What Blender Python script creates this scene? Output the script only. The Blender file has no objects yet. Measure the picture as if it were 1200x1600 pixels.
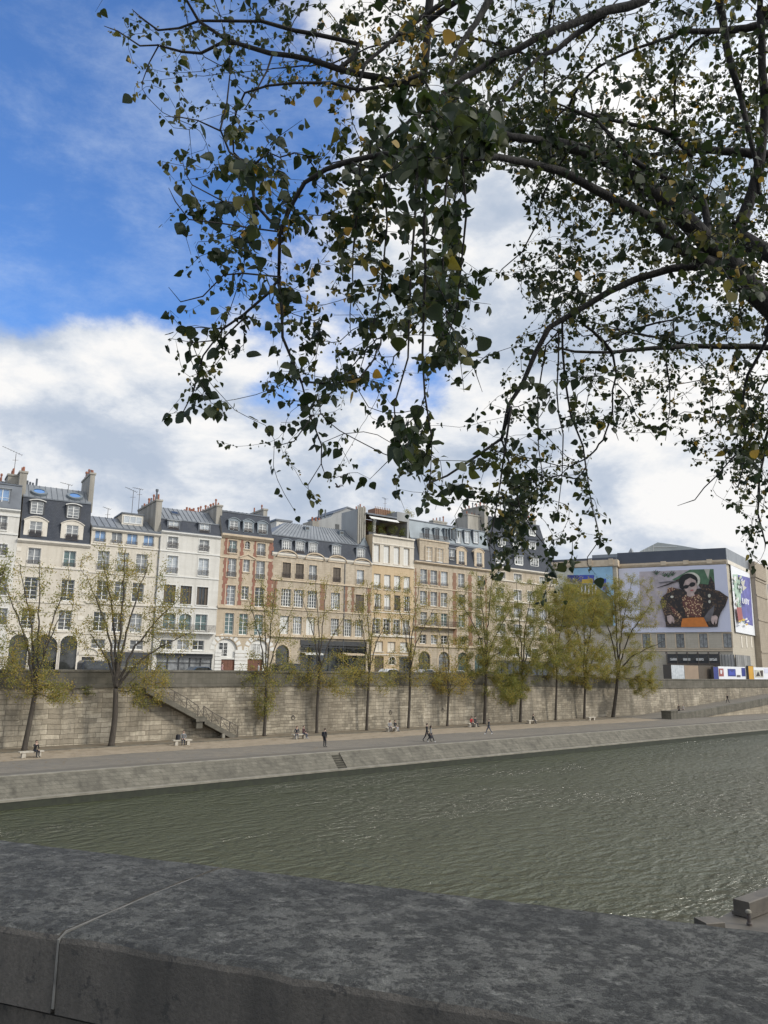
import bpy, math, random
import numpy as np
from mathutils import Vector, Matrix
sc = bpy.context.scene
COL = sc.collection
PI = math.pi
# ------------------------------------------------------------------ camera
FPX, EYE = 1200.0, 9.3
AZ, PITCH, ROLL = math.radians(41), math.radians(11.65), 0.012
F_ = Vector((math.sin(AZ)*math.cos(PITCH), math.cos(AZ)*math.cos(PITCH), math.sin(PITCH)))
R0 = Vector((math.cos(AZ), -math.sin(AZ), 0)); U0 = R0.cross(F_)
R_ = R0*math.cos(ROLL) + U0*math.sin(ROLL); U_ = U0*math.cos(ROLL) - R0*math.sin(ROLL)
CAM = Vector((0, 0, EYE))
def ray(x, y):
    return (F_*FPX + R_*(x-600) + U_*(800-y)).normalized()
def onz(x, y, z):
    d = ray(x, y); return CAM + d*((z-EYE)/d.z)
def onp(x, y, P):
    d = ray(x, y); return CAM + d*(P/d.y)
def at(x, y, dist):
    return CAM + ray(x, y)*dist
def proj(q):
    v = Vector(q)-CAM; k = v.dot(F_); return (600+FPX*v.dot(R_)/k, 800-FPX*v.dot(U_)/k)
cd = bpy.data.cameras.new('camera'); co = bpy.data.objects.new('camera', cd); COL.objects.link(co)
cd.sensor_fit = 'VERTICAL'; cd.sensor_height = 36; cd.lens = 36*FPX/1600; cd.clip_start = 0.05; cd.clip_end = 9000
m = Matrix((R_, U_, -F_)).transposed().to_4x4(); m.translation = CAM
co.matrix_world = m; sc.camera = co

# ------------------------------------------------------------------ object helpers
def tag(o, label=None, cat=None, group=None, kind=None):
    for k, v in (('label', label), ('category', cat), ('group', group), ('kind', kind)):
        if v: o[k] = v
    return o
def empty(name, loc, rz=0.0, label=None, cat=None, group=None):
    o = bpy.data.objects.new(name, None); COL.objects.link(o)
    o.location = loc; o.rotation_euler = (0, 0, rz); o.empty_display_size = 0.2
    return tag(o, label, cat, group)
class MB:
    """collects faces for one mesh"""
    def __init__(s): s.v = []; s.f = []; s.m = []
    def poly(s, pts, m=0):
        i = len(s.v); s.v += [tuple(p) for p in pts]; s.f.append(tuple(range(i, i+len(pts)))); s.m.append(m)
    def box(s, x0, x1, y0, y1, z0, z1, m=0):
        i = len(s.v)
        s.v += [(x0,y0,z0),(x1,y0,z0),(x1,y1,z0),(x0,y1,z0),(x0,y0,z1),(x1,y0,z1),(x1,y1,z1),(x0,y1,z1)]
        for q in ((0,3,2,1),(4,5,6,7),(0,1,5,4),(1,2,6,5),(2,3,7,6),(3,0,4,7)):
            s.f.append(tuple(i+k for k in q)); s.m.append(m)
    def bar(s, a, b, w, h=None, m=0, up=(0,0,1)):
        a = Vector(a); b = Vector(b); h = h or w; d = (b-a).normalized()
        sd = d.cross(Vector(up))
        if sd.length < 1e-4: sd = d.cross(Vector((1,0,0)))
        sd.normalize(); u = sd.cross(d)
        i = len(s.v)
        for p in (a, b):
            for (k, l) in ((-1,-1),(1,-1),(1,1),(-1,1)): s.v.append(tuple(p + sd*(k*w/2) + u*(l*h/2)))
        for q in ((0,1,2,3),(7,6,5,4),(0,4,5,1),(1,5,6,2),(2,6,7,3),(3,7,4,0)):
            s.f.append(tuple(i+k for k in q)); s.m.append(m)
    def tube(s, pts, rad, n=6, m=0, cap=True):
        pts = [Vector(p) for p in pts]
        if not hasattr(rad, '__len__'): rad = [rad]*len(pts)
        i0 = len(s.v); ref = None
        for k, p in enumerate(pts):
            d = (pts[min(k+1, len(pts)-1)] - pts[max(k-1, 0)])
            if d.length < 1e-9: d = Vector((0,0,1))
            d.normalize()
            if ref is None:
                ref = d.cross(Vector((0.31,0.2,0.93)))
                if ref.length < 1e-3: ref = d.cross(Vector((1,0,0)))
            ref = (ref - d*ref.dot(d)).normalized(); b = d.cross(ref)
            for j in range(n):
                a = 2*PI*j/n; s.v.append(tuple(p + (ref*math.cos(a) + b*math.sin(a))*rad[k]))
        for k in range(len(pts)-1):
            for j in range(n):
                a = i0+k*n+j; b2 = i0+k*n+(j+1) % n
                s.f.append((a, b2, b2+n, a+n)); s.m.append(m)
        if cap:
            s.f.append(tuple(i0+j for j in range(n))[::-1]); s.m.append(m)
            e = i0+(len(pts)-1)*n
            s.f.append(tuple(e+j for j in range(n))); s.m.append(m)
    def prism(s, pts, ax, lo, hi, m=0, mside=None):
        """pts: 2-D outline, extruded along axis ax ('x','y','z') from lo to hi"""
        def P(a, b, t):
            return {'x': (t, a, b), 'y': (a, t, b), 'z': (a, b, t)}[ax]
        n = len(pts)
        s.poly([P(a, b, lo) for a, b in pts], m); s.poly([P(a, b, hi) for a, b in pts][::-1], m)
        for k in range(n):
            a, b = pts[k], pts[(k+1) % n]
            s.poly([P(*a, lo), P(*a, hi), P(*b, hi), P(*b, lo)], m if mside is None else mside)
    def build(s, name, mats, parent=None, smooth=False, loc=None, rz=None):
        me = bpy.data.meshes.new(name)
        me.from_pydata(s.v, [], s.f)
        mats = mats if isinstance(mats, (list, tuple)) else [mats]
        for k in mats: me.materials.append(k)
        if len(mats) > 1: me.polygons.foreach_set('material_index', s.m)
        if smooth: me.polygons.foreach_set('use_smooth', [True]*len(s.f))
        me.update()
        o = bpy.data.objects.new(name, me); COL.objects.link(o)
        if parent is not None: o.parent = parent
        if loc is not None: o.location = loc
        if rz is not None: o.rotation_euler = (0, 0, rz)
        return o
def recalc(o):
    import bmesh
    bm = bmesh.new(); bm.from_mesh(o.data); bmesh.ops.remove_doubles(bm, verts=bm.verts, dist=1e-5)
    bmesh.ops.recalc_face_normals(bm, faces=bm.faces); bm.to_mesh(o.data); bm.free()

# ------------------------------------------------------------------ materials
def newmat(name):
    M = bpy.data.materials.new(name); M.use_nodes = True
    nt = M.node_tree; return M, nt, nt.nodes['Principled BSDF']
def N(nt, typ, **kw):
    n = nt.nodes.new(typ)
    for k, v in kw.items():
        if k.startswith('i_'): n.inputs[int(k[2:])].default_value = v
        else: setattr(n, k, v)
    return n
def rgb(c): return (c[0], c[1], c[2], 1)
def mixc(nt, fac, a, b, mode='MIX'):
    n = nt.nodes.new('ShaderNodeMix'); n.data_type = 'RGBA'; n.blend_type = mode
    for s_, v in ((0, fac), (6, a), (7, b)):
        if hasattr(v, 'is_linked'): nt.links.new(v, n.inputs[s_])
        elif s_ == 0: n.inputs[0].default_value = v
        else: n.inputs[s_].default_value = rgb(v)
    return n.outputs[2]
def coords(nt, kind='Object', sc_=(1,1,1)):
    t = N(nt, 'ShaderNodeTexCoord'); mp = N(nt, 'ShaderNodeMapping'); mp.inputs['Scale'].default_value = sc_
    nt.links.new(t.outputs[kind], mp.inputs[0]); return mp.outputs[0]
def noise(nt, vec, scale, detail=4, rough=0.6, lo=0.3, hi=0.7):
    n = N(nt, 'ShaderNodeTexNoise'); n.inputs['Scale'].default_value = scale; n.inputs['Detail'].default_value = detail; n.inputs['Roughness'].default_value = rough
    nt.links.new(vec, n.inputs['Vector'])
    r = N(nt, 'ShaderNodeMapRange'); r.inputs['From Min'].default_value = lo; r.inputs['From Max'].default_value = hi
    nt.links.new(n.outputs['Fac'], r.inputs['Value']); return r.outputs[0]
def bump(nt, bsdf, h, strength=0.4, dist=0.02):
    b = N(nt, 'ShaderNodeBump'); b.inputs['Strength'].default_value = strength; b.inputs['Distance'].default_value = dist
    nt.links.new(h, b.inputs['Height']); nt.links.new(b.outputs[0], bsdf.inputs['Normal'])
def mul(nt, a, k):
    n = N(nt, 'ShaderNodeMath', operation='MULTIPLY'); nt.links.new(a, n.inputs[0])
    if hasattr(k, 'is_linked'): nt.links.new(k, n.inputs[1])
    else: n.inputs[1].default_value = k
    return n.outputs[0]
def plain(name, c, rough=0.7, c2=None, scale=3.0, metal=0, amt=0.5, spec=None, stretch=(1,1,1), bmp=0.0):
    M, nt, b = newmat(name)
    b.inputs['Roughness'].default_value = rough; b.inputs['Metallic'].default_value = metal
    if spec is not None: b.inputs['Specular IOR Level'].default_value = spec
    v = coords(nt, 'Object', stretch)
    c2 = c2 or tuple(x*0.7 for x in c)
    f1 = noise(nt, v, scale)
    nt.links.new(mixc(nt, mul(nt, f1, amt*2 if amt < .5 else 1), c, c2), b.inputs['Base Color'])
    if bmp: bump(nt, b, f1, bmp, 0.02)
    return M
def ashlar(name, c1, c2, mortar, bw=1.0, rh=0.4, ms=0.012, stain=(0.1,0.09,0.07), samt=0.5, dirt=None, bmp=0.35, streak=0.5, offs=0.5, sscale=0.25):
    """coursed stone or brick, in object x (+y) and z"""
    M, nt, b = newmat(name); b.inputs['Roughness'].default_value = 0.88; b.inputs['Specular IOR Level'].default_value = 0.2
    t = N(nt, 'ShaderNodeTexCoord'); s = N(nt, 'ShaderNodeSeparateXYZ'); nt.links.new(t.outputs['Object'], s.inputs[0])
    ad = N(nt, 'ShaderNodeMath', operation='ADD'); nt.links.new(s.outputs[0], ad.inputs[0]); nt.links.new(s.outputs[1], ad.inputs[1])
    cb = N(nt, 'ShaderNodeCombineXYZ'); nt.links.new(ad.outputs[0], cb.inputs[0]); nt.links.new(s.outputs[2], cb.inputs[1])
    br = N(nt, 'ShaderNodeTexBrick'); br.offset = offs
    nt.links.new(cb.outputs[0], br.inputs['Vector'])
    for k, v in (('Color1', rgb(c1)), ('Color2', rgb(c2)), ('Mortar', rgb(mortar)), ('Scale', 1.0), ('Mortar Size', ms), ('Mortar Smooth', 0.3), ('Bias', 0.0), ('Brick Width', bw), ('Row Height', rh)):
        br.inputs[k].default_value = v
    v3 = coords(nt, 'Object')
    big = noise(nt, v3, sscale, 5, 0.65, 0.38, 0.68)
    fine = noise(nt, v3, 2.6, 6, 0.7, 0.3, 0.75)
    st = noise(nt, coords(nt, 'Object', (1.6, 1.6, 0.12)), 1.0, 5, 0.6, 0.48, 0.72)
    c = mixc(nt, mul(nt, fine, 0.35), br.outputs['Color'], tuple(x*0.75 for x in c2))
    c = mixc(nt, mul(nt, big, samt), c, stain)
    c = mixc(nt, mul(nt, st, streak), c, tuple(x*0.8 for x in stain))
    nt.links.new(c, b.inputs['Base Color'])
    inv = N(nt, 'ShaderNodeMath', operation='MULTIPLY_ADD'); nt.links.new(br.outputs['Fac'], inv.inputs[0]); inv.inputs[1].default_value = -1.0
    nt.links.new(fine, inv.inputs[2])
    bump(nt, b, inv.outputs[0], bmp, 0.03)
    return M

MT = {}
def quay_mat():
    M, nt, b = newmat('quay_wall_stone'); b.inputs['Roughness'].default_value = 0.9; b.inputs['Specular IOR Level'].default_value = 0.2
    t = N(nt, 'ShaderNodeTexCoord'); s = N(nt, 'ShaderNodeSeparateXYZ'); nt.links.new(t.outputs['Object'], s.inputs[0])
    v3 = coords(nt, 'Object'); wob = noise(nt, v3, 0.7, 2, 0.5, 0.0, 1.0)
    zz = N(nt, 'ShaderNodeMath', operation='MULTIPLY_ADD'); nt.links.new(wob, zz.inputs[0]); zz.inputs[1].default_value = 0.22; nt.links.new(s.outputs[2], zz.inputs[2])
    cb = N(nt, 'ShaderNodeCombineXYZ'); nt.links.new(s.outputs[0], cb.inputs[0]); nt.links.new(zz.outputs[0], cb.inputs[1])
    outs = []
    for (bw, rh, fr, c1, c2) in ((1.25,0.46,3,(0.60,0.535,0.42),(0.31,0.272,0.21)), (0.78,0.33,2,(0.55,0.49,0.38),(0.27,0.235,0.18))):
        br = N(nt, 'ShaderNodeTexBrick'); br.offset_frequency = fr; br.squash = 1.35; br.squash_frequency = 3; nt.links.new(cb.outputs[0], br.inputs['Vector'])
        for k, v in (('Color1', rgb(c1)), ('Color2', rgb(c2)), ('Mortar', (0.13,0.11,0.08,1)), ('Scale', 1.0), ('Mortar Size', 0.02), ('Mortar Smooth', 0.5), ('Bias', -0.1), ('Brick Width', bw), ('Row Height', rh)): br.inputs[k].default_value = v
        outs.append(br)
    reg = N(nt, 'ShaderNodeMapRange'); nz = N(nt, 'ShaderNodeTexNoise'); nz.inputs['Scale'].default_value = 0.16; nz.inputs['Detail'].default_value = 1; nt.links.new(v3, nz.inputs['Vector'])
    reg.inputs['From Min'].default_value = 0.48; reg.inputs['From Max'].default_value = 0.52; nt.links.new(nz.outputs['Fac'], reg.inputs['Value'])
    c = mixc(nt, reg.outputs[0], outs[0].outputs['Color'], outs[1].outputs['Color']); fm = N(nt, 'ShaderNodeMix'); nt.links.new(reg.outputs[0], fm.inputs[0]); nt.links.new(outs[0].outputs['Fac'], fm.inputs[2]); nt.links.new(outs[1].outputs['Fac'], fm.inputs[3])
    fine = noise(nt, v3, 3.2, 6, 0.75, 0.3, 0.72); med = noise(nt, v3, 0.55, 5, 0.7, 0.42, 0.68); big = noise(nt, v3, 0.12, 4, 0.6, 0.40, 0.62)
    st = noise(nt, coords(nt, 'Object', (1.3, 1.3, 0.10)), 1.0, 6, 0.65, 0.46, 0.70)
    c = mixc(nt, mul(nt, fine, 0.45), c, (0.20,0.17,0.125)); c = mixc(nt, mul(nt, med, 0.7), c, (0.15,0.132,0.10)); c = mixc(nt, mul(nt, big, 0.6), c, (0.15,0.13,0.10)); c = mixc(nt, mul(nt, st, 0.65), c, (0.115,0.105,0.085))
    lich = noise(nt, v3, 1.1, 6, 0.75, 0.60, 0.72); c = mixc(nt, mul(nt, lich, 0.55), c, (0.66,0.59,0.46))
    nt.links.new(c, b.inputs['Base Color'])
    h = N(nt, 'ShaderNodeMath', operation='MULTIPLY_ADD'); nt.links.new(fm.outputs[0], h.inputs[0]); h.inputs[1].default_value = -1.2; nt.links.new(fine, h.inputs[2]); bump(nt, b, h.outputs[0], 0.8, 0.05)
    return M
MT['quay_wall'] = quay_mat()
MT['quay_stone'] = ashlar('quay_stone', (0.47,0.41,0.31), (0.33,0.285,0.215), (0.16,0.135,0.10), 1.15, 0.42, 0.016, (0.17,0.145,0.11), 0.6, streak=0.45, bmp=0.6)
MT['parapet_stone'] = ashlar('parapet_stone', (0.19,0.175,0.145), (0.14,0.13,0.105), (0.09,0.08,0.065), 1.8, 0.55, 0.012, (0.075,0.07,0.055), 0.7, bmp=0.4)
MT['slope_stone'] = ashlar('slope_stone', (0.195,0.182,0.148), (0.15,0.139,0.112), (0.10,0.094,0.075), 0.55, 0.24, 0.014, (0.085,0.08,0.066), 0.7, bmp=0.5, streak=0.8, sscale=0.5)
MT['lip_stone'] = plain('lip_stone', (0.27,0.25,0.205), 0.85, (0.15,0.14,0.11), 1.2)
MT['algae'] = plain('algae_stone', (0.030,0.036,0.018), 0.6, (0.014,0.016,0.010), 2.0)
MT['gravel'] = plain('gravel', (0.31,0.255,0.185), 0.95, (0.21,0.17,0.12), 0.9, bmp=0.3)
MT['earth'] = plain('earth', (0.19,0.155,0.11), 0.95, (0.12,0.10,0.07), 0.8, bmp=0.4)
MT['setts'] = ashlar('setts', (0.235,0.21,0.172), (0.18,0.16,0.132), (0.125,0.112,0.092), 0.22, 0.16, 0.02, (0.13,0.125,0.115), 0.5)
MT['asphalt'] = plain('asphalt', (0.06,0.06,0.06), 0.9, (0.045,0.045,0.045), 1.0)
MT['iron'] = plain('iron', (0.045,0.045,0.045), 0.55, (0.09,0.06,0.045), 5.0)
MT['rail_iron'] = plain('rail_iron', (0.07,0.065,0.058), 0.6, (0.10,0.08,0.06), 5.0)
MT['white_paint'] = plain('white_paint', (0.78,0.78,0.75), 0.5, (0.66,0.66,0.63), 2.0)
MT['slate'] = ashlar('slate', (0.072,0.08,0.098), (0.055,0.062,0.077), (0.04,0.045,0.055), 0.3, 0.2, 0.02, (0.10,0.105,0.115), 0.4, bmp=0.2)
MT['zinc'] = plain('zinc', (0.27,0.285,0.30), 0.5, (0.19,0.205,0.22), 0.5, metal=0.35, stretch=(1,1,0.3))
MT['zinc_dark'] = plain('zinc_dark', (0.14,0.155,0.175), 0.5, (0.10,0.11,0.125), 0.6, metal=0.3)
MT['zinc_blue'] = plain('zinc_blue', (0.20,0.235,0.26), 0.5, (0.15,0.175,0.195), 0.6, metal=0.3)
MT['terracotta'] = plain('terracotta', (0.35,0.14,0.08), 0.8, (0.22,0.09,0.06), 3.0)
MT['render'] = plain('chimney_render', (0.40,0.375,0.325), 0.9, (0.24,0.225,0.195), 0.7, stretch=(1.5,1.5,0.3))
MT['render_grey'] = plain('grey_render', (0.36,0.37,0.365), 0.9, (0.26,0.265,0.265), 0.4, stretch=(1.5,1.5,0.3))
def glass(name, c, rough=0.06, c2=None, scale=1.5):
    M, nt, b = newmat(name); b.inputs['Roughness'].default_value = rough; b.inputs['Specular IOR Level'].default_value = 0.7
    nt.links.new(mixc(nt, noise(nt, coords(nt, 'Object'), scale, 2), c, c2 or tuple(x*0.4 for x in c)), b.inputs['Base Color'])
    return M
MT['glass_dark'] = glass('window_glass_dark', (0.045,0.048,0.045))
MT['glass_mid'] = glass('window_glass_curtained', (0.30,0.31,0.31), 0.1, (0.08,0.085,0.09), 1.1)
MT['glass_light'] = glass('window_glass_net', (0.50,0.53,0.55), 0.12, (0.28,0.31,0.33))
MT['glass_sky'] = glass('window_glass_sky_tint', (0.20,0.33,0.52), 0.06, (0.14,0.24,0.42))  # blue sky reflection put into the pane colour
MT['glass_teal'] = glass('window_glass_teal', (0.13,0.20,0.19), 0.06, (0.05,0.07,0.07))
MT['skylight'] = glass('skylight_glass', (0.06,0.17,0.42), 0.05, (0.07,0.21,0.48))
MT['shutter_white'] = plain('shutter_white', (0.66,0.66,0.63), 0.6, (0.58,0.58,0.55), 2.0)
MT['shutter_brown'] = plain('shutter_brown', (0.10,0.078,0.056), 0.6, (0.07,0.055,0.04), 2.0)
MT['wood_brown'] = plain('wood_brown', (0.18,0.075,0.045), 0.5, (0.12,0.05,0.03), 2.0)
MT['dark_paint'] = plain('dark_paint', (0.05,0.053,0.055), 0.5, (0.035,0.036,0.04), 2.0)
MT['white_stone'] = ashlar('white_stone', (0.675,0.655,0.605), (0.635,0.615,0.565), (0.56,0.54,0.495), 1.2, 0.45, 0.006, (0.48,0.46,0.41), 0.4, bmp=0.15, streak=0.45)
MT['cream_stone'] = ashlar('cream_stone', (0.665,0.615,0.525), (0.625,0.575,0.487), (0.58,0.53,0.45), 1.2, 0.45, 0.008, (0.46,0.41,0.335), 0.4, bmp=0.15, streak=0.45)
MT['trim_stone'] = plain('trim_stone', (0.70,0.655,0.57), 0.85, (0.58,0.53,0.45), 0.8)
MT['trim_white'] = plain('trim_white', (0.72,0.71,0.67), 0.85, (0.60,0.59,0.55), 0.8)
MT['tan_stone'] = ashlar('tan_stone', (0.55,0.465,0.35), (0.50,0.42,0.315), (0.40,0.33,0.24), 0.9, 0.42, 0.01, (0.36,0.285,0.20), 0.45, bmp=0.2, streak=0.5)
MT['trim_tan'] = plain('trim_tan', (0.60,0.50,0.37), 0.85, (0.46,0.37,0.265), 0.8)
MT['pale_stone'] = ashlar('pale_stone', (0.56,0.485,0.38), (0.47,0.40,0.31), (0.34,0.28,0.205), 0.7, 0.34, 0.012, (0.32,0.265,0.19), 0.55, bmp=0.3, streak=0.55)
MT['orange_stone'] = ashlar('orange_stone', (0.59,0.46,0.30), (0.55,0.425,0.275), (0.46,0.355,0.23), 1.2, 0.42, 0.008, (0.42,0.31,0.185), 0.4, bmp=0.1, streak=0.45)
MT['brick'] = ashlar('brick', (0.33,0.135,0.095), (0.25,0.10,0.075), (0.36,0.27,0.20), 0.24, 0.09, 0.012, (0.20,0.10,0.075), 0.35, bmp=0.2, streak=0.2)
MT['brick_brown'] = ashlar('brick_brown', (0.30,0.165,0.11), (0.235,0.125,0.085), (0.33,0.25,0.18), 0.24, 0.09, 0.012, (0.2,0.12,0.08), 0.35, bmp=0.2, streak=0.2)
MT['museum_stone'] = ashlar('museum_stone', (0.50,0.455,0.37), (0.46,0.415,0.335), (0.33,0.295,0.235), 1.6, 0.62, 0.02, (0.34,0.305,0.25), 0.4, bmp=0.2, streak=0.3)
MT['banner'] = plain('banner_vinyl', (0.60,0.61,0.72), 0.6, (0.57,0.58,0.685), 0.2)
MT['banner_white'] = plain('banner_white', (0.74,0.75,0.77), 0.6, (0.70,0.71,0.73), 0.2)

# ------------------------------------------------------------------ world: sky and clouds
SUN_AZ, SUN_EL = math.radians(150), math.radians(36)
w = bpy.data.worlds.new('World'); sc.world = w; w.use_nodes = True
nt = w.node_tree; bg = nt.nodes['Background']
sky = N(nt, 'ShaderNodeTexSky'); sky.sky_type = 'NISHITA'; sky.sun_disc = False
sky.sun_elevation = SUN_EL; sky.sun_rotation = SUN_AZ; sky.altitude = 100; sky.air_density = 1.0; sky.dust_density = 0.6; sky.ozone_density = 2.0
tc = N(nt, 'ShaderNodeTexCoord')
def wnoise(scale, detail, rough, off=(0,0,0), stretch=(1,1,1.8), dist=0.0):
    mp = N(nt, 'ShaderNodeMapping'); mp.inputs['Location'].default_value = off; mp.inputs['Scale'].default_value = stretch
    nt.links.new(tc.outputs['Generated'], mp.inputs[0])
    n = N(nt, 'ShaderNodeTexNoise'); n.inputs['Scale'].default_value = scale; n.inputs['Detail'].default_value = detail; n.inputs['Roughness'].default_value = rough
    n.inputs['Distortion'].default_value = dist
    nt.links.new(mp.outputs[0], n.inputs['Vector']); return n.outputs['Fac']
def M2(op, a, b_, c=None):
    n = N(nt, 'ShaderNodeMath', operation=op)
    for i, v in enumerate((a, b_, c)):
        if v is None: continue
        if hasattr(v, 'is_linked'): nt.links.new(v, n.inputs[i])
        else: n.inputs[i].default_value = v
    return n.outputs[0]
def ramp(v, a, b_, lo=0.0, hi=1.0, smooth=True):
    n = N(nt, 'ShaderNodeMapRange'); n.interpolation_type = 'SMOOTHSTEP' if smooth else 'LINEAR'
    for k, x in (('From Min', a), ('From Max', b_), ('To Min', lo), ('To Max', hi)): n.inputs[k].default_value = x
    nt.links.new(v, n.inputs['Value']); return n.outputs[0]
def blob(x, y, r_px, soft=0.5):
    """1 inside a cone of sky about a direction, fading to 0 outside"""
    d = ray(x, y); r = math.atan(r_px/1200.0)
    dp = N(nt, 'ShaderNodeVectorMath', operation='DOT_PRODUCT'); dp.inputs[1].default_value = d
    nt.links.new(tc.outputs['Generated'], dp.inputs[0])
    return ramp(dp.outputs['Value'], math.cos(r), math.cos(r*soft))
def add_all(L):
    o = L[0]
    for q in L[1:]: o = M2('ADD', o, q)
    return o
off = (3.1, 1.7, 0.4)
n1 = wnoise(4.2, 9, 0.62, off, dist=0.15)
n1s = wnoise(4.2, 7, 0.6, (off[0]-0.035, off[1]+0.04, off[2]-0.085), dist=0.15)
n2 = wnoise(1.7, 4, 0.5, (7.3, 2.2, 1.0))
cl = [M2('MULTIPLY_ADD', n1, 2.2, -1.1+0.57), M2('MULTIPLY_ADD', n2, 0.5, -0.25)]
BLOBS = [(-60,120,430,-0.95),(110,290,250,-0.75),(380,150,280,-0.60),(640,605,90,-0.48),(722,600,95,-0.46),(425,640,70,-0.50),(290,480,80,-0.25),(560,560,70,-.3),
         (60,620,260,0.55),(250,660,250,0.30),(340,720,220,0.45),(600,760,300,0.35),(1000,600,420,0.55),(950,200,420,0.42),(650,330,200,0.2),(1170,812,60,-0.35)]
for (x, y, r, k) in BLOBS: cl.append(M2('MULTIPLY', blob(x, y, r, 0.25), k))
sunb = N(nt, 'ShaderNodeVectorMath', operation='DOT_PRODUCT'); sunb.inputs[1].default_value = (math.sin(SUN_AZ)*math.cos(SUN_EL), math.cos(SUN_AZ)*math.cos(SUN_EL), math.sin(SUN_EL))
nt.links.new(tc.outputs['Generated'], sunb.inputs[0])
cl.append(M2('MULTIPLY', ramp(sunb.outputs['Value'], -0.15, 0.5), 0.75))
dens = add_all(cl)
cov = ramp(dens, 0.22, 0.80)
shade = M2('SUBTRACT', n1, n1s)
n3 = wnoise(2.6, 6, 0.6, (2.0, 9.1, 4.0), (1,1,2.4), 0.2)
t = add_all([M2('MULTIPLY_ADD', shade, 3.3, 0.60), M2('MULTIPLY_ADD', n3, 1.5, -0.75)])
for (x, y, r, k) in ((40,660,300,-0.14),(470,840,260,-0.18),(350,705,95,0.34),(590,668,105,0.34),(1300,820,420,0.28),(250,520,160,0.15)):
    t = M2('ADD', t, M2('MULTIPLY', blob(x, y, r, 0.0), k))
cr = N(nt, 'ShaderNodeValToRGB'); nt.links.new(t, cr.inputs[0]); e = cr.color_ramp.elements
e[0].position = 0.0; e[0].color = (3.0/10,3.5/10,4.3/10,1); e[1].position = 1.0; e[1].color = (.61,.605,.60,1)
q = e.new(0.35); q.color = (.37,.41,.475,1); q = e.new(0.65); q.color = (.50,.52,.55,1)
gain = M2('MULTIPLY_ADD', ramp(sunb.outputs['Value'], 0.2, 1.0), 9.0, 10.0)  # extra cloud brightness toward the sun, behind the camera, added to light the facades
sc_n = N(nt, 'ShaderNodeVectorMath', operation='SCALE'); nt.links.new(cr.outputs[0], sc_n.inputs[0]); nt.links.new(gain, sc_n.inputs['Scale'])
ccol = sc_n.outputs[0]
skyb = mixc(nt, 1.0, sky.outputs[0], (0.68, 1.00, 1.42), 'MULTIPLY')
wisp = M2('MULTIPLY', ramp(wnoise(3.2, 8, 0.68, (1,5,2), (1,1,2.2), 0.25), 0.40, 0.85), 0.55)
skyb = mixc(nt, wisp, skyb, (4.6, 5.3, 6.2))
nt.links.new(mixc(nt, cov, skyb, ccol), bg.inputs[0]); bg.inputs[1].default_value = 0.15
sl = bpy.data.lights.new('sun', 'SUN'); so = bpy.data.objects.new('sun', sl); COL.objects.link(so)
sl.energy = 2.1; sl.angle = math.radians(7); sl.color = (1.0, 0.935, 0.83)
sd = Vector((math.sin(SUN_AZ)*math.cos(SUN_EL), math.cos(SUN_AZ)*math.cos(SUN_EL), math.sin(SUN_EL)))
so.rotation_euler = sd.to_track_quat('Z', 'Y').to_euler()
sc.view_settings.view_transform = 'Standard'; sc.view_settings.look = 'None'; sc.view_settings.exposure = 0.08; sc.view_settings.gamma = 1
sc.cycles.use_denoising = True; sc.cycles.max_bounces = 6; sc.cycles.transparent_max_bounces = 8
sc.cycles.sample_clamp_indirect = 6
for k, c in dict(p_pink=(.52,.46,.48), p_green=(.10,.20,.11), p_dark=(.022,.020,.022), p_skin=(.55,.42,.38), p_hair=(.012,.011,.012), p_orange=(.62,.20,.035), p_pale=(.62,.60,.50), p_grey=(.16,.15,.16), p_lip=(.4,.10,.10),
              p_violet=(.14,.14,.42), p_mint=(.45,.60,.48), p_white=(.75,.76,.78), p_rust=(.33,.09,.08), p_yellow=(.62,.42,.06), p_sky=(.30,.50,.66), p_navy=(.03,.045,.22), p_blue=(.05,.08,.42), p_olive=(.17,.16,.06), p_orange2=(.62,.33,.03), p_tan=(.30,.22,.15)).items():
    MT[k] = plain(k.replace('p_', 'print_'), c, 0.6, tuple(x*(.55 if k in ('p_pink','p_green','p_skin','p_pale','p_grey','p_mint','p_violet') else .78) for x in c), 0.8 if k in ('p_skin','p_orange') else .45)
def spots(name, a, b, c, sc_):
    M, nt, bs = newmat(name); bs.inputs['Roughness'].default_value = .6
    v = N(nt, 'ShaderNodeTexVoronoi'); v.inputs['Scale'].default_value = sc_; nt.links.new(coords(nt), v.inputs['Vector'])
    r = N(nt, 'ShaderNodeMapRange'); r.inputs['From Min'].default_value = .32; r.inputs['From Max'].default_value = .4; nt.links.new(v.outputs['Distance'], r.inputs['Value'])
    f_ = noise(nt, coords(nt), .6, 3); nt.links.new(mixc(nt, r.outputs[0], a, mixc(nt, f_, b, c)), bs.inputs['Base Color']); return M
MT['p_leopard'] = spots('print_leopard', (.55,.38,.22), (.05,.03,.02), (.16,.05,.04), 2.2)
MT['p_leopard2'] = spots('print_leopard_dark', (.22,.14,.08), (.03,.022,.02), (.05,.03,.02), 2.6)
MT['slate_cloth'] = plain('dark_grey_sheeting', (.075,.085,.11), .7, (.06,.07,.09), .3)
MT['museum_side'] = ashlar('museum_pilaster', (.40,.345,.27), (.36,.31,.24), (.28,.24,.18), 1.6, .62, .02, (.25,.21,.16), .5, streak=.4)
MT['glass_roof'] = plain('glazed_roof_panels', (.42,.44,.42), .4, (.34,.36,.345), .5)
MT['drape'] = plain('drape_cloth', (.36,.355,.34), .9, (.28,.275,.26), .6)

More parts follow.
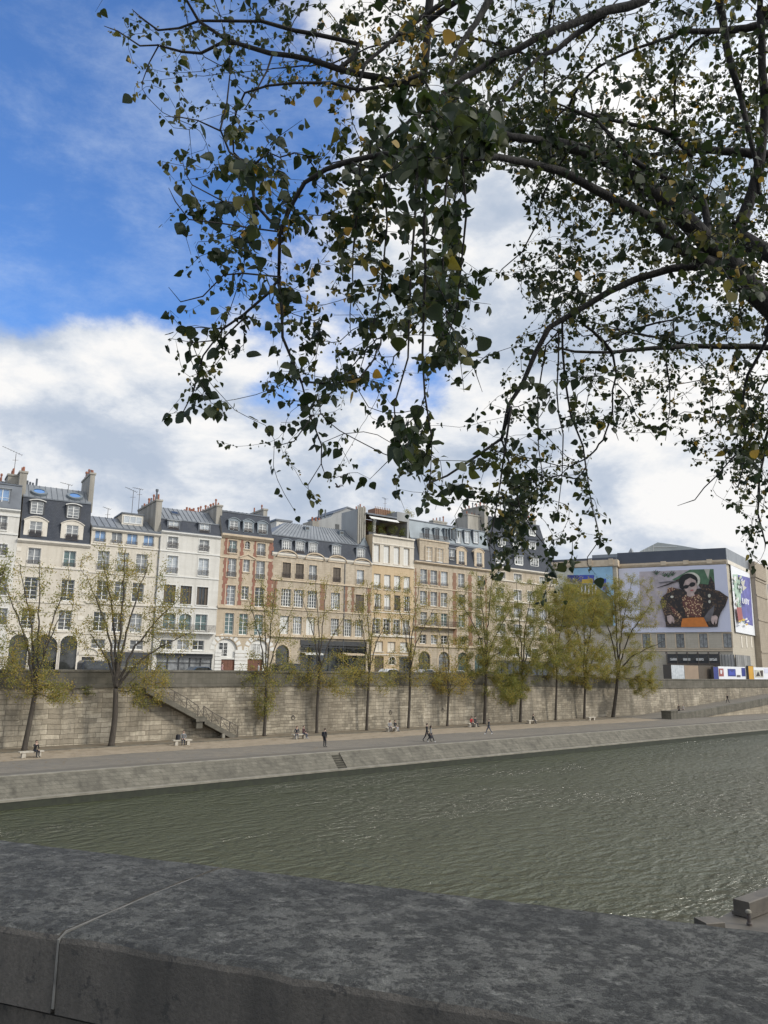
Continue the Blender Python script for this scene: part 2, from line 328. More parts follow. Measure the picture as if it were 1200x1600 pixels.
MT['p_dark'] = spots('print_jacket', (.085,.055,.035), (.018,.015,.016), (.03,.022,.02), 1.5)
MT['wet_stone'] = plain('wet_stone', (.11,.095,.075), .6, (.06,.053,.042), 1.5, bmp=.3)
MT['riser'] = plain('step_riser_shade', (.07,.065,.05), .9, (.045,.042,.032), 2.0)  # shade on the risers painted as a darker stone, so the steps read
ZL = 0.62
# ------------------------------------------------------------------ setting: river, quay, street
P_WAT, P_LIP, P_TOP, P_WALL = 56.5, 56.9, 58.2, 76.0
M, wn, wb = newmat('river_water')
wb.inputs['Base Color'].default_value = (0.046,0.052,0.021,1); wb.inputs['Roughness'].default_value = 0.12; wb.inputs['IOR'].default_value = 1.42
wb.inputs['Specular IOR Level'].default_value = 0.9
va = coords(wn, 'Object', (0.62, 1.15, 1)); vb = coords(wn, 'Object', (1.0, 1.4, 1))
hr = noise(wn, va, 0.85, 4, 0.52, 0.2, 0.8)
f1 = N(wn, 'ShaderNodeMath', operation='MULTIPLY_ADD'); wn.links.new(hr, f1.inputs[0]); f1.inputs[1].default_value = 2.0; f1.inputs[2].default_value = -1.0
f2 = N(wn, 'ShaderNodeMath', operation='ABSOLUTE'); wn.links.new(f1.outputs[0], f2.inputs[0]); f3 = N(wn, 'ShaderNodeMath', operation='SUBTRACT'); f3.inputs[0].default_value = 1.0; wn.links.new(f2.outputs[0], f3.inputs[1]); h1 = f3.outputs[0]; h2 = noise(wn, vb, 3.4, 5, 0.55, 0.2, 0.8); h3 = noise(wn, va, 0.05, 4, 0.6, 0.40, 0.60); h4 = noise(wn, va, 0.22, 2, 0.5, 0.2, 0.8)
hh = N(wn, 'ShaderNodeMath', operation='MULTIPLY_ADD'); wn.links.new(h2, hh.inputs[0]); hh.inputs[1].default_value = 0.34; wn.links.new(h1, hh.inputs[2])
h5 = N(wn, 'ShaderNodeMath', operation='MULTIPLY_ADD'); wn.links.new(h4, h5.inputs[0]); h5.inputs[1].default_value = 0.7; wn.links.new(hh.outputs[0], h5.inputs[2])
bp = N(wn, 'ShaderNodeBump'); bp.inputs['Distance'].default_value = 0.75; wn.links.new(h5.outputs[0], bp.inputs['Height'])
gust = N(wn, 'ShaderNodeMapRange'); gust.inputs['To Min'].default_value = 0.5; gust.inputs['To Max'].default_value = 1.0
wn.links.new(h3, gust.inputs['Value']); wn.links.new(gust.outputs[0], bp.inputs['Strength']); wn.links.new(bp.outputs[0], wb.inputs['Normal'])
MT['water'] = M
mb = MB(); mb.poly([(-400,-300,0),(900,-300,0),(900,P_WAT+3,0),(-400,P_WAT+3,0)]); tag(mb.build('river_water', MT['water']), kind='structure')

# steps gap in the sloping bank
sA = onz(516,1176,1.9).x; sB = onz(531,1175,1.9).x
sA, sB = min(sA, sB), max(sA, sB)
if sB-sA > 3.2: sB = sA+3.2
S0, S1 = -60, 420
mb = MB()
for a, b in ((S0, sA), (sB, S1)):
    mb.poly([(a,P_TOP,1.9),(a,P_LIP,ZL),(b,P_LIP,ZL),(b,P_TOP,1.9)], 0)
for x in (sA, sB): mb.poly([(x,P_TOP,1.9),(x,P_LIP,ZL),(x,P_TOP+.6,ZL-.1)], 0)
o = mb.build('sloping_bank', [MT['slope_stone']]); tag(o, kind='structure')
mb = MB()
mb.box(S0, S1, P_WAT-0.05, P_LIP+.02, ZL-0.13, ZL+0.005)
tag(mb.build('bank_edge', MT['lip_stone']), kind='structure')
mb = MB(); mb.box(S0, S1, P_WAT, P_LIP+.4, -2, ZL-0.13); tag(mb.build('waterline_masonry', MT['algae']), kind='structure')
mb = MB(); mb.box(S0, S1, P_TOP-0.02, P_TOP+0.55, 1.6, 1.93); tag(mb.build('bank_coping', MT['lip_stone']), kind='structure')
mb = MB(); n = 7
for k in range(n):
    y0 = P_LIP+.18+(P_TOP-P_LIP)*k/n; za = ZL-.02+(1.88-ZL)*k/n; zb = ZL-.02+(1.88-ZL)*(k+1)/n
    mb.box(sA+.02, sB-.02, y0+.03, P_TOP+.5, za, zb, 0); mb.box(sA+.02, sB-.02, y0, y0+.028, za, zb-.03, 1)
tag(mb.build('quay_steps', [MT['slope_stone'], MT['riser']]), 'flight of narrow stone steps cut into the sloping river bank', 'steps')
# lower quay: setts then gravel then a dark earth strip along the wall foot
P_GR, P_EA = 66.5, 72.6
mb = MB(); mb.poly([(S0,P_TOP+.5,1.925),(S1,P_TOP+.5,1.925),(S1,P_WALL+2,2.10),(S0,P_WALL+2,2.10)])
tag(mb.build('quay_road', MT['setts']), kind='structure')
def strip(name, pa, pb, z_up, mat, s0, s1, seed, amp):
    rnd = random.Random(seed); mb = MB(); zf = lambda p: 1.925+(p-P_TOP-.5)/(P_WALL+2-P_TOP-.5)*0.175+z_up
    prev = None; s = s0; ph = rnd.random()*9
    while s <= s1:
        e = pa+amp*(math.sin(s*0.9+ph)*.3+math.sin(s*0.37+2*ph)*.5+rnd.uniform(-.3,.3))
        cur = ((s, e, zf(e)), (s, pb, zf(pb)))
        if prev: mb.poly([prev[0], cur[0], cur[1], prev[1]])
        prev = cur; s += 0.7
    return tag(mb.build(name, mat), kind='structure')
XG = 118
strip('gravel_path', P_GR, P_WALL+1, 0.006, MT['gravel'], S0, XG, 1, 0.35)
strip('earth_verge', P_EA, P_WALL+1, 0.012, MT['earth'], S0, XG, 2, 0.5)
mb = MB(); mb.box(S0, XG, 72.2, 72.38, 1.95, 2.13); tag(mb.build('verge_kerb', MT['slope_stone']), kind='structure')

# the high quay wall
WT = [(-60,9.0),(20,9.0),(44,9.1),(84,9.15),(112,8.62),(134,8.36),(420,8.3)]
def wtop(s):
    for (a, za), (b, zb) in zip(WT, WT[1:]):
        if s <= b: return za+(zb-za)*(s-a)/(b-a)
    return WT[-1][1]
qw = empty('quay_wall', (0,0,0), 0, 'long tall beige stone embankment wall with dark parapet behind the riverside trees', 'quay wall')
def along(mb, prof, m=0, s0=S0, s1=S1):
    """prof: list of (p, z, absolute?) closed outline; z relative to wall top unless absolute"""
    ss = sorted({s0, s1, *[a for a, _ in WT if s0 < a < s1]})
    rings = [[(s, p, z if ab else wtop(s)+z) for p, z, ab in prof] for s in ss]
    n = len(prof)
    for A, B in zip(rings, rings[1:]):
        for k in range(n): mb.poly([A[k], B[k], B[(k+1) % n], A[(k+1) % n]], m)
    mb.poly(rings[0], m); mb.poly(rings[-1][::-1], m)
mb = MB(); along(mb, [(P_WALL-0.25,1.6,1),(P_WALL,-1.72,0),(P_WALL+2,-1.72,0),(P_WALL+2,1.6,1)]); o = mb.build('wall_face', MT['quay_wall'], qw); recalc(o)
mb = MB(); along(mb, [(P_WALL-0.13,-1.72,0),(P_WALL-0.13,-1.50,0),(P_WALL+.5,-1.50,0),(P_WALL+.5,-1.72,0)]); o = mb.build('string_course', MT['parapet_stone'], qw); recalc(o)
mb = MB(); along(mb, [(P_WALL+0.03,-1.5,0),(P_WALL+0.03,-0.22,0),(P_WALL+.48,-0.22,0),(P_WALL+.48,-1.5,0)]); o = mb.build('parapet', MT['parapet_stone'], qw); recalc(o)
mb = MB(); along(mb, [(P_WALL-0.05,-0.22,0),(P_WALL-0.05,-0.04,0),(P_WALL+.05,0,0),(P_WALL+.46,0,0),(P_WALL+.56,-0.04,0),(P_WALL+.56,-0.22,0)]); o = mb.build('coping', MT['parapet_stone'], qw); recalc(o)
# street and ground behind
def sheet(name, p0, p1, dz, mat, s0=S0, s1=S1):
    mb = MB(); ss = sorted({s0, s1, *[a for a, _ in WT if s0 < a < s1]})
    for a, b in zip(ss, ss[1:]):
        mb.poly([(a,p0,wtop(a)+dz),(b,p0,wtop(b)+dz),(b,p1,wtop(b)+dz),(a,p1,wtop(a)+dz)])
    return tag(mb.build(name, mat), kind='structure')
MT['paving'] = plain('paving', (0.25,0.245,0.235), 0.9, (0.2,0.195,0.185), 0.6)
sheet('quay_pavement', P_WALL+.4, 79.0, -0.96, MT['paving'])
sheet('street', 79.0, 140, -1.09, MT['asphalt'])
sheet('street_pavement', 87.2, 139, -0.955, MT['paving'])
mb = MB(); mb.poly([(-4000,100,6.6),(4000,100,6.6),(4000,7000,6.6),(-4000,7000,6.6)]); tag(mb.build('ground', MT['asphalt']), kind='structure')

# --- stairs hung on the wall
SA = onp(232,1070,P_WALL-1); SB = onp(369,1152,P_WALL-1)   # top / foot of the flight
sx0, sx1 = SA.x-0.4, SB.x; z_hi, z_lo = wtop(sx0)-1.75, 2.05
st = empty('quay_staircase', ((sx0+sx1)/2, P_WALL-.7, 2.05), 0, 'narrow stone flight hung on the quay wall with an iron railing', 'staircase')
def L(p): return (p[0]-(sx0+sx1)/2, p[1]-(P_WALL-.7), p[2]-2.05)
py0, py1 = P_WALL-1.35, P_WALL-0.2
zl = lambda s: z_hi+(z_lo-z_hi)*(s-sx0)/(sx1-sx0)
mid = sx0+(sx1-sx0)*0.575
nst = 34; mb = MB()
for k in range(nst):
    a = sx0+(sx1-sx0)*k/nst; b = sx0+(sx1-sx0)*(k+1)/nst; z = zl(a)
    if abs(a-mid) < 0.5: z = zl(mid)
    p0 = L((a,py0,z-0.32)); p1 = L((b+.02,py1,z)); mb.box(p0[0], p1[0], p0[1], p1[1], p0[2], p1[2])
mb.build('tread_flight', MT['slope_stone'], st)
mb = MB()
for a, b in ((sx0, mid-.5), (mid-.5, mid+.5), (mid+.5, sx1)):
    za, zb = (zl(a), zl(b)) if b-a > 1.2 else (zl(mid), zl(mid))
    mb.poly([L((a,py0-.06,za+.12)),L((b,py0-.06,zb+.12)),L((b,py0-.06,zb-.42)),L((a,py0-.06,za-.42))]); mb.poly([L((a,py0+.06,za+.12)),L((b,py0+.06,zb+.12)),L((b,py0-.06,zb+.12)),L((a,py0-.06,za+.12))])
    mb.poly([L((a,py0-.06,za-.42)),L((b,py0-.06,zb-.42)),L((b,py1,zb-.42)),L((a,py1,za-.42))])
mb.build('stringer', MT['parapet_stone'], st)
mb = MB()
for k in range(3):
    mb.box(*[v for pr in zip(L((mid-.35+.0*k,py0+.1,zl(mid)-.45-.22*(k+1))), L((mid+.35,py1-.28*k,zl(mid)-.45-.22*k))) for v in pr])
mb.build('bracket', MT['parapet_stone'], st)
mb = MB(); pz = L((sx1-1.75,py0+.1,2.0)); mb.prism([(-.16,-.16),(.16,-.16),(.16,.16),(-.16,.16)], 'z', 0, zl(sx1-1.75)-2.35)
mb.build('support_post', MT['lip_stone'], st, loc=pz)
rl = MB(); posts = [0.16,0.29,0.42,0.545,0.605,0.70,0.80,0.90,0.995]
pts = []
for t in posts:
    s = sx0+(sx1-sx0)*t; z = zl(mid) if abs(s-mid) < .55 else zl(s); pts.append((s, z))
for s, z in pts: rl.bar(L((s,py0,z+.05)), L((s,py0,z+1.15)), 0.07)
for (a, za), (b, zb) in zip(pts, pts[1:]):
    rl.bar(L((a,py0,za+1.15)), L((b,py0,zb+1.15)), 0.07); rl.bar(L((a,py0,za+.6)), L((b,py0,zb+.6)), 0.035)
    rl.bar(L((a,py0,za+.15)), L((b,py0,zb+1.1)), 0.035); rl.bar(L((a,py0,za+1.1)), L((b,py0,zb+.15)), 0.035)
rl.build('railing', MT['rail_iron'], st)

# --- ramp on the right
r0 = onz(1047,1124,2.0); r1 = onz(1200,1082,4.6)
rs0, rp = r0.x, r0.y
RSL = 0.062
SE = rs0+6+5.15/RSL
zr = lambda s: 2.0+max(0, (min(s,SE)-rs0-6))*RSL
mb = MB()
mb.poly([(rs0+4,rp+.5,2.0),(SE,rp+.5,zr(SE)),(SE,P_WALL-.2,zr(SE)),(rs0+4,P_WALL-.2,2.0)])
mb.poly([(SE,rp+.5,zr(SE)),(SE,rp+.5,1.9),(SE,P_WALL-.2,1.9),(SE,P_WALL-.2,zr(SE))])
tag(mb.build('ramp_road', MT['setts']), kind='structure')
rw = empty('ramp_wall', (rs0,rp,2.0), 0, 'low mossy stone ramp wall rising to the right beside the quay road', 'ramp wall')
mb = MB(); e = SE-rs0
mb.poly([(0,0,-.1),(e,0,-.1),(e,0,zr(SE)-2.0-.15),(5,0,-.08)])
mb.poly([(0,.5,-.1),(e,.5,-.1),(e,.5,zr(SE)-2.0-.15),(5,.5,-.08)])
o = mb.build('retaining_face', MT['quay_stone'], rw)
mb = MB(); pr = [(0,0),(5,0)] ; 
A = lambda s, y, z: (s, y, z)
for a, b, za, zb in ((2.2,6,0,0),(6,e,0,(e-6)*RSL)):
    for q in ([(a,-.12,za-.3),(b,-.12,zb-.3),(b,-.12,zb+.95),(a,-.12,za+.95)], [(a,.7,za-.3),(b,.7,zb-.3),(b,.7,zb+.95),(a,.7,za+.95)], [(a,-.12,za+.95),(b,-.12,zb+.95),(b,.7,zb+.95),(a,.7,za+.95)]): mb.poly(q)
mb.build('parapet', MT['slope_stone'], rw)
mb = MB(); mb.box(0, 2.2, -.2, 1.5, -.15, 1.15); mb.box(-.06, 2.26, -.26, 1.56, 1.15, 1.33); mb.build('end_block', MT['slope_stone'], rw)

# --- near bank: land under the camera, parapet in front
u = Vector((math.sin(AZ+math.radians(111.5)), math.cos(AZ+math.radians(111.5)), 0))      # along the parapet, to the right
nn = Vector((-u.y, u.x, 0));  nn = nn if nn.dot(Vector((math.sin(AZ), math.cos(AZ), 0))) > 0 else -nn
HP = 0.56
fr = onz(600,1546,EYE-HP); bk = onz(600,1380,EYE-HP)
d_f, d_b = fr.dot(nn), bk.dot(nn)
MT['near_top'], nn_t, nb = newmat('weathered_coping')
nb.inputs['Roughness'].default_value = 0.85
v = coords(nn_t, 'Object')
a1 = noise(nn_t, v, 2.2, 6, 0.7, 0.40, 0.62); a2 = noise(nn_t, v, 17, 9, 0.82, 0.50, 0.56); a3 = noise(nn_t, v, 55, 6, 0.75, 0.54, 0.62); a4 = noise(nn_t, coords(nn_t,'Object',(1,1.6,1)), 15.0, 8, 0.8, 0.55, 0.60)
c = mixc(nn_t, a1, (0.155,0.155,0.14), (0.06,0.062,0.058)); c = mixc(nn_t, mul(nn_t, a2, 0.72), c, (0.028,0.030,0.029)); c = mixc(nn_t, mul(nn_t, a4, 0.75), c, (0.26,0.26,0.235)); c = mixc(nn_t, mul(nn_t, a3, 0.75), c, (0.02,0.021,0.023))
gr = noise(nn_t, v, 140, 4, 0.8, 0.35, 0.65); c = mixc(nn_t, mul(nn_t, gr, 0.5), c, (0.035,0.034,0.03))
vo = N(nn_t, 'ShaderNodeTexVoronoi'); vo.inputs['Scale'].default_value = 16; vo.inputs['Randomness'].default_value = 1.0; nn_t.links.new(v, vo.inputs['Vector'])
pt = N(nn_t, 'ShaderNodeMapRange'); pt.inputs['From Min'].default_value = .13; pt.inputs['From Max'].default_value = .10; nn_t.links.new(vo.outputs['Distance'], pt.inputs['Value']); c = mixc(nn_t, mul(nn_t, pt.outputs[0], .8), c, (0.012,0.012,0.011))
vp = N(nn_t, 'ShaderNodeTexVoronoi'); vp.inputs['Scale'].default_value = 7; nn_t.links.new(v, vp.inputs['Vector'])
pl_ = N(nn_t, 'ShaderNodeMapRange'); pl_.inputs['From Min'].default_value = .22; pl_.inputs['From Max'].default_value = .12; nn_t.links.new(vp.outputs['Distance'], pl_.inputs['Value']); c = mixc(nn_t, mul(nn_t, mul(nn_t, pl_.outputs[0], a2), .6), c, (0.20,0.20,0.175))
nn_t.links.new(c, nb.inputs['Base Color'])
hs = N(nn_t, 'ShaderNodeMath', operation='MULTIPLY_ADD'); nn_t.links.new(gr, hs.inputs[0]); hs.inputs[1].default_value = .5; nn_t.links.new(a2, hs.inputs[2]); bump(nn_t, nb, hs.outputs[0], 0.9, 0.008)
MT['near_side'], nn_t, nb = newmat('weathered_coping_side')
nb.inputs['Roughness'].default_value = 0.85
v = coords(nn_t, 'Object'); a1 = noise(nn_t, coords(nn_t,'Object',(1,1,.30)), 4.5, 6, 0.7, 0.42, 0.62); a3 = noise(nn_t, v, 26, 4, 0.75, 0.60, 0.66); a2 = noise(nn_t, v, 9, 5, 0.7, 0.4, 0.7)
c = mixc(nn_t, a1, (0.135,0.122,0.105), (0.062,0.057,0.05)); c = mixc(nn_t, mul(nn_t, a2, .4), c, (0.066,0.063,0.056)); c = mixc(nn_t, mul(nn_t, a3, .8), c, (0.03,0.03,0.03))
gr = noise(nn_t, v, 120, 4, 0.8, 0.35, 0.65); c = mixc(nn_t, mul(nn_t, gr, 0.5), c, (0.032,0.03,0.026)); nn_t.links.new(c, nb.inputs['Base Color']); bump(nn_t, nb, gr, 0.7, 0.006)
MT['joint'] = plain('pale_mortar', (0.17,0.165,0.15), 0.9, (0.06,0.06,0.055), 14)
par = empty('stone_parapet', Vector((0,0,EYE-HP))+nn*((d_f+d_b)/2), math.atan2(u.y, u.x), 'broad weathered grey stone parapet running across the foreground', 'parapet')
wd = (d_b-d_f)/2
# local x along u, local y towards the river (if nn is +90deg from u) else flipped
flip = 1 if Vector((-u.y, u.x, 0)).dot(nn) > 0 else -1
jp = onz(85,1462,EYE-HP); jx = (jp - par.location).dot(u)
th = 0.155; rr = random.Random(4)
def coping(x0, x1, nm='coping_stone'):
    nx = max(2, int((x1-x0)/0.05)); prof = [(-wd,-th),(-wd,-.016),(-wd+.005,-.006),(-wd+.018,0)] + [(-wd+.018+(2*wd-.05)*k/10, 0.004*math.sin(PI*k/10)) for k in range(1,11)] + [(wd-.012,-.01),(wd,-.03),(wd,-th)]
    vs = []; fs = []
    for i in range(nx+1):
        x = x0+(x1-x0)*i/nx; ch = rr.uniform(-.0010,.0010) if rr.random() < .9 else rr.uniform(-.004,.0)
        e2 = rr.uniform(-.012,.006)
        for j, (y, z) in enumerate(prof):
            yy = y + (ch if j in (1,2,3) else 0) + (e2 if j >= len(prof)-3 else 0); zz = z + (ch if j in (1,2,3) else rr.uniform(-.0015,.0015) if 3 < j < len(prof)-3 else 0)
            vs.append((x, yy*flip, zz))
    k = len(prof)
    for i in range(nx):
        for j in range(k): fs.append((i*k+j, (i+1)*k+j, (i+1)*k+(j+1) % k, i*k+(j+1) % k))
    fs.append(tuple(range(k))); fs.append(tuple(nx*k+j for j in range(k)))
    mb = MB(); mb.v = vs; mb.f = fs
    mb.m = [0 if len(q) == 4 and 2 <= (q[0] % k) <= k-3 else 1 for q in fs]
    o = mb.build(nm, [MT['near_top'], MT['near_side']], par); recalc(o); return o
LW = 2.6; x_ = jx - 3*LW
for k in range(-4, 3):
    a = jx + k*LW; 
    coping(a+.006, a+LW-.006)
    mbj = MB(); mbj.prism([(-wd-.002,-th+.01),(wd-.02,-th+.01),(wd-.02,-.012),(wd*.5,.001),(0,.0035),(-wd+.02,.0),(-wd-.002,-.012)], 'x', a-.003, a+.003) if flip > 0 else mbj.prism([(wd+.002,-th+.01),(-wd+.02,-th+.01),(-wd+.02,-.012),(-wd*.5,.001),(0,.0035),(wd-.02,.0),(wd+.002,-.012)], 'x', a-.003, a+.003); mbj.build('mortar_joint', MT['joint'], par)
mb = MB(); L0 = jx-4*LW; L1 = jx+3*LW
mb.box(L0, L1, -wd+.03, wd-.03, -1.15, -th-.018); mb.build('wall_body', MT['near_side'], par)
mb = MB(); mb.box(L0, L1, -wd+.045, wd-.045, -th-.03, -th+.02); mb.build('bed_joint', MT['iron'], par)
# land below: quay platform polygon behind the outer face of the parapet
def W(x, y): p = par.location + u*x + nn*y; return (p.x, p.y)
zs = EYE-1.62
mb = MB(); poly = [W(L0-40, wd-.05), W(60, wd-.05), W(60, -90), W(L0-40, -90)]
mb.prism(poly, 'z', -2, zs, 0); o = mb.build('near_embankment', [MT['paving']]); recalc(o); tag(o, kind='structure')
# near lower quay on the right
nq = [onz(1128,1428,.85), onz(1200,1396,.85), onz(1330,1330,.85)]
mb = MB(); a = onz(1095,1450,.8); b = onz(1195,1396,.8); dr = (b-a).normalized(); sd_ = Vector((dr.y,-dr.x,0))
pl = [a-dr*1.0, a+dr*40, a+dr*40+sd_*30, a-dr*1.0+sd_*30]
mb.prism([(p.x,p.y) for p in pl], 'z', -2, .8); o = mb.build('near_quay', [MT['wet_stone']]); recalc(o); tag(o, kind='structure')
def stone_block(name, px0, px1, z0, z1, wid, label):
    a = onz(*px0, z1); b = onz(*px1, z1); a.z = b.z = z0; d = b-a; Lg = d.length; rz = math.atan2(d.y, d.x)
    o = empty(name, a, rz, label, 'stone block')
    mb = MB(); c = .03; h = z1-z0
    mb.prism([(0,0),(wid,0),(wid,h-c),(wid-c,h),(c,h),(0,h-c)], 'x', 0, Lg, 0); ob = mb.build('block', MT['wet_stone'], o, loc=(0,-wid,0)); recalc(ob)
    mb = MB(); mb.box(-.05, Lg+.05, -wid-.05, .05, -.12, 0.0); mb.build('footing', MT['wet_stone'], o)
    return o
stone_block('stone_block', (1145,1404), (1260,1364), .95, 1.35, .6, 'long stone block on the near quay edge at the lower right')
stone_block('stone_block', (1084,1433), (1112,1431), .62, .98, .7, 'small flat stone slab by the water just behind the parapet')
bp_ = onz(1171,1446,.8); bo = empty('bollard', bp_, 0, 'small dark mooring bollard with pale cap beside the stone block', 'bollard')
mb = MB(); mb.tube([(0,0,0),(0,0,.08),(0,0,.1),(0,0,.38)], [.09,.09,.065,.06], 12); mb.build('post', MT['iron'], bo)
mb = MB(); mb.tube([(0,0,.38),(0,0,.42),(0,0,.48),(0,0,.51)], [.08,.10,.09,.04], 12); mb.build('cap', MT['lip_stone'], bo)

rl_ = random.Random(12); mb = MB()
for k in range(2600):
    x = rl_.uniform(8, 112); y = rl_.choice((rl_.uniform(66,75.5), rl_.uniform(71,75.6), rl_.uniform(60,75))); z = 1.925+(y-P_TOP-.5)/(P_WALL+2-P_TOP-.5)*0.175+.022; r = rl_.uniform(.05,.12); a0 = rl_.uniform(0,6.3)
    mb.poly([(x+r*math.cos(a0+t), y+r*.7*math.sin(a0+t), z+rl_.uniform(0,.015)) for t in (0,1.5,3.1,4.6)])
MT['fallen'] = plain('fallen_leaf', (.26,.17,.06), .8, (.13,.085,.035), 2.5)
tag(mb.build('fallen_leaves', MT['fallen']), 'scattered yellow brown fallen leaves on the gravel under the riverside trees', 'leaves', kind='stuff')
WR = random.Random(21)
# ------------------------------------------------------------------ buildings
Z = {1:(0,690,.26667,.26667), 2:(220,740,.21667,.21667), 3:(420,740,.21667,.21667), 4:(620,740,.23333,.23333), 5:(860,800,.28333,.28333), 6:(1000,840,1/6,1/6), 7:(0,700,.125,.125), 8:(500,760,.21667,.21667), 9:(870,840,.1375,.1375)}
def zp(k, x, y):
    a, b, s, t = Z[k]; return (a+x*s, b+y*t)
class Frame:
    def __init__(s, O, a): s.O = Vector(O); s.a = a; s.u = Vector((math.cos(a), math.sin(a), 0)); s.n = Vector((-math.sin(a), math.cos(a), 0))
    def fp(s, x, y, d=0.0):
        r = ray(x, y); t = ((s.O-CAM).dot(s.n)+d)/r.dot(s.n); p = CAM+r*t
        return (p-s.O).dot(s.u), p.z-s.O.z
    def w(s, uu, d, v): return s.O+s.u*uu+s.n*d+Vector((0,0,v))
    def col(s, x, v, d=0.0):
        y = 950.0
        for _ in range(6):
            uu, _v = s.fp(x, y, d); y = proj(s.w(uu, d, v))[1]
        return uu
ZB = 7.2
# facade line from right to left: (px of left edge, angle) of each building
EDGES = [('I',772,-3.0),('H',646,-3.0),('G',579,-4.0),('F',417,-5.5),('E',334,-7.0),('D',236.5,-8.0),('C',124,-9.0),('B',5,-9.5),('A',-120,-9.5)]
FR = {}
Pr = onp(871, 1046, 90.5); Pr.z = ZB
for nm, xl, ad in EDGES:
    a = math.radians(ad); n = Vector((-math.sin(a), math.cos(a), 0)); r = ray(xl, 1046)
    t = (Pr-CAM).dot(n)/r.dot(n); Pl = CAM+r*t; Pl.z = ZB
    f = Frame(Pl, a); f.W = (Pr-Pl).dot(f.u); FR[nm] = f; Pr = Pl
MT['glass_smoke'] = glass('window_glass_smoke', (0.11,0.115,0.115), 0.07, (0.035,0.038,0.038), 0.9)
BM = [MT['white_paint'], MT['glass_dark'], MT['trim_white']]

def window_mesh(w, h, arch=0.0, glass='glass_dark', frame='white_paint', bars=3, style='case', sur=None, sill=True, surw=0.13):
    mb = MB(); y = 0.2; g = 1; fr = 0
    if style in ('case', 'wide', 'sash'):
        mb.poly([(-w/2,y+.05,0),(w/2,y+.05,0),(w/2,y+.05,h),(-w/2,y+.05,h)], 1)
        t = min(.075, w*.07)
        mb.box(-w/2, -w/2+t, y, y+.045, 0, h, 0); mb.box(w/2-t, w/2, y, y+.045, 0, h, 0)
        mb.box(-w/2+t, w/2-t, y, y+.045, h-t, h, 0); mb.box(-w/2+t, w/2-t, y, y+.045, 0, t*1.6, 0)
        cols = [0] if style == 'case' else ([-w/6, w/6] if style == 'wide' else [-w/4, 0, w/4])
        for cx in cols: mb.box(cx-t*.62, cx+t*.62, y-.012, y+.04, t*1.6, h-t, 0)
        for k in range(1, bars+1):
            z = h*k/(bars+1); mb.box(-w/2+t, w/2-t, y+.01, y+.042, z-.022, z+.022, 0)
    elif style == 'blind':
        mb.poly([(-w/2,y+.02,0),(w/2,y+.02,0),(w/2,y+.02,h),(-w/2,y+.02,h)], 0)
        mb.box(-.012, .012, y, y+.02, 0, h, 1)
    elif style == 'shut':
        for a, b in ((-w/2, -.02), (.02, w/2)):
            mb.box(a, b, y-.05, y, 0.03, h-.03, 0)
            for k in range(1, 4): mb.box(a+.05, b-.05, y-.062, y-.05, h*k/4-.03, h*k/4+.03, 0)
        mb.poly([(-w/2,y+.05,0),(w/2,y+.05,0),(w/2,y+.05,h),(-w/2,y+.05,h)], 1)
    elif style == 'half':   # half-open shutters beside a dark pane
        mb.poly([(-w/2,y+.05,0),(w/2,y+.05,0),(w/2,y+.05,h),(-w/2,y+.05,h)], 1)
        mb.box(-.05, .05, y-.01, y+.04, 0, h, 0)
        mb.box(-w/2, -w/4, y-.03, y, 0.03, h-.03, 0); mb.box(w/4, w/2, y-.03, y, .03, h-.03, 0)
    elif style == 'shop':
        mb.poly([(-w/2,y+.05,0),(w/2,y+.05,0),(w/2,y+.05,h),(-w/2,y+.05,h)], 1)
        n = max(1, int(w/1.4))
        for k in range(n+1):
            x = -w/2+w*k/n; mb.box(max(-w/2,x-.05), min(w/2,x+.05), y, y+.04, 0, h, 0)
        mb.box(-w/2, w/2, y-.01, y+.045, h*.72, h*.72+.1, 0); mb.box(-w/2, w/2, y-.03, y+.045, 0, .35, 0)
    if sur:
        s = surw
        if arch <= 0.02:
            mb.box(-w/2-s, -w/2, -.035, .04, 0, h+s, 2); mb.box(w/2, w/2+s, -.035, .04, 0, h+s, 2); mb.box(-w/2, w/2, -.036, .04, h, h+s, 2)
        else:
            n = 10; vs = h-arch; P = []
            for k in range(n+1):
                t = PI*k/n; P.append((-math.cos(t), math.sin(t)))
            for (c0, s0), (c1, s1) in zip(P, P[1:]):
                a = (c0*w/2, vs+s0*arch); b = (c1*w/2, vs+s1*arch); a2 = (c0*(w/2+s), vs+s0*(arch+s)); b2 = (c1*(w/2+s), vs+s1*(arch+s))
                mb.poly([(a[0],-.04,a[1]),(b[0],-.04,b[1]),(b2[0],-.04,b2[1]),(a2[0],-.04,a2[1])], 2)
                mb.poly([(a2[0],-.04,a2[1]),(b2[0],-.04,b2[1]),(b2[0],.02,b2[1]),(a2[0],.02,a2[1])], 2)
            mb.box(-w/2-s, -w/2, -.04, .04, 0, vs, 2); mb.box(w/2, w/2+s, -.04, .04, 0, vs, 2)
    if sill: mb.box(-w/2-.12, w/2+.12, -.11, .2, -.13, -.003, 2)
    return mb, [MT[frame], MT[glass], None]
_wcache = {}
def railing_mb(w, h=0.95, y=-0.1):
    mb = MB(); mb.box(-w/2, w/2, y-.02, y+.02, h-.05, h); mb.box(-w/2, w/2, y-.02, y+.02, .06, .1); mb.box(-w/2, w/2, y-.015, y+.015, h-.22, h-.19)
    n = max(4, int(w/.13))
    for k in range(n+1):
        x = -w/2+w*k/n; mb.box(x-.012, x+.012, y-.012, y+.012, .1, h-.05)
    for k in range(n):
        x = -w/2+w*(k+.5)/n; mb.bar((x-.05,y,.25),(x+.05,y,.6),.012)
    return mb
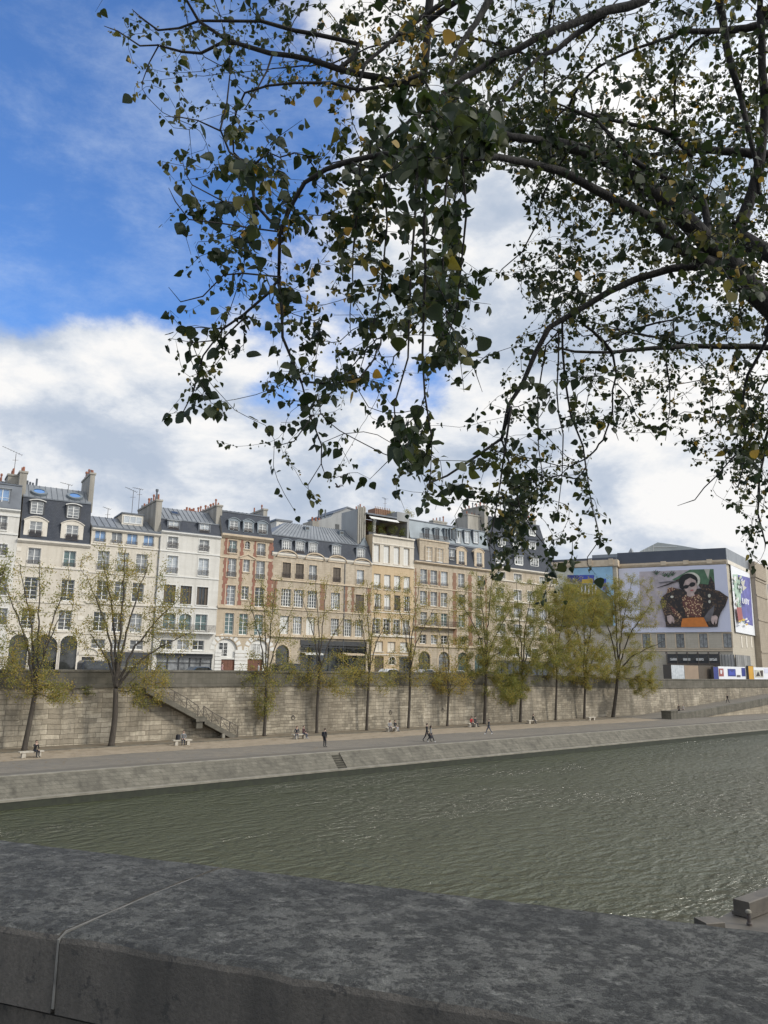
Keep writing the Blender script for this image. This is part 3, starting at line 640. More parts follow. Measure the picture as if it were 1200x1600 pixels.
class Bld:
    def __init__(s, nm, key, label, vtop, wallmat, trim, depth=11, cat='apartment building'):
        s.f = FR[key] if isinstance(key, str) else key; s.W = s.f.W; s.vt = vtop; s.depth = depth; s.wm = wallmat; s.trim = trim
        s.root = empty(nm, s.f.O, s.f.a, label, cat, 'buildings along the quay'); s.holes = []
    def hole(s, u0, u1, v0, v1, arch=0.0): s.holes.append((u0, u1, v0, v1, arch))
    def win(s, uc, v0, v1, w, arch=0.0, rail=0, d=0.0, parent=None, cut=True, name='window', **kw):
        kw.setdefault('sur', None)
        if kw.get('glass','glass_dark') in ('glass_dark','glass_teal') and kw.get('style','case') in ('case','sash','wide'):
            q_ = WR.random(); kw['glass'] = kw.get('glass','glass_dark') if q_ < .55 else 'glass_smoke' if q_ < .8 else 'glass_mid'
        key = (round(w,3), round(v1-v0,3), round(arch,3), tuple(sorted(kw.items())), s.trim)
        if key in _wcache:
            o = bpy.data.objects.new(name, _wcache[key]); COL.objects.link(o)
        else:
            mb, mats = window_mesh(w, v1-v0, arch, **kw); mats[2] = MT[s.trim]
            o = mb.build(name, mats); _wcache[key] = o.data
        o.parent = parent or s.root; o.location = (uc, d, v0)
        if cut: s.hole(uc-w/2, uc+w/2, v0, v1, arch)
        if rail and parent is None:
            r = railing_mb(w+.1, rail).build('railing', MT['iron'], o)
        return o
    def row(s, k, tb, cols, w, d=0.0, **kw):
        """tb: ((x,ytop),(x,ybot)) zoom coords at one window; cols: zoom x of window centres with their y"""
        v1 = s.f.fp(*zp(k, *tb[0]), d)[1]; v0 = s.f.fp(*zp(k, *tb[1]), d)[1]; out = []
        for c in cols:
            kk = dict(kw)
            if isinstance(c, tuple): c, ex = c; kk.update(ex)
            ww = kk.pop('w', w)
            uc = s.f.col(zp(k, c, 0)[0], (v0+v1)/2, d); vb = kk.pop('vb', v0)
            out.append(s.win(uc, vb, v1, ww, d=d, **kk))
        s.last = (v0, v1); return out
    def wall(s, extra_holes=(), v0=0.0):
        H = s.holes; W = s.W; T = s.vt; mb = MB(); rv = 0.27
        us = sorted({0, W, *[max(0,min(W,x)) for h in H for x in h[:2]]}); vs = sorted({v0, T, *[max(v0,min(T,x)) for h in H for x in h[2:4]]})
        for a, b in zip(us, us[1:]):
            if b-a < 1e-5: continue
            run = None
            for c, d in zip(vs, vs[1:]):
                if d-c < 1e-5: continue
                cu, cv = (a+b)/2, (c+d)/2
                if any(h[0] < cu < h[1] and h[2] < cv < h[3] for h in H): continue
                mb.poly([(a,0,c),(b,0,c),(b,0,d),(a,0,d)])
        for (a, b, c, d, ar) in H:
            vs_ = d-ar
            mb.poly([(a,0,c),(a,rv,c),(a,rv,vs_),(a,0,vs_)]); mb.poly([(b,rv,c),(b,0,c),(b,0,vs_),(b,rv,vs_)]); mb.poly([(a,rv,c),(a,0,c),(b,0,c),(b,rv,c)])
            if ar <= .02: mb.poly([(a,0,d),(a,rv,d),(b,rv,d),(b,0,d)])
            else:
                n = 12; cx = (a+b)/2; hw = (b-a)/2
                P = [(cx-hw*math.cos(PI*k/n), vs_+ar*math.sin(PI*k/n)) for k in range(n+1)]
                for p, q in zip(P, P[1:]):
                    mb.poly([(p[0],0,p[1]),(q[0],0,q[1]),(q[0],0,d),(p[0],0,d)])
                    mb.poly([(p[0],0,p[1]),(p[0],rv,p[1]),(q[0],rv,q[1]),(q[0],0,q[1])])
        D = s.depth
        mb.poly([(0,D,v0),(0,0,v0),(0,0,T),(0,D,T)]); mb.poly([(W,0,v0),(W,D,v0),(W,D,T),(W,0,T)]); mb.poly([(W,D,v0),(0,D,v0),(0,D,T),(W,D,T)]); mb.poly([(0,0,T),(W,0,T),(W,D,T),(0,D,T)])
        return mb.build('wall', MT[s.wm], s.root)
    def course(s, v, h=0.22, pr=0.12, mat=None, u0=0, u1=None, name='string_course', prof=False):
        mb = MB(); u1 = s.W if u1 is None else u1
        if prof: mb.prism([(-pr*.3,v),(-pr,v+h*.55),(-pr,v+h),(0.02,v+h),(0.02,v)], 'x', u0+.004, u1-.004)
        else: mb.box(u0+.004, u1-.004, -pr, .02, v, v+h)
        return mb.build(name, MT[mat or s.trim], s.root)
    def vat(s, k, x, y, d=0.0): return s.f.fp(*zp(k, x, y), d)[1]
    def uat(s, k, x, y, d=0.0): return s.f.fp(*zp(k, x, y), d)[0]
    def mansard(s, v1, d1, v2, d2, u0=0.0, u1=None, lower='slate', upper='zinc', seams=0.65, v0=None, hip=(0,0), back=True, d0=-0.1, name='roof'):
        u1 = s.W if u1 is None else u1; v0 = s.vt if v0 is None else v0; D = s.depth; mb = MB()
        hl, hr = hip; db = D+.1
        # rings of (u0,u1,d,v)
        A = (u0, u1, d0, v0); B = (u0, u1, d1, v1); C = (u0+hl, u1-hr, d2, v2); C2 = (u0+hl, u1-hr, max(D-d2, d2+.2), v2); B2 = (u0, u1, D-d1, v1); A2 = (u0, u1, db, v0)
        def strip(p, q, m): mb.poly([(p[0],p[2],p[3]),(p[1],p[2],p[3]),(q[1],q[2],q[3]),(q[0],q[2],q[3])], m)
        strip(A, B, 0); strip(B, C, 1); strip(C, C2, 1); strip(C2, B2, 1); strip(B2, A2, 0)
        for e in (0, 1):
            mb.poly([(A[e],A[2],A[3]),(B[e],B[2],B[3]),(B2[e],B2[2],B2[3]),(A2[e],A2[2],A2[3])], 2)
            mb.poly([(B[e],B[2],B[3]),(C[e],C[2],C[3]),(C2[e],C2[2],C2[3]),(B2[e],B2[2],B2[3])], 1 if (hl if e == 0 else hr) else 2)
        L = u1-u0; n = int(L/seams)
        for k in range(1, n):
            ub = u0+L*k/n; tt = (ub-u0)/L; ut = C[0]+(C[1]-C[0])*tt
            mb.bar((ub,d1,v1+.03),(ut,d2,v2+.03),.05,.07,3)
        mb.box(u0, u1, d1-.12, d1+.05, v1-.1, v1+.06, 3)
        mb.box(u0, u1, d0-.09, d0+.08, v0-.03, v0+.12, 3)
        return mb.build(name, [MT[lower], MT[upper], MT['render'], MT['zinc_dark']], s.root)
    def dormer(s, uc, v0, w, h, d0, run, kind='flat', mats=('zinc_dark','zinc'), wkw=None, fw=0.22, rail=0, roof_rise=0.3):
        mb = MB(); W2 = w/2+fw; T = v0+h
        # front jambs, lintel, cheeks, roof
        mb.box(uc-W2, uc-w/2, d0, d0+.2, v0, T, 0); mb.box(uc+w/2, uc+W2, d0, d0+.2, v0, T, 0); mb.box(uc-w/2, uc+w/2, d0, d0+.2, v0-.12, v0, 0)
        mb.box(uc-W2, uc-W2+.06, d0+.2, d0+run, v0, T, 2); mb.box(uc+W2-.06, uc+W2, d0+.2, d0+run, v0, T, 2)
        if kind == 'flat':
            mb.box(uc-W2-.1, uc+W2+.1, d0-.12, d0+run, T, T+.16, 1)
        else:
            n = 10; rise = roof_rise; e = .1
            P = [(uc-(W2+e)*math.cos(PI*k/n), T+rise*math.sin(PI*k/n)) for k in range(n+1)] if kind == 'arch' else [(uc-(W2+e)*(1-2*k/n), T+rise*(1-(1-2*k/n)**2)) for k in range(n+1)]
            if kind == 'gable': P = [(uc-W2-e,T),(uc,T+rise),(uc+W2+e,T)]
            out = P+[(uc+W2+e,T-.12),(uc-W2-e,T-.12)]
            mb.prism(P+[(uc+W2+e,T-.004)] if False else P, 'y', d0, d0+.2, 0)
            for p, q in zip(P, P[1:]):
                mb.poly([(p[0],d0-.1,p[1]+.02),(q[0],d0-.1,q[1]+.02),(q[0],d0+run,q[1]+.02),(p[0],d0+run,p[1]+.02)], 1)
                mb.poly([(p[0],d0-.1,p[1]+.13),(q[0],d0-.1,q[1]+.13),(q[0],d0+run,q[1]+.13),(p[0],d0+run,p[1]+.13)], 1)
                mb.poly([(p[0],d0-.1,p[1]+.02),(q[0],d0-.1,q[1]+.02),(q[0],d0-.1,q[1]+.13),(p[0],d0-.1,p[1]+.13)], 1)
        o = mb.build('dormer', [MT[mats[0]], MT[mats[1]], MT['zinc_dark']], s.root)
        wk = dict(bars=3, sill=False); wk.update(wkw or {})
        s.win(uc, v0, T, w, d=d0-.12, parent=o, cut=False, **wk)
        if rail: railing_mb(w+.1, rail).build('railing', MT['iron'], o, loc=(uc, d0, v0))
        return o
    def chimney(s, u0, u1, d0, d1, v0, v1, pots=5, mat='render', potmat='terracotta'):
        mb = MB(); mb.box(u0, u1, d0, d1, v0, v1-.25, 0); mb.box(u0-.1, u1+.1, d0-.1, d1+.1, v1-.25, v1, 1)
        o = mb.build('chimney', [MT[mat], MT['render']], s.root); rnd = random.Random(int(u0*100+v1*10))
        for k in range(pots):
            t = (k+.5)/pots; h = rnd.uniform(.35,.95); p = MB(); r = rnd.uniform(.11,.15)
            x = (u0+u1)/2+(0 if u1-u0 < d1-d0 else (t-.5)*(u1-u0)); y = d0+(d1-d0)*t if u1-u0 < d1-d0 else (d0+d1)/2
            p.tube([(x,y,v1-.01),(x,y,v1+.1),(x,y,v1+h)], [r*1.25,r,r*.85], 8); 
            if rnd.random() < .35: p.tube([(x,y,v1+h),(x,y,v1+h+.25)], [r*1.4,r*1.1], 8)
            p.build('chimney_pot', MT[potmat if rnd.random() < .75 else 'zinc_dark'], o)
        return o
    def antenna(s, u_, d, v0, v1, n=7, boom=1.2, tilt=0.2):
        mb = MB(); mb.tube([(u_,d,v0),(u_,d,v1)], .035, 5)
        a = (u_-boom*.7,d+.3,v1+tilt); b = (u_+boom*.3,d-.1,v1-.1); mb.bar(a, b, .04)
        for k in range(n):
            t = k/(n-1); p = Vector(a).lerp(Vector(b), t); l = .22+.3*t; mb.bar(p+Vector((0,-l,0)), p+Vector((0,l,0)), .025)
        mb.bar((u_-.35,d,v1-.9),(u_+.35,d,v1-.8),.035)
        return mb.build('antenna', MT['iron'], s.root)

def brick_panel(B, u0, u1, v0, v1, mat='brick', tooth=0.12, pr=0.02):
    """toothed brick strip standing 20 mm proud"""
    mb = MB(); n = max(2, int((v1-v0)/.55))
    for k in range(n):
        a = v0+(v1-v0)*k/n; b = v0+(v1-v0)*(k+1)/n-.001; e = tooth if k % 2 else 0
        mb.box(u0+e, u1-e, -pr, .01, a, b)
    return mb.build('brick_panel', MT[mat], B.root)
def pediment(B, uc, v, w, h, pr=.2, arch=True, name='pediment', mat=None):
    mb = MB(); n = 12
    P = [(uc-w/2*math.cos(PI*k/n), v+h*math.sin(PI*k/n)) for k in range(n+1)] if arch == 'round' else [(uc-w/2*(1-2*k/n), v+h*(1-(1-2*k/n)**2)) for k in range(n+1)] if arch else [(uc-w/2,v),(uc,v+h),(uc+w/2,v)]
    mb.prism(P, 'y', -pr*.4, .02)
    for p, q in zip(P, P[1:]):
        for zz in (0, .18): mb.poly([(p[0],-pr,p[1]+zz),(q[0],-pr,q[1]+zz),(q[0],.02,q[1]+zz),(p[0],.02,p[1]+zz)])
        mb.poly([(p[0],-pr,p[1]),(q[0],-pr,q[1]),(q[0],-pr,q[1]+.18),(p[0],-pr,p[1]+.18)])
    return mb.build(name, MT[mat or B.trim], B.root)
def balcony(B, u0, u1, v, pr=0.7, rail=1.0, slab=.2):
    mb = MB(); mb.box(u0, u1, -pr, .02, v-slab, v); o = mb.build('balcony', MT[B.trim], B.root)
    r = railing_mb(u1-u0-.06, rail, -pr+.06)
    for x in (-(u1-u0)/2+.05, (u1-u0)/2-.05): r.box(x-.015, x+.015, -pr+.06, 0, rail-.05, rail)
    r.build('railing', MT['iron'], o, loc=((u0+u1)/2, 0, v+.005)); return o
def shopfront(B, u0, u1, v1, mat='dark_paint', glassm='glass_dark', fascia=.6, v0=.6, name='shopfront'):
    B.hole(u0, u1, v0, v1-fascia); mb = MB(); mb.box(u0-.05, u1+.05, -.12, .02, v1-fascia, v1, 0)
    mb.poly([(u0,.22,v0),(u1,.22,v0),(u1,.22,v1-fascia),(u0,.22,v1-fascia)], 1)
    n = max(2, int((u1-u0)/1.5))
    for k in range(n+1):
        x = u0+(u1-u0)*k/n; mb.box(max(u0,x-.07), min(u1,x+.07), .1, .2, v0, v1-fascia, 0)
    mb.box(u0, u1, .12, .2, v1-fascia-.7, v1-fascia-.6, 0); mb.box(u0, u1, .08, .2, v0, v0+.7, 0)
    return mb.build(name, [MT[mat], MT[glassm]], B.root)
def awning(B, u0, u1, v, pr=1.1, drop=.5, mat='shutter_white'):
    mb = MB(); mb.prism([(0,v),(-pr,v-drop),(-pr,v-drop-.22),(-pr+.03,v-drop-.22),(-pr+.03,v-drop-.02),(0,v-.06)], 'x', u0, u1)
    return mb.build('awning', MT[mat], B.root)
def door(B, uc, v0, v1, w, mat='dark_paint', arch=0.0):
    B.hole(uc-w/2, uc+w/2, v0, v1, arch); mb = MB(); mb.box(uc-w/2, uc+w/2, .2, .26, v0, v1)
    for sx in (-1, 1):
        for k in range(3):
            z = v0+(v1-v0)*(.06+.31*k); mb.box(uc+sx*w*.25-w*.18, uc+sx*w*.25+w*.18, .18, .2, z, z+(v1-v0)*.25)
    o = mb.build('door', MT[mat], B.root); h = MB(); h.tube([(uc+.06,.12,v0+1.05),(uc+.06,.2,v0+1.05)], .035, 6); h.build('handle', MT['iron'], o); return o

# ---- A : white house cut by the left edge of the picture
B = Bld('white_house', 'A', 'white rendered house with dark attic cut off at the far left edge', FR['A'].fp(20, 796)[1], 'white_stone', 'trim_white')
vA = B.vt
for (yt, yb) in ((805,828),(850,868),(902,930),(950,976)):
    v1 = B.f.fp(3, yt)[1]; v0 = B.f.fp(3, yb)[1]; uc = B.f.col(2, (v0+v1)/2)
    for k in range(4): B.win(uc-3.1*k, v0, v1, 1.25, sur=True, glass='glass_mid' if k % 2 == 0 else 'glass_dark', rail=.9)
B.course(B.f.fp(10,835)[1], .2); B.course(B.f.fp(10,941)[1], .2); B.course(vA-.9, .25, .1); B.course(vA-.35, .34, .3, prof=True, name='cornice')
shopfront(B, .8, B.W-1.2, 4.0, 'dark_paint')
B.wall()
v1 = B.f.fp(12, 757, 1.2)[1]
B.mansard(v1, 1.0, v1+.8, 4, lower='zinc_dark', upper='zinc_dark')
uc = B.f.fp(4, 775)[0]
for k in range(3): B.dormer(uc-3.3*k, B.f.fp(4,791,.15)[1], 1.6, 2.2, .12, 2, wkw=dict(glass='glass_sky', bars=1), fw=.1)
ch = B.f.fp(22, 742, 2.5)
B.chimney(ch[0]-.6, ch[0]+.6, 3.2, 6.5, vA+2, B.f.fp(22,741,3.2)[1], 6)
B.chimney(B.f.fp(3,750,5)[0]-.8, B.f.fp(3,750,5)[0]+.8, 6, 9, vA+2, B.f.fp(3,752,6)[1], 4)
B.antenna(B.f.fp(23,735,3)[0], 3.6, B.f.fp(23,737,3.6)[1]-.4, B.f.fp(25,709,3.6)[1], 8, 2.3, .8)

# ---- B : cream house with tall dark mansard
B = Bld('cream_house', 'B', 'cream house with tall dark mansard, two blue oval skylights and three ground arches', FR['B'].fp(*zp(7,600,1165))[1], 'cream_stone', 'trim_stone')
B.row(1, ((408,640),(408,735)), [(200,dict(glass='glass_mid')), 408], 1.45, sur=True, glass='glass_teal', rail=.5, bars=1); r1 = B.last
B.row(1, ((395,808),(395,935)), [180, 395], 1.55, sur=True, bars=4); r2 = B.last
B.row(1, ((380,988),(380,1105)), [163, 380], 1.55, sur=True, bars=4); r3 = B.last
vg = B.vat(1, 300, 1133)
uL, uM, uR = B.f.col(zp(1,108,0)[0], 4), B.f.col(zp(1,258,0)[0], 4), B.f.col(zp(1,400,0)[0], 4)
for uc, wd_ in ((uL,2.1),(uM,3.1),(uR,2.0)): B.win(uc, .6, vg, wd_, arch=wd_/2, sur=True, surw=.3, style='shop', frame='dark_paint', sill=False)
for v in (r1[0]-.32, r2[0]-.35, vg+.35): B.course(v, .2, .1)
B.course(B.vt-.45, .45, .35, prof=True, name='cornice')
for k in range(9):  # quoins
    v = vg+.8+k*1.15
    if v < B.vt-1.2:
        for u0, u1 in ((.02,.75 if k % 2 else .55),(B.W-(.75 if k % 2 else .55),B.W-.02)):
            mb = MB(); mb.box(u0, u1, -.04, .01, v, v+.5); mb.build('quoin', MT['trim_stone'], B.root)
B.wall()
vm = B.f.fp(*zp(7,700,650), 1.1)[1]; vr = B.f.fp(*zp(7,700,500), 3.6)[1]
B.mansard(vm, 1.1, vr, 3.6, u0=.25, u1=B.W-.15)
for px_, py0, py1 in ((445,917,1112),(900,965,1160)):
    f = B.f; v0 = f.fp(*zp(7,px_,py1),.05)[1]; v1 = f.fp(*zp(7,px_,py0),.05)[1]; uc = f.col(zp(7,px_,0)[0], (v0+v1)/2, .05)
    B.dormer(uc, v0, 1.45, v1-v0, .02, 1.5, 'seg', ('trim_stone','trim_stone'), dict(glass='glass_mid', bars=3), fw=.62, rail=.8, roof_rise=.55)
for px_, py0, py1 in ((465,672,825),(917,725,880)):
    f = B.f; v0 = f.fp(*zp(7,px_,py1),.6)[1]; v1 = f.fp(*zp(7,px_,py0),.6)[1]; uc = f.col(zp(7,px_,0)[0], (v0+v1)/2, .6)
    B.dormer(uc, v0, 1.45, v1-v0, .55, 1.2, 'seg', ('dark_paint','trim_white'), dict(glass='glass_mid', bars=3), fw=.17, roof_rise=.22)
for px_, py in ((490,540),(935,592)):
    d = 1.1+(2.5)*.55; uc, v = B.f.fp(*zp(7,px_,py), 2.1); mb = MB(); n = 24
    nrm = Vector((0,-(vr-vm),2.5)).normalized(); tv = Vector((0,2.5,vr-vm)).normalized(); c0 = Vector((uc,2.1,vm+(vr-vm)*.4))+nrm*.03
    P = lambda r1_, r2_, h: [tuple(c0+Vector((1,0,0))*r1_*math.cos(2*PI*k/n)+tv*r2_*math.sin(2*PI*k/n)+nrm*h) for k in range(n)]
    a, b, c = P(1.05,.85,0), P(.98,.8,.28), P(.68,.52,.28)
    for k in range(n):
        j = (k+1) % n; mb.poly([a[k],a[j],b[j],b[k]], 0); mb.poly([b[k],b[j],c[j],c[k]], 0)
    mb.poly(P(.68,.52,.22), 1); mb.build('oval_skylight', [MT['zinc_blue'], MT['skylight']], B.root)
cu = B.f.fp(*zp(7,280,400), 1.6); B.chimney(B.f.fp(*zp(7,228,520),1.6)[0], B.f.fp(*zp(7,322,520),1.6)[0], 1.6, 5.0, vm, B.f.fp(*zp(7,280,285),1.6)[1], 4)
B.chimney(B.f.fp(*zp(7,1108,600),1.6)[0], B.f.fp(*zp(7,1168,600),1.6)[0], 1.6, 7.5, vm-1, B.f.fp(*zp(7,1140,305),1.6)[1], 7)
B.antenna(B.f.fp(*zp(7,855,500),3.6)[0], 3.6, vr-.1, B.f.fp(*zp(7,855,455),3.6)[1], 6, 1.4)
for px_ in (340,375,410,455):
    uc = B.f.fp(*zp(7,px_,470),5)[0]; mb = MB(); mb.tube([(uc,5,vr-.2),(uc,5,vr+random.Random(px_).uniform(.5,1.3))], .13, 7); mb.build('vent_pipe', MT['zinc_dark'], B.root)

# ---- C : white house with low zinc roof and box attic
B = Bld('white_house', 'C', 'white house with low zinc roof carrying a box attic with a wide window', FR['C'].fp(*zp(1,720,522))[1], 'cream_stone', 'trim_stone')
f = B.f
B.row(1, ((588,518),(588,588)), [588,(685,dict(glass='glass_mid')),775,872], 1.35, glass='glass_sky', bars=0, rail=.4); r1 = B.last
B.row(1, ((605,640),(605,755)), [605,(718,dict(glass='glass_light')),828], 1.45, sur=True, rail=.9, glass='glass_mid'); r2 = B.last
B.row(1, ((808,828),(808,940)), [600,705,808], 1.5, sur=True, bars=3); r3 = B.last
B.row(1, ((582,998),(582,1112)), [582,690,795], 1.5, sur=True, bars=3); r4 = B.last
B.row(1, ((575,1157),(575,1215)), [575,695,800], 1.7, bars=1); r5 = B.last
B.course(r1[0]-.42, .2, .12); B.course(r2[0]-.4, .18, .1); B.course(r3[0]-.5, .3, .16); B.course(r4[0]-.4, .18, .1); B.course(B.vt-.35, .35, .3, prof=True, name='cornice')
ud = f.col(zp(1,515,0)[0], 3); door(B, ud, .6, f.fp(*zp(1,515,1262))[1], 1.5)
pediment(B, ud, f.fp(*zp(1,515,1250))[1], 2.4, .8, .25, 'round')
shopfront(B, ud+2.0, f.col(zp(1,872,0)[0], 3), f.fp(*zp(1,700,1232))[1], 'dark_paint')
B.wall()
vr = f.fp(*zp(1,640,447), 4.5)[1]; B.mansard(B.vt+.25, .1, vr, 4.5, lower='zinc', upper='zinc', seams=.8)
ua, ub = f.fp(*zp(1,715,460), 2.2)[0], f.fp(*zp(1,838,480), 2.2)[0]; va = f.fp(*zp(1,770,487), 2.2)[1]; vb = f.fp(*zp(1,770,427), 2.2)[1]
mb = MB(); mb.box(ua, ub, 2.2, 6.5, va-1, vb, 0); mb.box(ua-.15, ub+.15, 2.05, 6.6, vb, vb+.18, 1); bx = mb.build('box_attic', [MT['trim_stone'], MT['zinc_dark']], B.root)
B.win((ua+ub)/2, va+.15, vb-.25, (ub-ua)*.86, d=2.2-.28, parent=bx, cut=False, glass='glass_light', style='wide', bars=0, sill=False)
B.antenna(f.fp(*zp(1,775,380),4.5)[0], 4.5, vr-.2, f.fp(*zp(1,775,290),4.5)[1], 7, 1.5, .5); B.antenna(f.fp(*zp(1,812,380),5)[0], 5, vr-.2, f.fp(*zp(1,812,275),5)[1], 6, 1.3, .1)
B.antenna(f.fp(*zp(1,630,440),4)[0], 4, vr-.4, f.fp(*zp(1,630,392),4)[1], 5, .9)
dp = MB(); dp.tube([(B.W-.12,-.12,.6),(B.W-.12,-.12,B.vt-.2)], .07, 6); dp.build('drainpipe', MT['zinc_dark'], B.root)

# ---- D : white house with slate mansard and two box dormers
B = Bld('white_house', 'D', 'white house with two box dormers and a dark shopfront, left of the brick house', FR['D'].fp(*zp(2,350,432))[1], 'white_stone', 'trim_white')
f = B.f
B.row(2, ((457,478),(457,562)), [232,457], 1.4, sur=True, glass='glass_mid', rail=.8, bars=2); r1 = B.last
B.row(2, ((452,612),(452,738)), [228,452], 1.45, sur=True, glass='glass_light', rail=.8, bars=1); r2 = B.last
B.row(2, ((443,818),(443,948)), [207,325,443], 1.6, sur=True, style='half', frame='shutter_brown'); r3 = B.last
B.row(2, ((435,1015),(435,1135)), [(205,dict(arch=.6)),(320,dict(arch=.6)),435], 1.7, sur=True, glass='glass_teal', bars=1); r4 = B.last
B.row(2, ((415,1203),(415,1275)), [185,305,415], 1.6, glass='glass_dark', bars=1); r5 = B.last
B.course(r1[0]-.45, .16, .1); B.course(r2[0]-.42, .16, .1); B.course(r3[0]-.45, .2, .14); B.course(B.vt-.35, .35, .3, prof=True, name='cornice')
balcony(B, .3, B.W-.3, r4[0]-.2, .8, .95)
vs_ = f.fp(*zp(2,400,1300))[1]; mb = MB(); mb.box(.2, B.W-.2, -.5, .02, vs_, vs_+.22); mb.build('shop_ledge', MT['trim_white'], B.root)
shopfront(B, .6, B.W-.35, vs_-.01, 'dark_paint', 'glass_mid', .55)
B.wall()
vm = f.fp(*zp(2,350,345), .9)[1]; vr = f.fp(*zp(2,300,262), 4.2)[1]; B.mansard(vm, .9, vr, 4.2)
for cx, yt, yb in ((237,340,405),(460,362,430)):
    v0 = f.fp(*zp(2,cx,yb),.2)[1]; v1 = f.fp(*zp(2,cx,yt),.2)[1]; uc = f.col(zp(2,cx,0)[0], (v0+v1)/2, .2); B.dormer(uc, v0, 1.35, v1-v0, .15, 1.6, 'flat', ('zinc_dark','zinc'), dict(glass='glass_light', bars=2), rail=.5)
uc, v = f.fp(*zp(2,245,285), 2.8); vv = vm+(vr-vm)*(2.8-.9)/3.3
mb = MB(); mb.prism([(2.3,vv-.30),(3.3,vv+.25),(3.3,vv+.38),(2.3,vv-.14)], 'x', uc-.55, uc+.55, 0); mb.poly([(uc-.42,2.36,vv-.09),(uc+.42,2.36,vv-.09),(uc+.42,3.24,vv+.375),(uc-.42,3.24,vv+.375)], 1); mb.build('roof_window', [MT['zinc_dark'], MT['glass_dark']], B.root)
ct = f.fp(*zp(2,125,185), .6)[1]; B.chimney(-.75, f.fp(*zp(2,148,300),.6)[0], .6, 9.5, B.vt-1, ct, 8)
mb = MB(); uu = f.fp(*zp(2,125,150), .6)[0]; mb.tube([(uu,1.2,ct-.05),(uu,1.2,ct+1.2)], .12, 7); mb.tube([(uu,1.2,ct+1.2),(uu,1.2,ct+1.5)], .2, 7); mb.build('vent_pipe', MT['zinc_dark'], B.root)
for px_ in (315,350,365,380,395,410,330):
    uc = f.fp(*zp(2,px_,285),6.0)[0]; mb = MB(); mb.tube([(uc,6.0,vr-.8),(uc,6.0,vr+random.Random(px_).uniform(.2,.9))], .15, 7); mb.build('chimney_pot', MT['terracotta'], B.root)

# ---- E : red brick and stone house
B = Bld('brick_house', 'E', 'narrow red brick and stone house with three arched dormers', FR['E'].fp(*zp(2,775,452))[1], 'tan_stone', 'trim_tan')
f = B.f
B.row(2, ((662,480),(662,572)), [662,868], 1.35, sur=True, rail=.6, glass='glass_teal', bars=2); r1 = B.last
B.row(2, ((770,487),(770,545)), [770], .8, sur=True, arch=.38, bars=2)
B.row(2, ((655,612),(655,745)), [655,862], 1.4, sur=True, rail=.7, glass='glass_mid', bars=2); r2 = B.last
B.row(2, ((762,620),(762,710)), [762], 1.0, sur=True, glass='glass_mid', bars=2); rc2 = B.last
B.row(2, ((647,805),(647,950)), [647,855], 1.45, sur=True, bars=4); r3 = B.last
B.row(2, ((752,812),(752,910)), [752], 1.05, sur=True, bars=3); rc3 = B.last
B.row(2, ((638,1005),(638,1160)), [638,740,850], 1.35, sur=True, bars=4, glass='glass_teal'); r4 = B.last
uc0 = f.col(zp(2,770,0)[0], r1[0]); pediment(B, uc0, r1[0]-.62, 2.6, .55, .22, False)
B.course(B.vt-.6, .6, .5, prof=True, name='cornice'); B.course(r1[0]-.75, .14, .1); B.course(r3[0]-.42, .3, .25, name='heavy_course'); B.course(r4[0]-.3, .18, .12)
vb1, vb0 = B.vt-1.3, r3[0]+.1
for cx in (602,712,810,925):
    u_ = f.col(zp(2,cx,0)[0], 12); w2 = .42 if cx in (602,925) else .30
    for a, b in ((r2[1]+.5, r1[1]+.3), (r3[0]+.1, r2[1]+.2)): brick_panel(B, u_-w2, u_+w2, a, b)
vga = f.fp(*zp(2,610,1188))[1]
for cx in (612,850):
    u_ = f.col(zp(2,cx,0)[0], 3.5); B.hole(u_-1.65, u_+1.65, .6, vga, 1.65)
    vd = f.fp(*zp(2,cx,1338))[1]; mb = MB(); mb.poly([(u_-1.65,.27,vd),(u_+1.65,.27,vd),(u_+1.65,.27,vga),(u_-1.65,.27,vga)], 0); mb.box(u_-1.65, u_+1.65, .02, .3, vd-.02, vd+.2, 0); mb.build('arch_panel', [MT['trim_white']], B.root)
    B.win(u_-.35, vd+.3, vga-.55, 1.35, d=.02, cut=False, bars=3, sill=False)
    mb = MB(); mb.box(u_-1.65, u_+1.65, .2, .26, .6, vd-.02, 0)
    for k in range(8): mb.box(u_-1.6+.4*k, u_-1.6+.4*k+.36, .185, .2, .7, vd-.1, 0)
    mb.build('garage_door', [MT['wood_brown']], B.root)
    for k in range(9):  # arch voussoirs
        t = PI*(k+.5)/9; mb = MB(); r0_, r1_ = 1.72, 2.35; hw = .25
        c, s_ = math.cos(t), math.sin(t); vs0 = vga-1.65
        mb.prism([(u_+c*r0_-s_*hw*.8, vs0+s_*r0_+c*hw*.8),(u_+c*r0_+s_*hw*.8, vs0+s_*r0_-c*hw*.8),(u_+c*r1_+s_*hw*1.15, vs0+s_*r1_-c*hw*1.15),(u_+c*r1_-s_*hw*1.15, vs0+s_*r1_+c*hw*1.15)], 'y', -.03, .01); mb.build('voussoir', MT['trim_white'], B.root)
for a, b in ((.05, 1.0), (B.W/2-1.0, B.W/2+.9), (B.W-.75, B.W-.05)):
    mb = MB()
    for k in range(8): mb.box(a, b, -.05, .01, .7+k*.5, 1.14+k*.5)
    mb.build('rusticated_pier', MT['trim_white'], B.root)
B.wall()
vm = f.fp(*zp(2,770,293), 1.3)[1]; B.mansard(vm, 1.3, vm+.7, 4.0, lower='slate', upper='zinc', u0=.1)
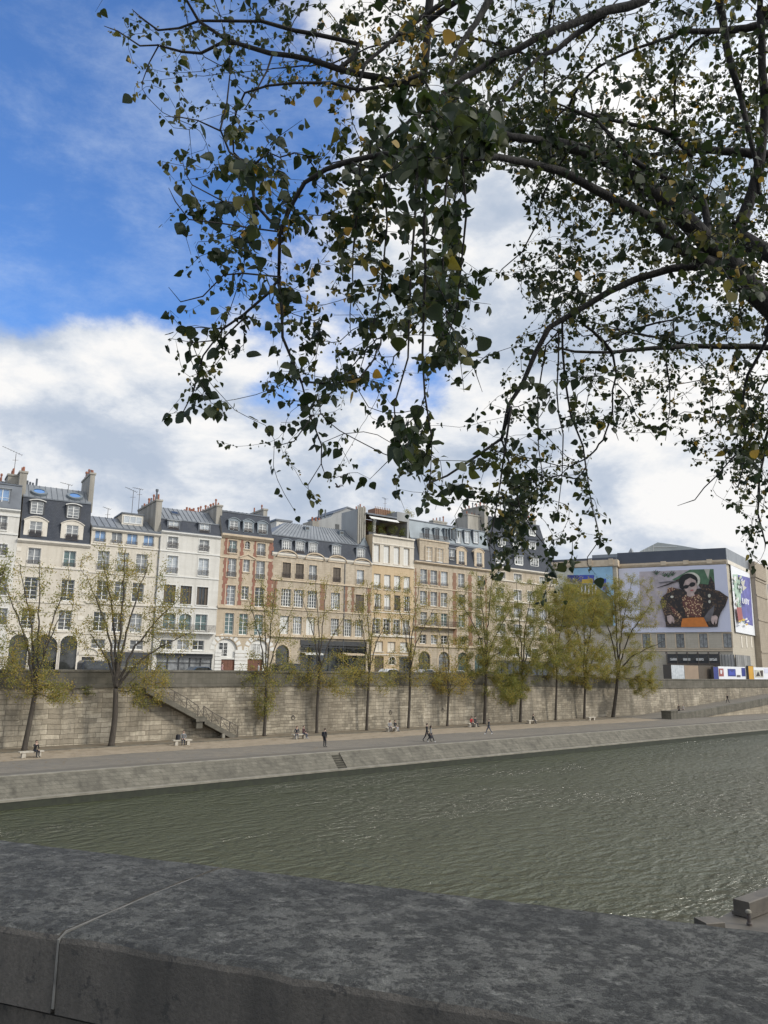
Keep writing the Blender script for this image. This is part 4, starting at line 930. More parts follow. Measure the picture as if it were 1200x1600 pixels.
for cx, yt, yb in ((672,330,412),(775,340,425),(878,352,435)):
    v0 = f.fp(*zp(2,cx,yb),.15)[1]; v1 = f.fp(*zp(2,cx,yt+12),.15)[1]; uc = f.col(zp(2,cx,0)[0], (v0+v1)/2, .15)
    B.dormer(uc, v0, 1.25, v1-v0, .1, 1.7, 'seg', ('zinc_blue','zinc_blue'), dict(glass='glass_mid', bars=3), rail=.5, roof_rise=.4)
B.chimney(-.5, .35, 1.0, 10, B.vt-1, f.fp(*zp(2,545,222),1.0)[1], 9)
B.chimney(B.W-.4, B.W+.25, 2.6, 8, B.vt, f.fp(*zp(2,935,258),2.6)[1], 2)

# ---- F : long house with low hipped zinc roof
B = Bld('mansard_house', 'F', 'wide pale stone house with arched pediments, brick quoins and a sloping grey zinc roof', FR['F'].fp(*zp(3,400,607))[1], 'pale_stone', 'trim_tan')
f = B.f
WB = dict(style='shut', frame='shutter_brown')
B.row(3, ((660,695),(660,800)), [(128,WB),(222,WB),(318,dict(glass='glass_mid')),(490,WB),660], 1.4, sur=True, rail=.8, glass='glass_light', bars=1); r1 = B.last
B.row(3, ((215,838),(215,965)), [125,215,312,480,(655,WB)], 1.65, sur=True, bars=4, style='sash'); r2 = B.last
B.row(3, ((205,1030),(205,1160)), [(110,dict(style='blind',frame='shutter_white')),205,(300,dict(style='blind',frame='shutter_white')),475,567,650], 1.5, sur=True, bars=4, style='sash'); r3 = B.last
for cx in (130,330,490,670): pediment(B, f.col(zp(3,cx,0)[0], B.vt), B.vt-.55, 3.4, .95, .35, 'round')
B.course(B.vt-.5, .5, .25, prof=True, name='cornice', mat='trim_stone'); B.course(r1[0]-.42, .22, .16); B.course(r2[0]-.45, .16, .12); B.course(r3[0]-.42, .4, .35)
for cx, wq in ((40,.4),(385,.45),(557,.28),(605,.28),(722,.35)):
    u_ = f.col(zp(3,cx,0)[0], (r2[0]+r2[1])/2); brick_panel(B, max(.03,u_-wq), min(B.W-.03,u_+wq), r2[0]-.2, r1[0]-.5, 'brick_brown')
u0, u1 = f.col(zp(3,225,0)[0], 3), f.col(zp(3,700,0)[0], 3); vs_ = f.fp(*zp(3,400,1205))[1]
shopfront(B, u0, u1, vs_, 'dark_paint', 'glass_dark', .7)
awning(B, u0+.1, f.col(zp(3,362,0)[0], 3), f.fp(*zp(3,300,1290))[1], 1.2, .15); awning(B, f.col(zp(3,520,0)[0], 3), u1-1.0, f.fp(*zp(3,600,1295))[1], 1.2, .15, 'trim_tan')
mb = MB(); va = f.fp(*zp(3,400,1250))[1]; mb.box(u0, u1, -.6, -.14, va-.12, va); mb.build('canopy_beam', MT['dark_paint'], B.root)
for uc in (f.col(zp(3,95,0)[0], 3),): B.win(uc, .6, f.fp(*zp(3,95,1235))[1], 2.2, arch=1.1, sur=True, surw=.3, style='shop', frame='dark_paint', sill=False)
B.wall()
vm = f.fp(*zp(3,380,483), .9)[1]; vr = f.fp(*zp(3,380,387), 5.0)[1]; hl = f.fp(*zp(3,195,378),5)[0]-f.fp(*zp(3,85,450),.9)[0]
B.mansard(vm, .9, vr, 5.0, upper='zinc', hip=(max(1.5,hl), 1.4), seams=.62)
for cx, yt, yb in ((128,478,568),(225,487,578),(318,495,588),(487,515,605),(663,535,622)):
    v0 = f.fp(*zp(3,cx,yb),.12)[1]; v1 = f.fp(*zp(3,cx,yt+8),.12)[1]; uc = f.col(zp(3,cx,0)[0], (v0+v1)/2, .12)
    B.dormer(uc, v0, 1.35, v1-v0, .08, 1.5, 'seg', ('zinc','zinc_blue'), dict(glass='glass_mid', bars=3, style='sash'), fw=.16, rail=.4, roof_rise=.25)
for cx, cy in ((268,405),(515,440)):
    t = .7; d = .9+4.1*t; uc = f.fp(*zp(3,cx,cy), d)[0]; v = vm+(vr-vm)*t; mb = MB(); mb.box(uc-.4, uc+.4, d-.5, d+.5, v-.5, v+.35, 0); mb.poly([(uc-.3,d-.51,v-.15),(uc+.3,d-.51,v-.15),(uc+.3,d-.51,v+.25),(uc-.3,d-.51,v+.25)], 1); mb.build('roof_hatch', [MT['zinc_blue'], MT['glass_dark']], B.root)
# end gable turret against the cream house
mb = MB(); uc = f.fp(*zp(3,690,480), 1.0)[0]; va, vb = f.fp(*zp(3,690,520),1)[1], f.fp(*zp(3,678,455),1)[1]
mb.prism([(uc-.9,va-1),(uc+.9,va-1),(uc+.9,va),(uc,vb),(uc-.9,va)], 'y', 1.0, 5, 0); mb.build('gable_dormer', MT['zinc_blue'], B.root)
dp = MB(); ud = f.col(zp(3,538,0)[0], 8); dp.tube([(ud,-.1,1),(ud,-.1,B.vt-.6)], .06, 6); dp.build('drainpipe', MT['zinc_dark'], B.root)

# ---- grey building rising behind F
fb = Frame(FR['F'].w(0, 16, 0), FR['F'].a); fb.W = 10
f = fb
ua, ub = f.fp(*zp(3,355,330))[0], f.fp(*zp(3,640,330))[0]; root = empty('rear_building', f.w(ua,0,0), f.a, 'plain grey rendered building rising behind the zinc roof of the wide stone house', 'apartment building', 'buildings along the quay')
W_ = ub-ua; va, vb, vc = f.fp(*zp(3,460,290))[1], f.fp(*zp(3,550,262))[1], f.fp(*zp(3,625,270))[1]
mb = MB(); x1 = f.fp(*zp(3,465,290))[0]-ua; x2 = f.fp(*zp(3,552,290))[0]-ua
mb.prism([(0,0),(W_,0),(W_,vc),(x2+.3,vc+.35),(x2-.3,vb),(x1,va),(x1-.4,va-.5),(0,va-1.6)], 'y', 0, 9, 0); mb.build('wall', MT['render_grey'], root)
mb = MB(); mb.prism([(x1-.1,va),(x2-.3,vb),(x2+.3,vc+.35),(W_,vc),(W_,vc+.2),(x2+.3,vc+.6),(x2-.3,vb+.25),(x1-.1,va+.22)], 'y', -.15, 9.1, 0); mb.build('roof', MT['zinc_dark'], root)
for px_, pt in ((372,265),(392,265),(420,262)):
    x = f.fp(*zp(3,px_,300))[0]-ua; mb = MB(); mb.tube([(x,.6,va-2.5),(x,.6,f.fp(*zp(3,px_,pt),.6)[1])], .16, 8); mb.build('chimney_pipe', MT['zinc_dark'], root)
mb = MB(); x0 = f.fp(*zp(3,305,350))[0]-ua; x1_ = f.fp(*zp(3,352,350))[0]-ua; mb.box(x0, x1_, -.5, 3, 8, f.fp(*zp(3,330,345))[1]); mb.build('chimney', MT['render'], root)
for k in range(3): mb = MB(); mb.tube([(x0+.4+.7*k,.3,f.fp(*zp(3,330,345))[1]-.02),(x0+.4+.7*k,.3,f.fp(*zp(3,330,345))[1]+.8)], .18, 8); mb.build('chimney_pot', MT['terracotta'], root)
for px_, py in ((493,385),(612,365)):
    x, v = f.fp(*zp(3,px_,py)); mb = MB(); mb.box(x-ua-.4, x-ua+.4, -.06, .02, v-.5, v+.5); mb.build('window', MT['glass_dark'], root)
# small rooftop block behind the brick house
f = Frame(FR['E'].w(FR['E'].W-.5, 12, 0), FR['E'].a); ua, ub = f.fp(*zp(3,55,360))[0], f.fp(*zp(3,160,360))[0]
root = empty('rear_house', f.w(ua,0,0), f.a, 'small white rooftop house glimpsed between the brick house and the zinc roof', 'apartment building', 'buildings along the quay')
mb = MB(); vv = f.fp(*zp(3,100,345))[1]; mb.box(0, ub-ua, 0, 6, 0, vv, 0); mb.build('wall', MT['white_stone'], root)
mb = MB(); mb.box(-.2, ub-ua+.2, -.2, 6.2, vv, vv+.3, 0); mb.build('roof', MT['zinc_dark'], root)
for px_ in (92,140):
    x = f.fp(*zp(3,px_,385))[0]-ua; mb = MB(); v0 = f.fp(*zp(3,px_,400))[1]; v1 = f.fp(*zp(3,px_,368))[1]; mb.box(x-.45, x+.45, -.05, .02, v0, v1, 0); mb.build('window', MT['glass_dark'], root)

# ---- G : cream upper floors, orange stone lower, planted roof terrace
B = Bld('orange_house', 'G', 'ochre stone house with shuttered white windows and a planted roof terrace', FR['G'].fp(*zp(3,880,452))[1], 'orange_stone', 'trim_stone')
f = B.f; SH = dict(style='blind', frame='shutter_white', glass='trim_stone')
B.row(3, ((778,510),(778,638)), [778,850,922,993], 1.25, sur=None, **SH); r1 = B.last
B.row(3, ((782,722),(782,830)), [782,855,926,996], 1.3, rail=.5, **SH); r2 = B.last
B.row(3, ((997,885),(997,993)), [785,(855,dict(style='blind',frame='shutter_white')),(926,dict(style='half',frame='shutter_brown')),997], 1.25, style='half', frame='shutter_white', rail=.5); r3 = B.last
B.row(3, ((775,1045),(775,1155)), [775,850,922,990], 1.3, sur=True, bars=3, rail=.5); r4 = B.last
B.row(3, ((885,1213),(885,1285)), [795,885,(975,dict(style='blind',frame='shutter_white'))], 1.6, style='blind', frame='trim_stone'); r5 = B.last
# pale upper storey as facing
mb = MB(); vv = r1[0]-.42
us = sorted([0, B.W]+[x for c in (778,850,922,993) for x in (f.col(zp(3,c,0)[0], (r1[0]+r1[1])/2)-.625, f.col(zp(3,c,0)[0], (r1[0]+r1[1])/2)+.625)])
for k, (a, b) in enumerate(zip(us, us[1:])):
    if k % 2 == 0: mb.box(a, b, -.03, .01, vv, B.vt)
    else: mb.box(a, b, -.03, .01, r1[1], B.vt); mb.box(a, b, -.03, .01, vv, r1[0])
mb.build('pale_facing', MT['cream_stone'], B.root)
B.course(vv-.02, .25, .16); B.course(B.vt-.25, .25, .3, name='cornice'); B.course(B.vt-1.5, .18, .12); B.course(r3[0]-.5, .14, .1); B.course(r4[0]-.4, .3, .2); B.course(r5[0]-.55, .16, .1)
door(B, f.col(zp(3,795,0)[0], 2), .6, f.fp(*zp(3,795,1318))[1], 1.8, 'shutter_brown'); 
un = f.col(zp(3,890,0)[0], 3); vn = f.fp(*zp(3,890,1350))[1]; B.win(un, vn-.65, vn+.65, 1.3, arch=.64, sur=True, sill=False, bars=1)
shopfront(B, f.col(zp(3,940,0)[0], 2), B.W-.4, f.fp(*zp(3,980,1320))[1], 'dark_paint', 'glass_dark', .3)
B.wall()
# roof terrace: side wall with chimney stacks, canopy, parapet
vT = B.vt; vC = f.fp(*zp(3,800,300), 1.5)[1]
mb = MB(); a0, a1 = f.fp(*zp(3,628,300), 1.5)[0], f.fp(*zp(3,693,300), 1.5)[0]
mb.box(a0+.25, a1, 1.5, 6, vT-3, f.fp(*zp(3,660,258),1.5)[1], 0)
for k in range(4): mb.box(a0+.3+k*(a1-a0)/4.2, a0+.3+k*(a1-a0)/4.2+.28, 1.32, 1.52, vT-2.5, f.fp(*zp(3,660,240),1.5)[1], 1)
ck = mb.build('chimney', [MT['render_grey'], MT['render']], B.root)
for k in range(5): mb = MB(); x = a0+.4+k*.38; vt_ = f.fp(*zp(3,660,258),1.5)[1]; mb.tube([(x,2,vt_-.1),(x,2,vt_+.5+.5*(k % 3)/2)], .12, 7); mb.build('chimney_pot', MT['render_grey' if k % 2 else 'terracotta'], ck)
mb = MB(); b1 = f.fp(*zp(3,925,330),1.0)[0]; mb.prism([(1.0,vC-.25),(7,vC+.3),(7,vC+.55),(1.0,vC)], 'x', a1, b1, 0); mb.build('terrace_roof', MT['zinc_dark'], B.root)
mb = MB(); mb.box(a1, a1+.2, 2.2, 7, vT, vC, 0); mb.poly([(a1,7.2,vT),(B.W,7.2,vT),(B.W,7.2,vC+.3),(a1,7.2,vC+.3)], 0); mb.build('loggia_wall', MT['wood_brown'], B.root)
mb = MB(); mb.prism([(.9,vC-.55),(.3,vC-.95),(.3,vC-1.05),(.9,vC-.65)], 'x', a1+.4, b1-.1, 0); mb.build('awning', MT['shutter_white'], B.root)
mb = MB(); xw = f.fp(*zp(3,775,380),2)[0]; mb.box(xw-.15, xw+.35, 2.6, 3.0, vT, vC, 0); mb.build('white_post', MT['white_paint'], B.root)
mb = MB(); c0, c1 = f.fp(*zp(3,925,300),1.2)[0], f.fp(*zp(3,1012,300),1.2)[0]; vq = f.fp(*zp(3,960,280),1.2)[1]; mb.box(c0, c1, 1.2, 7, vq-1.5, vq, 0); mb.box(c1-.4, c1+.0, 1.2, 7, vT, vq-1.5, 0); mb.build('roof_box', MT['render_grey'], B.root)
mb = MB(); q0, q1 = f.fp(*zp(3,765,260),4)[0], f.fp(*zp(3,880,260),4)[0]; vq1 = f.fp(*zp(3,820,245),4)[1]; mb.box(q0, q1, 4, 6, vC+.2, vq1-.3, 0)
for k in range(9): mb.box(q0+(q1-q0)*k/9, q0+(q1-q0)*k/9+.08, 3.9, 3.98, vC+.2, vq1, 0)
mb.build('roof_fence', MT['brick_brown'], B.root)
B.antenna(f.fp(*zp(3,838,240),4.5)[0], 4.5, vC, f.fp(*zp(3,838,180),4.5)[1], 4, .5)
GT = (B, a1, vT, vC, b1, c1, vq)

# ---- H : stone house with two attic storeys
B = Bld('stone_house', 'H', 'stone house with checkered window surrounds, stone dormers and a blue grey upper attic', FR['H'].fp(*zp(4,350,612))[1], 'pale_stone', 'trim_tan')
f = B.f
B.row(4, ((180,640),(180,740)), [180,248,(318,dict(glass='glass_light')),432,560], 1.55, sur=True, rail=.4, glass='glass_mid', bars=2); r1 = B.last
B.row(4, ((248,792),(248,888)), [178,248,316,435,552], 1.55, sur=True, glass='glass_mid', bars=2); r2 = B.last
B.row(4, ((435,945),(435,1030)), [180,248,318,435,550], 1.5, sur=True, glass='glass_teal', bars=3); r3 = B.last
B.row(4, ((437,1090),(437,1150)), [175,250,318,437,560], 1.5, sur=True, bars=2); r4 = B.last
for cx in (185,317,443,555): 
    uc = f.col(zp(4,cx,0)[0], 3); B.win(uc, .6, f.fp(*zp(4,443,1197))[1], 2.5, arch=1.25, sur=True, surw=.35, frame='dark_paint', glass='glass_teal', sill=False, bars=4)
for r in (r1, r2, r3, r4):
    for ca, cb in ((385,340),(485,535)):
        pass
for ca in (388,492,125,600):
    u_ = f.col(zp(4,ca,0)[0], 10); wq = .5 if ca in (388,492) else .22
    if u_+wq < B.W: brick_panel(B, max(.03,u_-wq), u_+wq, r4[0], r1[1], 'brick_brown')
for r in (r1, r2):
    for cx in (214, 284):
        u_ = f.col(zp(4,cx,0)[0], r[0]); brick_panel(B, u_-.22, u_+.22, r[0], r[1], 'brick_brown', .08)
balcony(B, .2, f.col(zp(4,395,0)[0], 9), r3[0]-.15, .9, .95)
B.course(B.vt-.4, .4, .45, prof=True, name='cornice'); B.course(r1[0]-.6, .14, .1); B.course(r2[0]-.5, .14, .1); B.course(r4[0]-.45, .3, .2)
B.wall()
v2 = f.fp(*zp(4,300,465), .5)[1]; v3 = f.fp(*zp(4,330,345), 1.4)[1]
# first attic storey: stone front + slate
mb = MB(); sa, sb = f.fp(*zp(4,150,530),.05)[0], f.fp(*zp(4,345,530),.05)[0]
B.mansard(v2, .7, v2+.15, 1.0, lower='slate', upper='zinc_blue', seams=3, name='lower_roof')
sfw = MB(); sfw.box(sa, sb, -.05, 1.4, B.vt+.1, v2-.1, 0); sf = sfw.build('stone_attic', MT['pale_stone'], B.root)
mbc = MB(); mbc.box(sa-.1, sb+.1, -.2, 1.4, v2-.1, v2+.12, 0); mbc.build('attic_cornice', MT['trim_tan'], B.root)
v0, v1 = f.fp(*zp(4,212,585),-.05)[1], f.fp(*zp(4,212,490),-.05)[1]
for cx in (212,286): B.win(f.col(zp(4,cx,0)[0], v0), v0, v1, 1.5, d=-.27, parent=sf, cut=False, glass='glass_mid', sur=True, bars=2, sill=False)
for cx, yt, yb, kd, ms in ((368,505,578,'flat',('zinc_dark','zinc')),(433,520,610,'seg',('trim_tan','trim_tan')),(552,530,625,'seg',('trim_tan','trim_tan'))):
    v0 = f.fp(*zp(4,cx,yb),0)[1]; v1 = f.fp(*zp(4,cx,yt),0)[1]; uc = f.col(zp(4,cx,0)[0], v0, 0); B.dormer(uc, v0, 1.35 if kd == 'seg' else 1.1, v1-v0, -.06, 1.2, kd, ms, dict(glass='glass_mid', bars=2), fw=.55 if kd == 'seg' else .2, roof_rise=.7, rail=.5)
# second attic storey
B.mansard(v3, 1.6, v3+.6, 4.0, v0=v2+.15, d0=.95, lower='zinc_blue', upper='zinc', seams=1.0, name='upper_roof')
for cx in (200,268,330,366,392): 
    w_ = .95 if cx < 300 else .5; v0 = f.fp(*zp(4,cx,440),1.0)[1]; v1 = f.fp(*zp(4,cx,372),1.0)[1]; uc = f.col(zp(4,cx,0)[0], v0, 1.0); B.dormer(uc, v0, w_, v1-v0, .92, 1.0, 'seg' if cx < 300 else 'flat', ('zinc_blue','zinc_blue'), dict(glass='glass_dark', frame='zinc_dark', bars=2), fw=.14, roof_rise=.2)
for cx in (412,530,470): v0 = f.fp(*zp(4,cx,465),1.0)[1]; v1 = f.fp(*zp(4,cx,385),1.0)[1]; uc = f.col(zp(4,cx,0)[0], v0, 1.0); B.dormer(uc, v0, 1.2, v1-v0, .92, 1.0, 'flat', ('zinc','zinc_blue'), dict(glass='glass_light', bars=1), fw=.12)
rl_ = railing_mb(sb-sa, .95, .0).build('railing', MT['iron'], B.root, loc=((sa+sb)/2, -.05, v2+.13))
B.chimney(f.fp(*zp(4,475,300),3)[0], f.fp(*zp(4,560,300),3)[0], 3, 5.5, v3, f.fp(*zp(4,515,275),3)[1], 5)
B.chimney(f.fp(*zp(4,245,310),4)[0], f.fp(*zp(4,335,320),4)[0], 4, 5, v3, f.fp(*zp(4,290,318),4)[1], 4)

# ---- I : tall house with steep slate roof and three dormer rows
B = Bld('slate_roof_house', 'I', 'tall house with steep slate roof and three rows of dormers ending the row', FR['I'].fp(*zp(4,900,652))[1], 'pale_stone', 'trim_stone', depth=13)
f = B.f
for yt, yb, cs in ((672,715,(700,810,980,1052)),(780,850,(690,810,900,980)),(895,970,(690,810,900,980)),(1010,1080,(700,810,900,980))):
    B.row(4, ((810,yt),(810,yb)), cs, 2.1, sur=True, style='wide', glass='glass_mid', bars=1)
    B.course(B.last[0]-.4, .2, .18)
B.row(4, ((920,1172),(920,1232)), [700,800,880,925], 1.6, sur=True, glass='glass_dark', bars=1); B.row(4, ((1020,1172),(1020,1232)), [1020], 1.1, arch=.5, sur=True)
shopfront(B, .6, B.W-.8, f.fp(*zp(4,850,1255))[1], 'dark_paint', 'glass_dark', .5)
brick_panel(B, .2, B.W-.3, f.fp(*zp(4,810,730))[1], B.vt-.5, 'brick_brown', 0, .015) if False else None
B.course(B.vt-.45, .45, .5, prof=True, name='cornice')
B.wall()
v2 = f.fp(*zp(4,960,350), 3.4)[1]; B.mansard(v2, 3.4, v2+.4, 5.0, lower='slate', upper='zinc', seams=1.5)
slope = lambda v: -.1+3.5*(v-B.vt)/(v2-B.vt)
for yt, yb, cs, w_ in ((552,610,(690,815,920,1030),2.0),(452,497,(700,800,905),1.7),(368,408,(770,905),1.6)):
    for cx in cs:
        d = slope(f.fp(*zp(4,cx,yb),1)[1]); v0 = f.fp(*zp(4,cx,yb+(cx-815)*.08),d)[1]; v1 = f.fp(*zp(4,cx,yt+(cx-815)*.08),d)[1]; uc = f.col(zp(4,cx,0)[0], v0, d)
        if .9 < uc < B.W-.9: B.dormer(uc, v0, w_, v1-v0, d-.15, 1.9, 'flat', ('white_paint','zinc'), dict(glass='glass_mid', style='wide', bars=1), fw=.15)
B.chimney(.2, 1.1, 2, 8, B.vt+2, v2+1.6, 6)
B.chimney(B.W-1.1, B.W-.3, 4, 9, B.vt+3, v2+1.2, 5)
# ---- J : big building on the right under advertising banners
az = math.radians(155.4); a = math.atan2(math.cos(az), math.sin(az))
Pc = onp(1147, 1040, 93.0); Pc.z = 7.0
f0 = Frame(Pc, a)
uL = f0.fp(*zp(9,675,300), -3.5)[0]; f = Frame(f0.w(uL,0,0), a); f.W = -uL; Wj = f.W
vtop = f.fp(*zp(6,832,95))[1]
B = Bld('banner_building', f, 'big pale stone corner building wrapped in giant fashion advertising banners', vtop, 'museum_stone', 'trim_tan', depth=22, cat='large building')
fv = lambda x, y, d=0.0: f.fp(*zp(6,x,y), d)
vcor0, vcor1, vb0, vb1 = fv(835,245)[1], fv(835,206)[1], fv(870,884)[1], fv(840,250)[1]
vsf1 = fv(880,1085)[1]; vrow = (fv(820,1032)[1], fv(820,898)[1])
for cx in (820,595,377,200,60): 
    uc = f.col(zp(6,cx,0)[0], sum(vrow)/2)
    if uc > 1.5: B.win(uc, vrow[0], vrow[1], 2.0, sur=True, surw=.3, glass='glass_mid', frame='dark_paint', bars=2)
B.course(vrow[0]-.9, .35, .25, name='ledge'); B.course(vrow[0]-.35, .15, .12)
B.course(vcor0, vcor1-vcor0, .55, prof=True, name='cornice')
for k, cx in enumerate((220,430,650)):
    uc = f.col(zp(6,cx,0)[0], vcor1); mb = MB(); mb.box(uc-.7, uc+.7, -.75, -.5, vcor0+.2, vcor1+.25); mb.build('cornice_block', MT['trim_tan'], B.root)
B.wall()
mb = MB(); mb.box(-.05, Wj+.08, -.12, .3, vcor1+.02, vtop+.02, 0); mb.build('roof_band', MT['banner_dark'] if 'banner_dark' in MT else MT['slate_cloth'], B.root)
# side face as its own frame
az2 = math.radians(78.0); a2 = math.atan2(math.cos(az2), math.sin(az2)); f2 = Frame(f.w(Wj,0,0), a2)
side = empty('side_wing', (Wj,0,0), a2-a); side.parent = B.root
sv = lambda x, y, d=0.0: f2.fp(*zp(6,x,y), d)
us1 = sv(1040,600)[0]; us2 = sv(1140,600)[0]; us3 = us2+24
mb = MB(); mb.poly([(0,.02,0),(us3,.02,0),(us3,.02,vtop),(0,.02,vtop)]); mb.poly([(us3,.02,0),(us3,18,0),(us3,18,vtop),(us3,.02,vtop)]); mb.poly([(0,.02,vtop),(us3,.02,vtop),(us3,18,vtop),(0,18,vtop)]); mb.build('side_wall', MT['museum_stone'], B.root, loc=(Wj,0,0), rz=a2-a)
mb = MB(); mb.box(0, us1+1, -.25, .0, vcor1, vtop+.02); mb.build('roof_band', MT['zinc'], B.root, loc=(Wj,0,0), rz=a2-a)
mb = MB(); mb.box(0, us1, -.45, .0, vcor0+.1, vcor1); mb.build('cornice', MT['trim_stone'], B.root, loc=(Wj,0,0), rz=a2-a)
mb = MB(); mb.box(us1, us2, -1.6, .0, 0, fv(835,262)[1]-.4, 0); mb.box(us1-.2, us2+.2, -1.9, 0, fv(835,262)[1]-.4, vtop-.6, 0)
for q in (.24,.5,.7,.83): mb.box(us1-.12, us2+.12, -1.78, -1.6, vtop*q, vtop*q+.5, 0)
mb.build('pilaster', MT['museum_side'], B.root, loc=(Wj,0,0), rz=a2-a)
mb = MB(); mb.box(us2+.5, us3, -.9, .0, 0, vtop+.5, 0); mb.build('side_wall', MT['museum_stone'], B.root, loc=(Wj,0,0), rz=a2-a)
for k in range(5):
    for q in (.28,.55,.8):
        mb = MB(); mb.box(us2+2+k*4, us2+3.6+k*4, -.97, -.9, vtop*q-1.8, vtop*q+1.8); mb.build('side_window', MT['glass_mid'], B.root, loc=(Wj,0,0), rz=a2-a)
mb = MB()
for k in range(3):
    x = sv(950+45*k,950)[0]; v0, v1 = sv(950+45*k,1030)[1], sv(950+45*k,925)[1]; mb.box(x-.6, x+.6, -.08, .0, v0, v1)
mb.build('blind_panel', MT['trim_stone'], B.root, loc=(Wj,0,0), rz=a2-a)
# recessed glasshouse roof behind
mb = MB(); d = 12; pts = [f.fp(*zp(6,x,y), d) for x, y in ((-10,140),(0,128),(165,45),(350,70),(560,105),(640,118))]
mb.prism([(p[0],p[1]) for p in pts]+[(pts[-1][0],vtop-2),(pts[0][0],vtop-2)], 'y', d, d+9, 0)
for q in range(4):
    a_ = Vector((pts[1][0],d-.06,pts[1][1])).lerp(Vector((pts[2][0],d-.06,pts[2][1])), q/4)
    mb.bar(a_, (a_.x, d-.06, vtop-1), .12, .12, 1)
mb.bar((f.fp(*zp(6,130,90),d)[0],d-.08,f.fp(*zp(6,130,88),d)[1]), (f.fp(*zp(6,345,90),d)[0],d-.08,f.fp(*zp(6,345,88),d)[1]), .15, .15, 1)
mb.build('glazed_roof', [MT['glass_roof'], MT['trim_white']], B.root)
mb = MB(); g0, g1 = f.fp(*zp(9,400,200),4), f.fp(*zp(9,858,170),4); mb.prism([(g0[0],vcor1-1),(g1[0],vcor1-1),(g1[0],g1[1]),(g1[0]-.3,f.fp(*zp(9,868,115),4)[1]),(g1[0]-1.2,g1[1]-.1),(g0[0],g0[1])], 'y', 4, 9, 0); mb.build('zinc_attic', MT['zinc'], B.root)
# banner with printed picture: thin layered sheet hung 0.4 m off the wall
BD = -0.40
ban = MB(); ban.box(.15, Wj+.02, BD, BD+.05, vb0, vb1, 0); banner = ban.build('advertising_banner', MT['banner'], B.root)
PIC = [MT[k] for k in ('p_pink','p_green','p_dark','p_leopard','p_leopard2','p_skin','p_hair','p_orange','p_pale','p_grey','p_lip')]
mbp = MB(); rect = (fv(-40,300)[0], fv(690,300)[0])
lay = [0]
def shp(pts, m, raw=False):
    lay[0] += 1; d = BD-.012*lay[0]
    q = [f.fp(*zp(6,x,y), d) for x, y in pts]; mbp.poly([(p[0], d, p[1]) for p in q], m)
def ell(cx, cy, rx, ry, m, rot=0, n=20):
    shp([(cx+rx*math.cos(t)*math.cos(rot)-ry*math.sin(t)*math.sin(rot), cy+rx*math.cos(t)*math.sin(rot)+ry*math.sin(t)*math.cos(rot)) for t in [2*PI*k/n for k in range(n)]], m)
shp([(-6,320),(690,294),(706,838),(2,842)], 0)
shp([(300,395),(470,300),(690,294),(704,485),(610,470),(540,440),(430,440)], 1); shp([(545,430),(640,440),(660,360),(700,430),(704,490),(560,470)], 2); shp([(600,296),(655,296),(640,390),(620,340)], 8); shp([(655,296),(690,295),(692,350),(655,352)], 1)
for (x, y) in ((225,345),(262,350),(300,335),(150,325)):
    for t in (-1.0,-.5,0,.5,1.0): shp([(x,y+22),(x+34*t-6,y-18+12*abs(t)),(x+40*t,y-26+16*abs(t)),(x+8,y+24)], 2 if (x+int(t*2)) % 2 else 1)
shp([(155,470),(255,435),(365,385),(372,402),(262,446),(170,470)], 2); shp([(170,420),(330,400),(340,410),(190,430)], 9)
ell(468,405,98,80,8,-.2); ell(452,408,90,72,6,-.1); shp([(365,400),(372,470),(400,490),(420,470),(400,400)], 6)
shp([(262,470),(300,466),(350,478),(420,492),(520,482),(600,470),(655,478),(745,500),(828,558),(800,640),(760,700),(738,760),(728,836),(640,838),(604,752),(400,760),(382,838),(246,838),(232,740),(188,600),(212,552),(250,520)], 2)
shp([(262,470),(300,466),(345,480),(260,520),(215,560),(250,520)], 3); shp([(600,470),(655,478),(745,500),(828,558),(805,585),(740,530),(660,500),(600,488)], 4)
shp([(188,600),(215,570),(300,640),(392,740),(384,800),(330,815),(250,735),(225,715)], 4); shp([(270,630),(330,668),(385,730),(380,770),(320,720)], 3)
shp([(600,750),(640,690),(700,630),(690,700),(660,780),(620,790)], 9)
shp([(395,560),(430,535),(470,545),(540,530),(585,560),(592,620),(572,745),(432,746),(420,690),(400,630)], 3)
ell(472,445,64,84,5,-.12); shp([(440,515),(505,505),(512,545),(470,556),(440,545)], 5)
shp([(388,420),(400,365),(440,352),(500,358),(530,400),(535,440),(520,400),(470,375),(425,400),(405,450)], 6)
ell(432,461,26,17,6,-.25); ell(490,440,29,21,6,-.3); shp([(405,462),(520,420),(520,430),(405,472)], 6); ell(487,494,16,6,10,-.2)
shp([(252,735),(290,725),(318,752),(325,790),(312,806),(300,780),(292,808),(276,806),(258,780)], 5); shp([(672,735),(712,728),(730,745),(722,800),(708,815),(700,780),(690,815),(676,806),(664,775)], 5)
shp([(398,758),(480,750),(596,747),(618,790),(642,836),(384,838),(388,800)], 7)
ell(650,545,14,18,8,0,8); ell(652,600,12,16,8,0,8); ell(300,555,16,12,8,0,8)
mbp.build('printed_figure', PIC, banner)
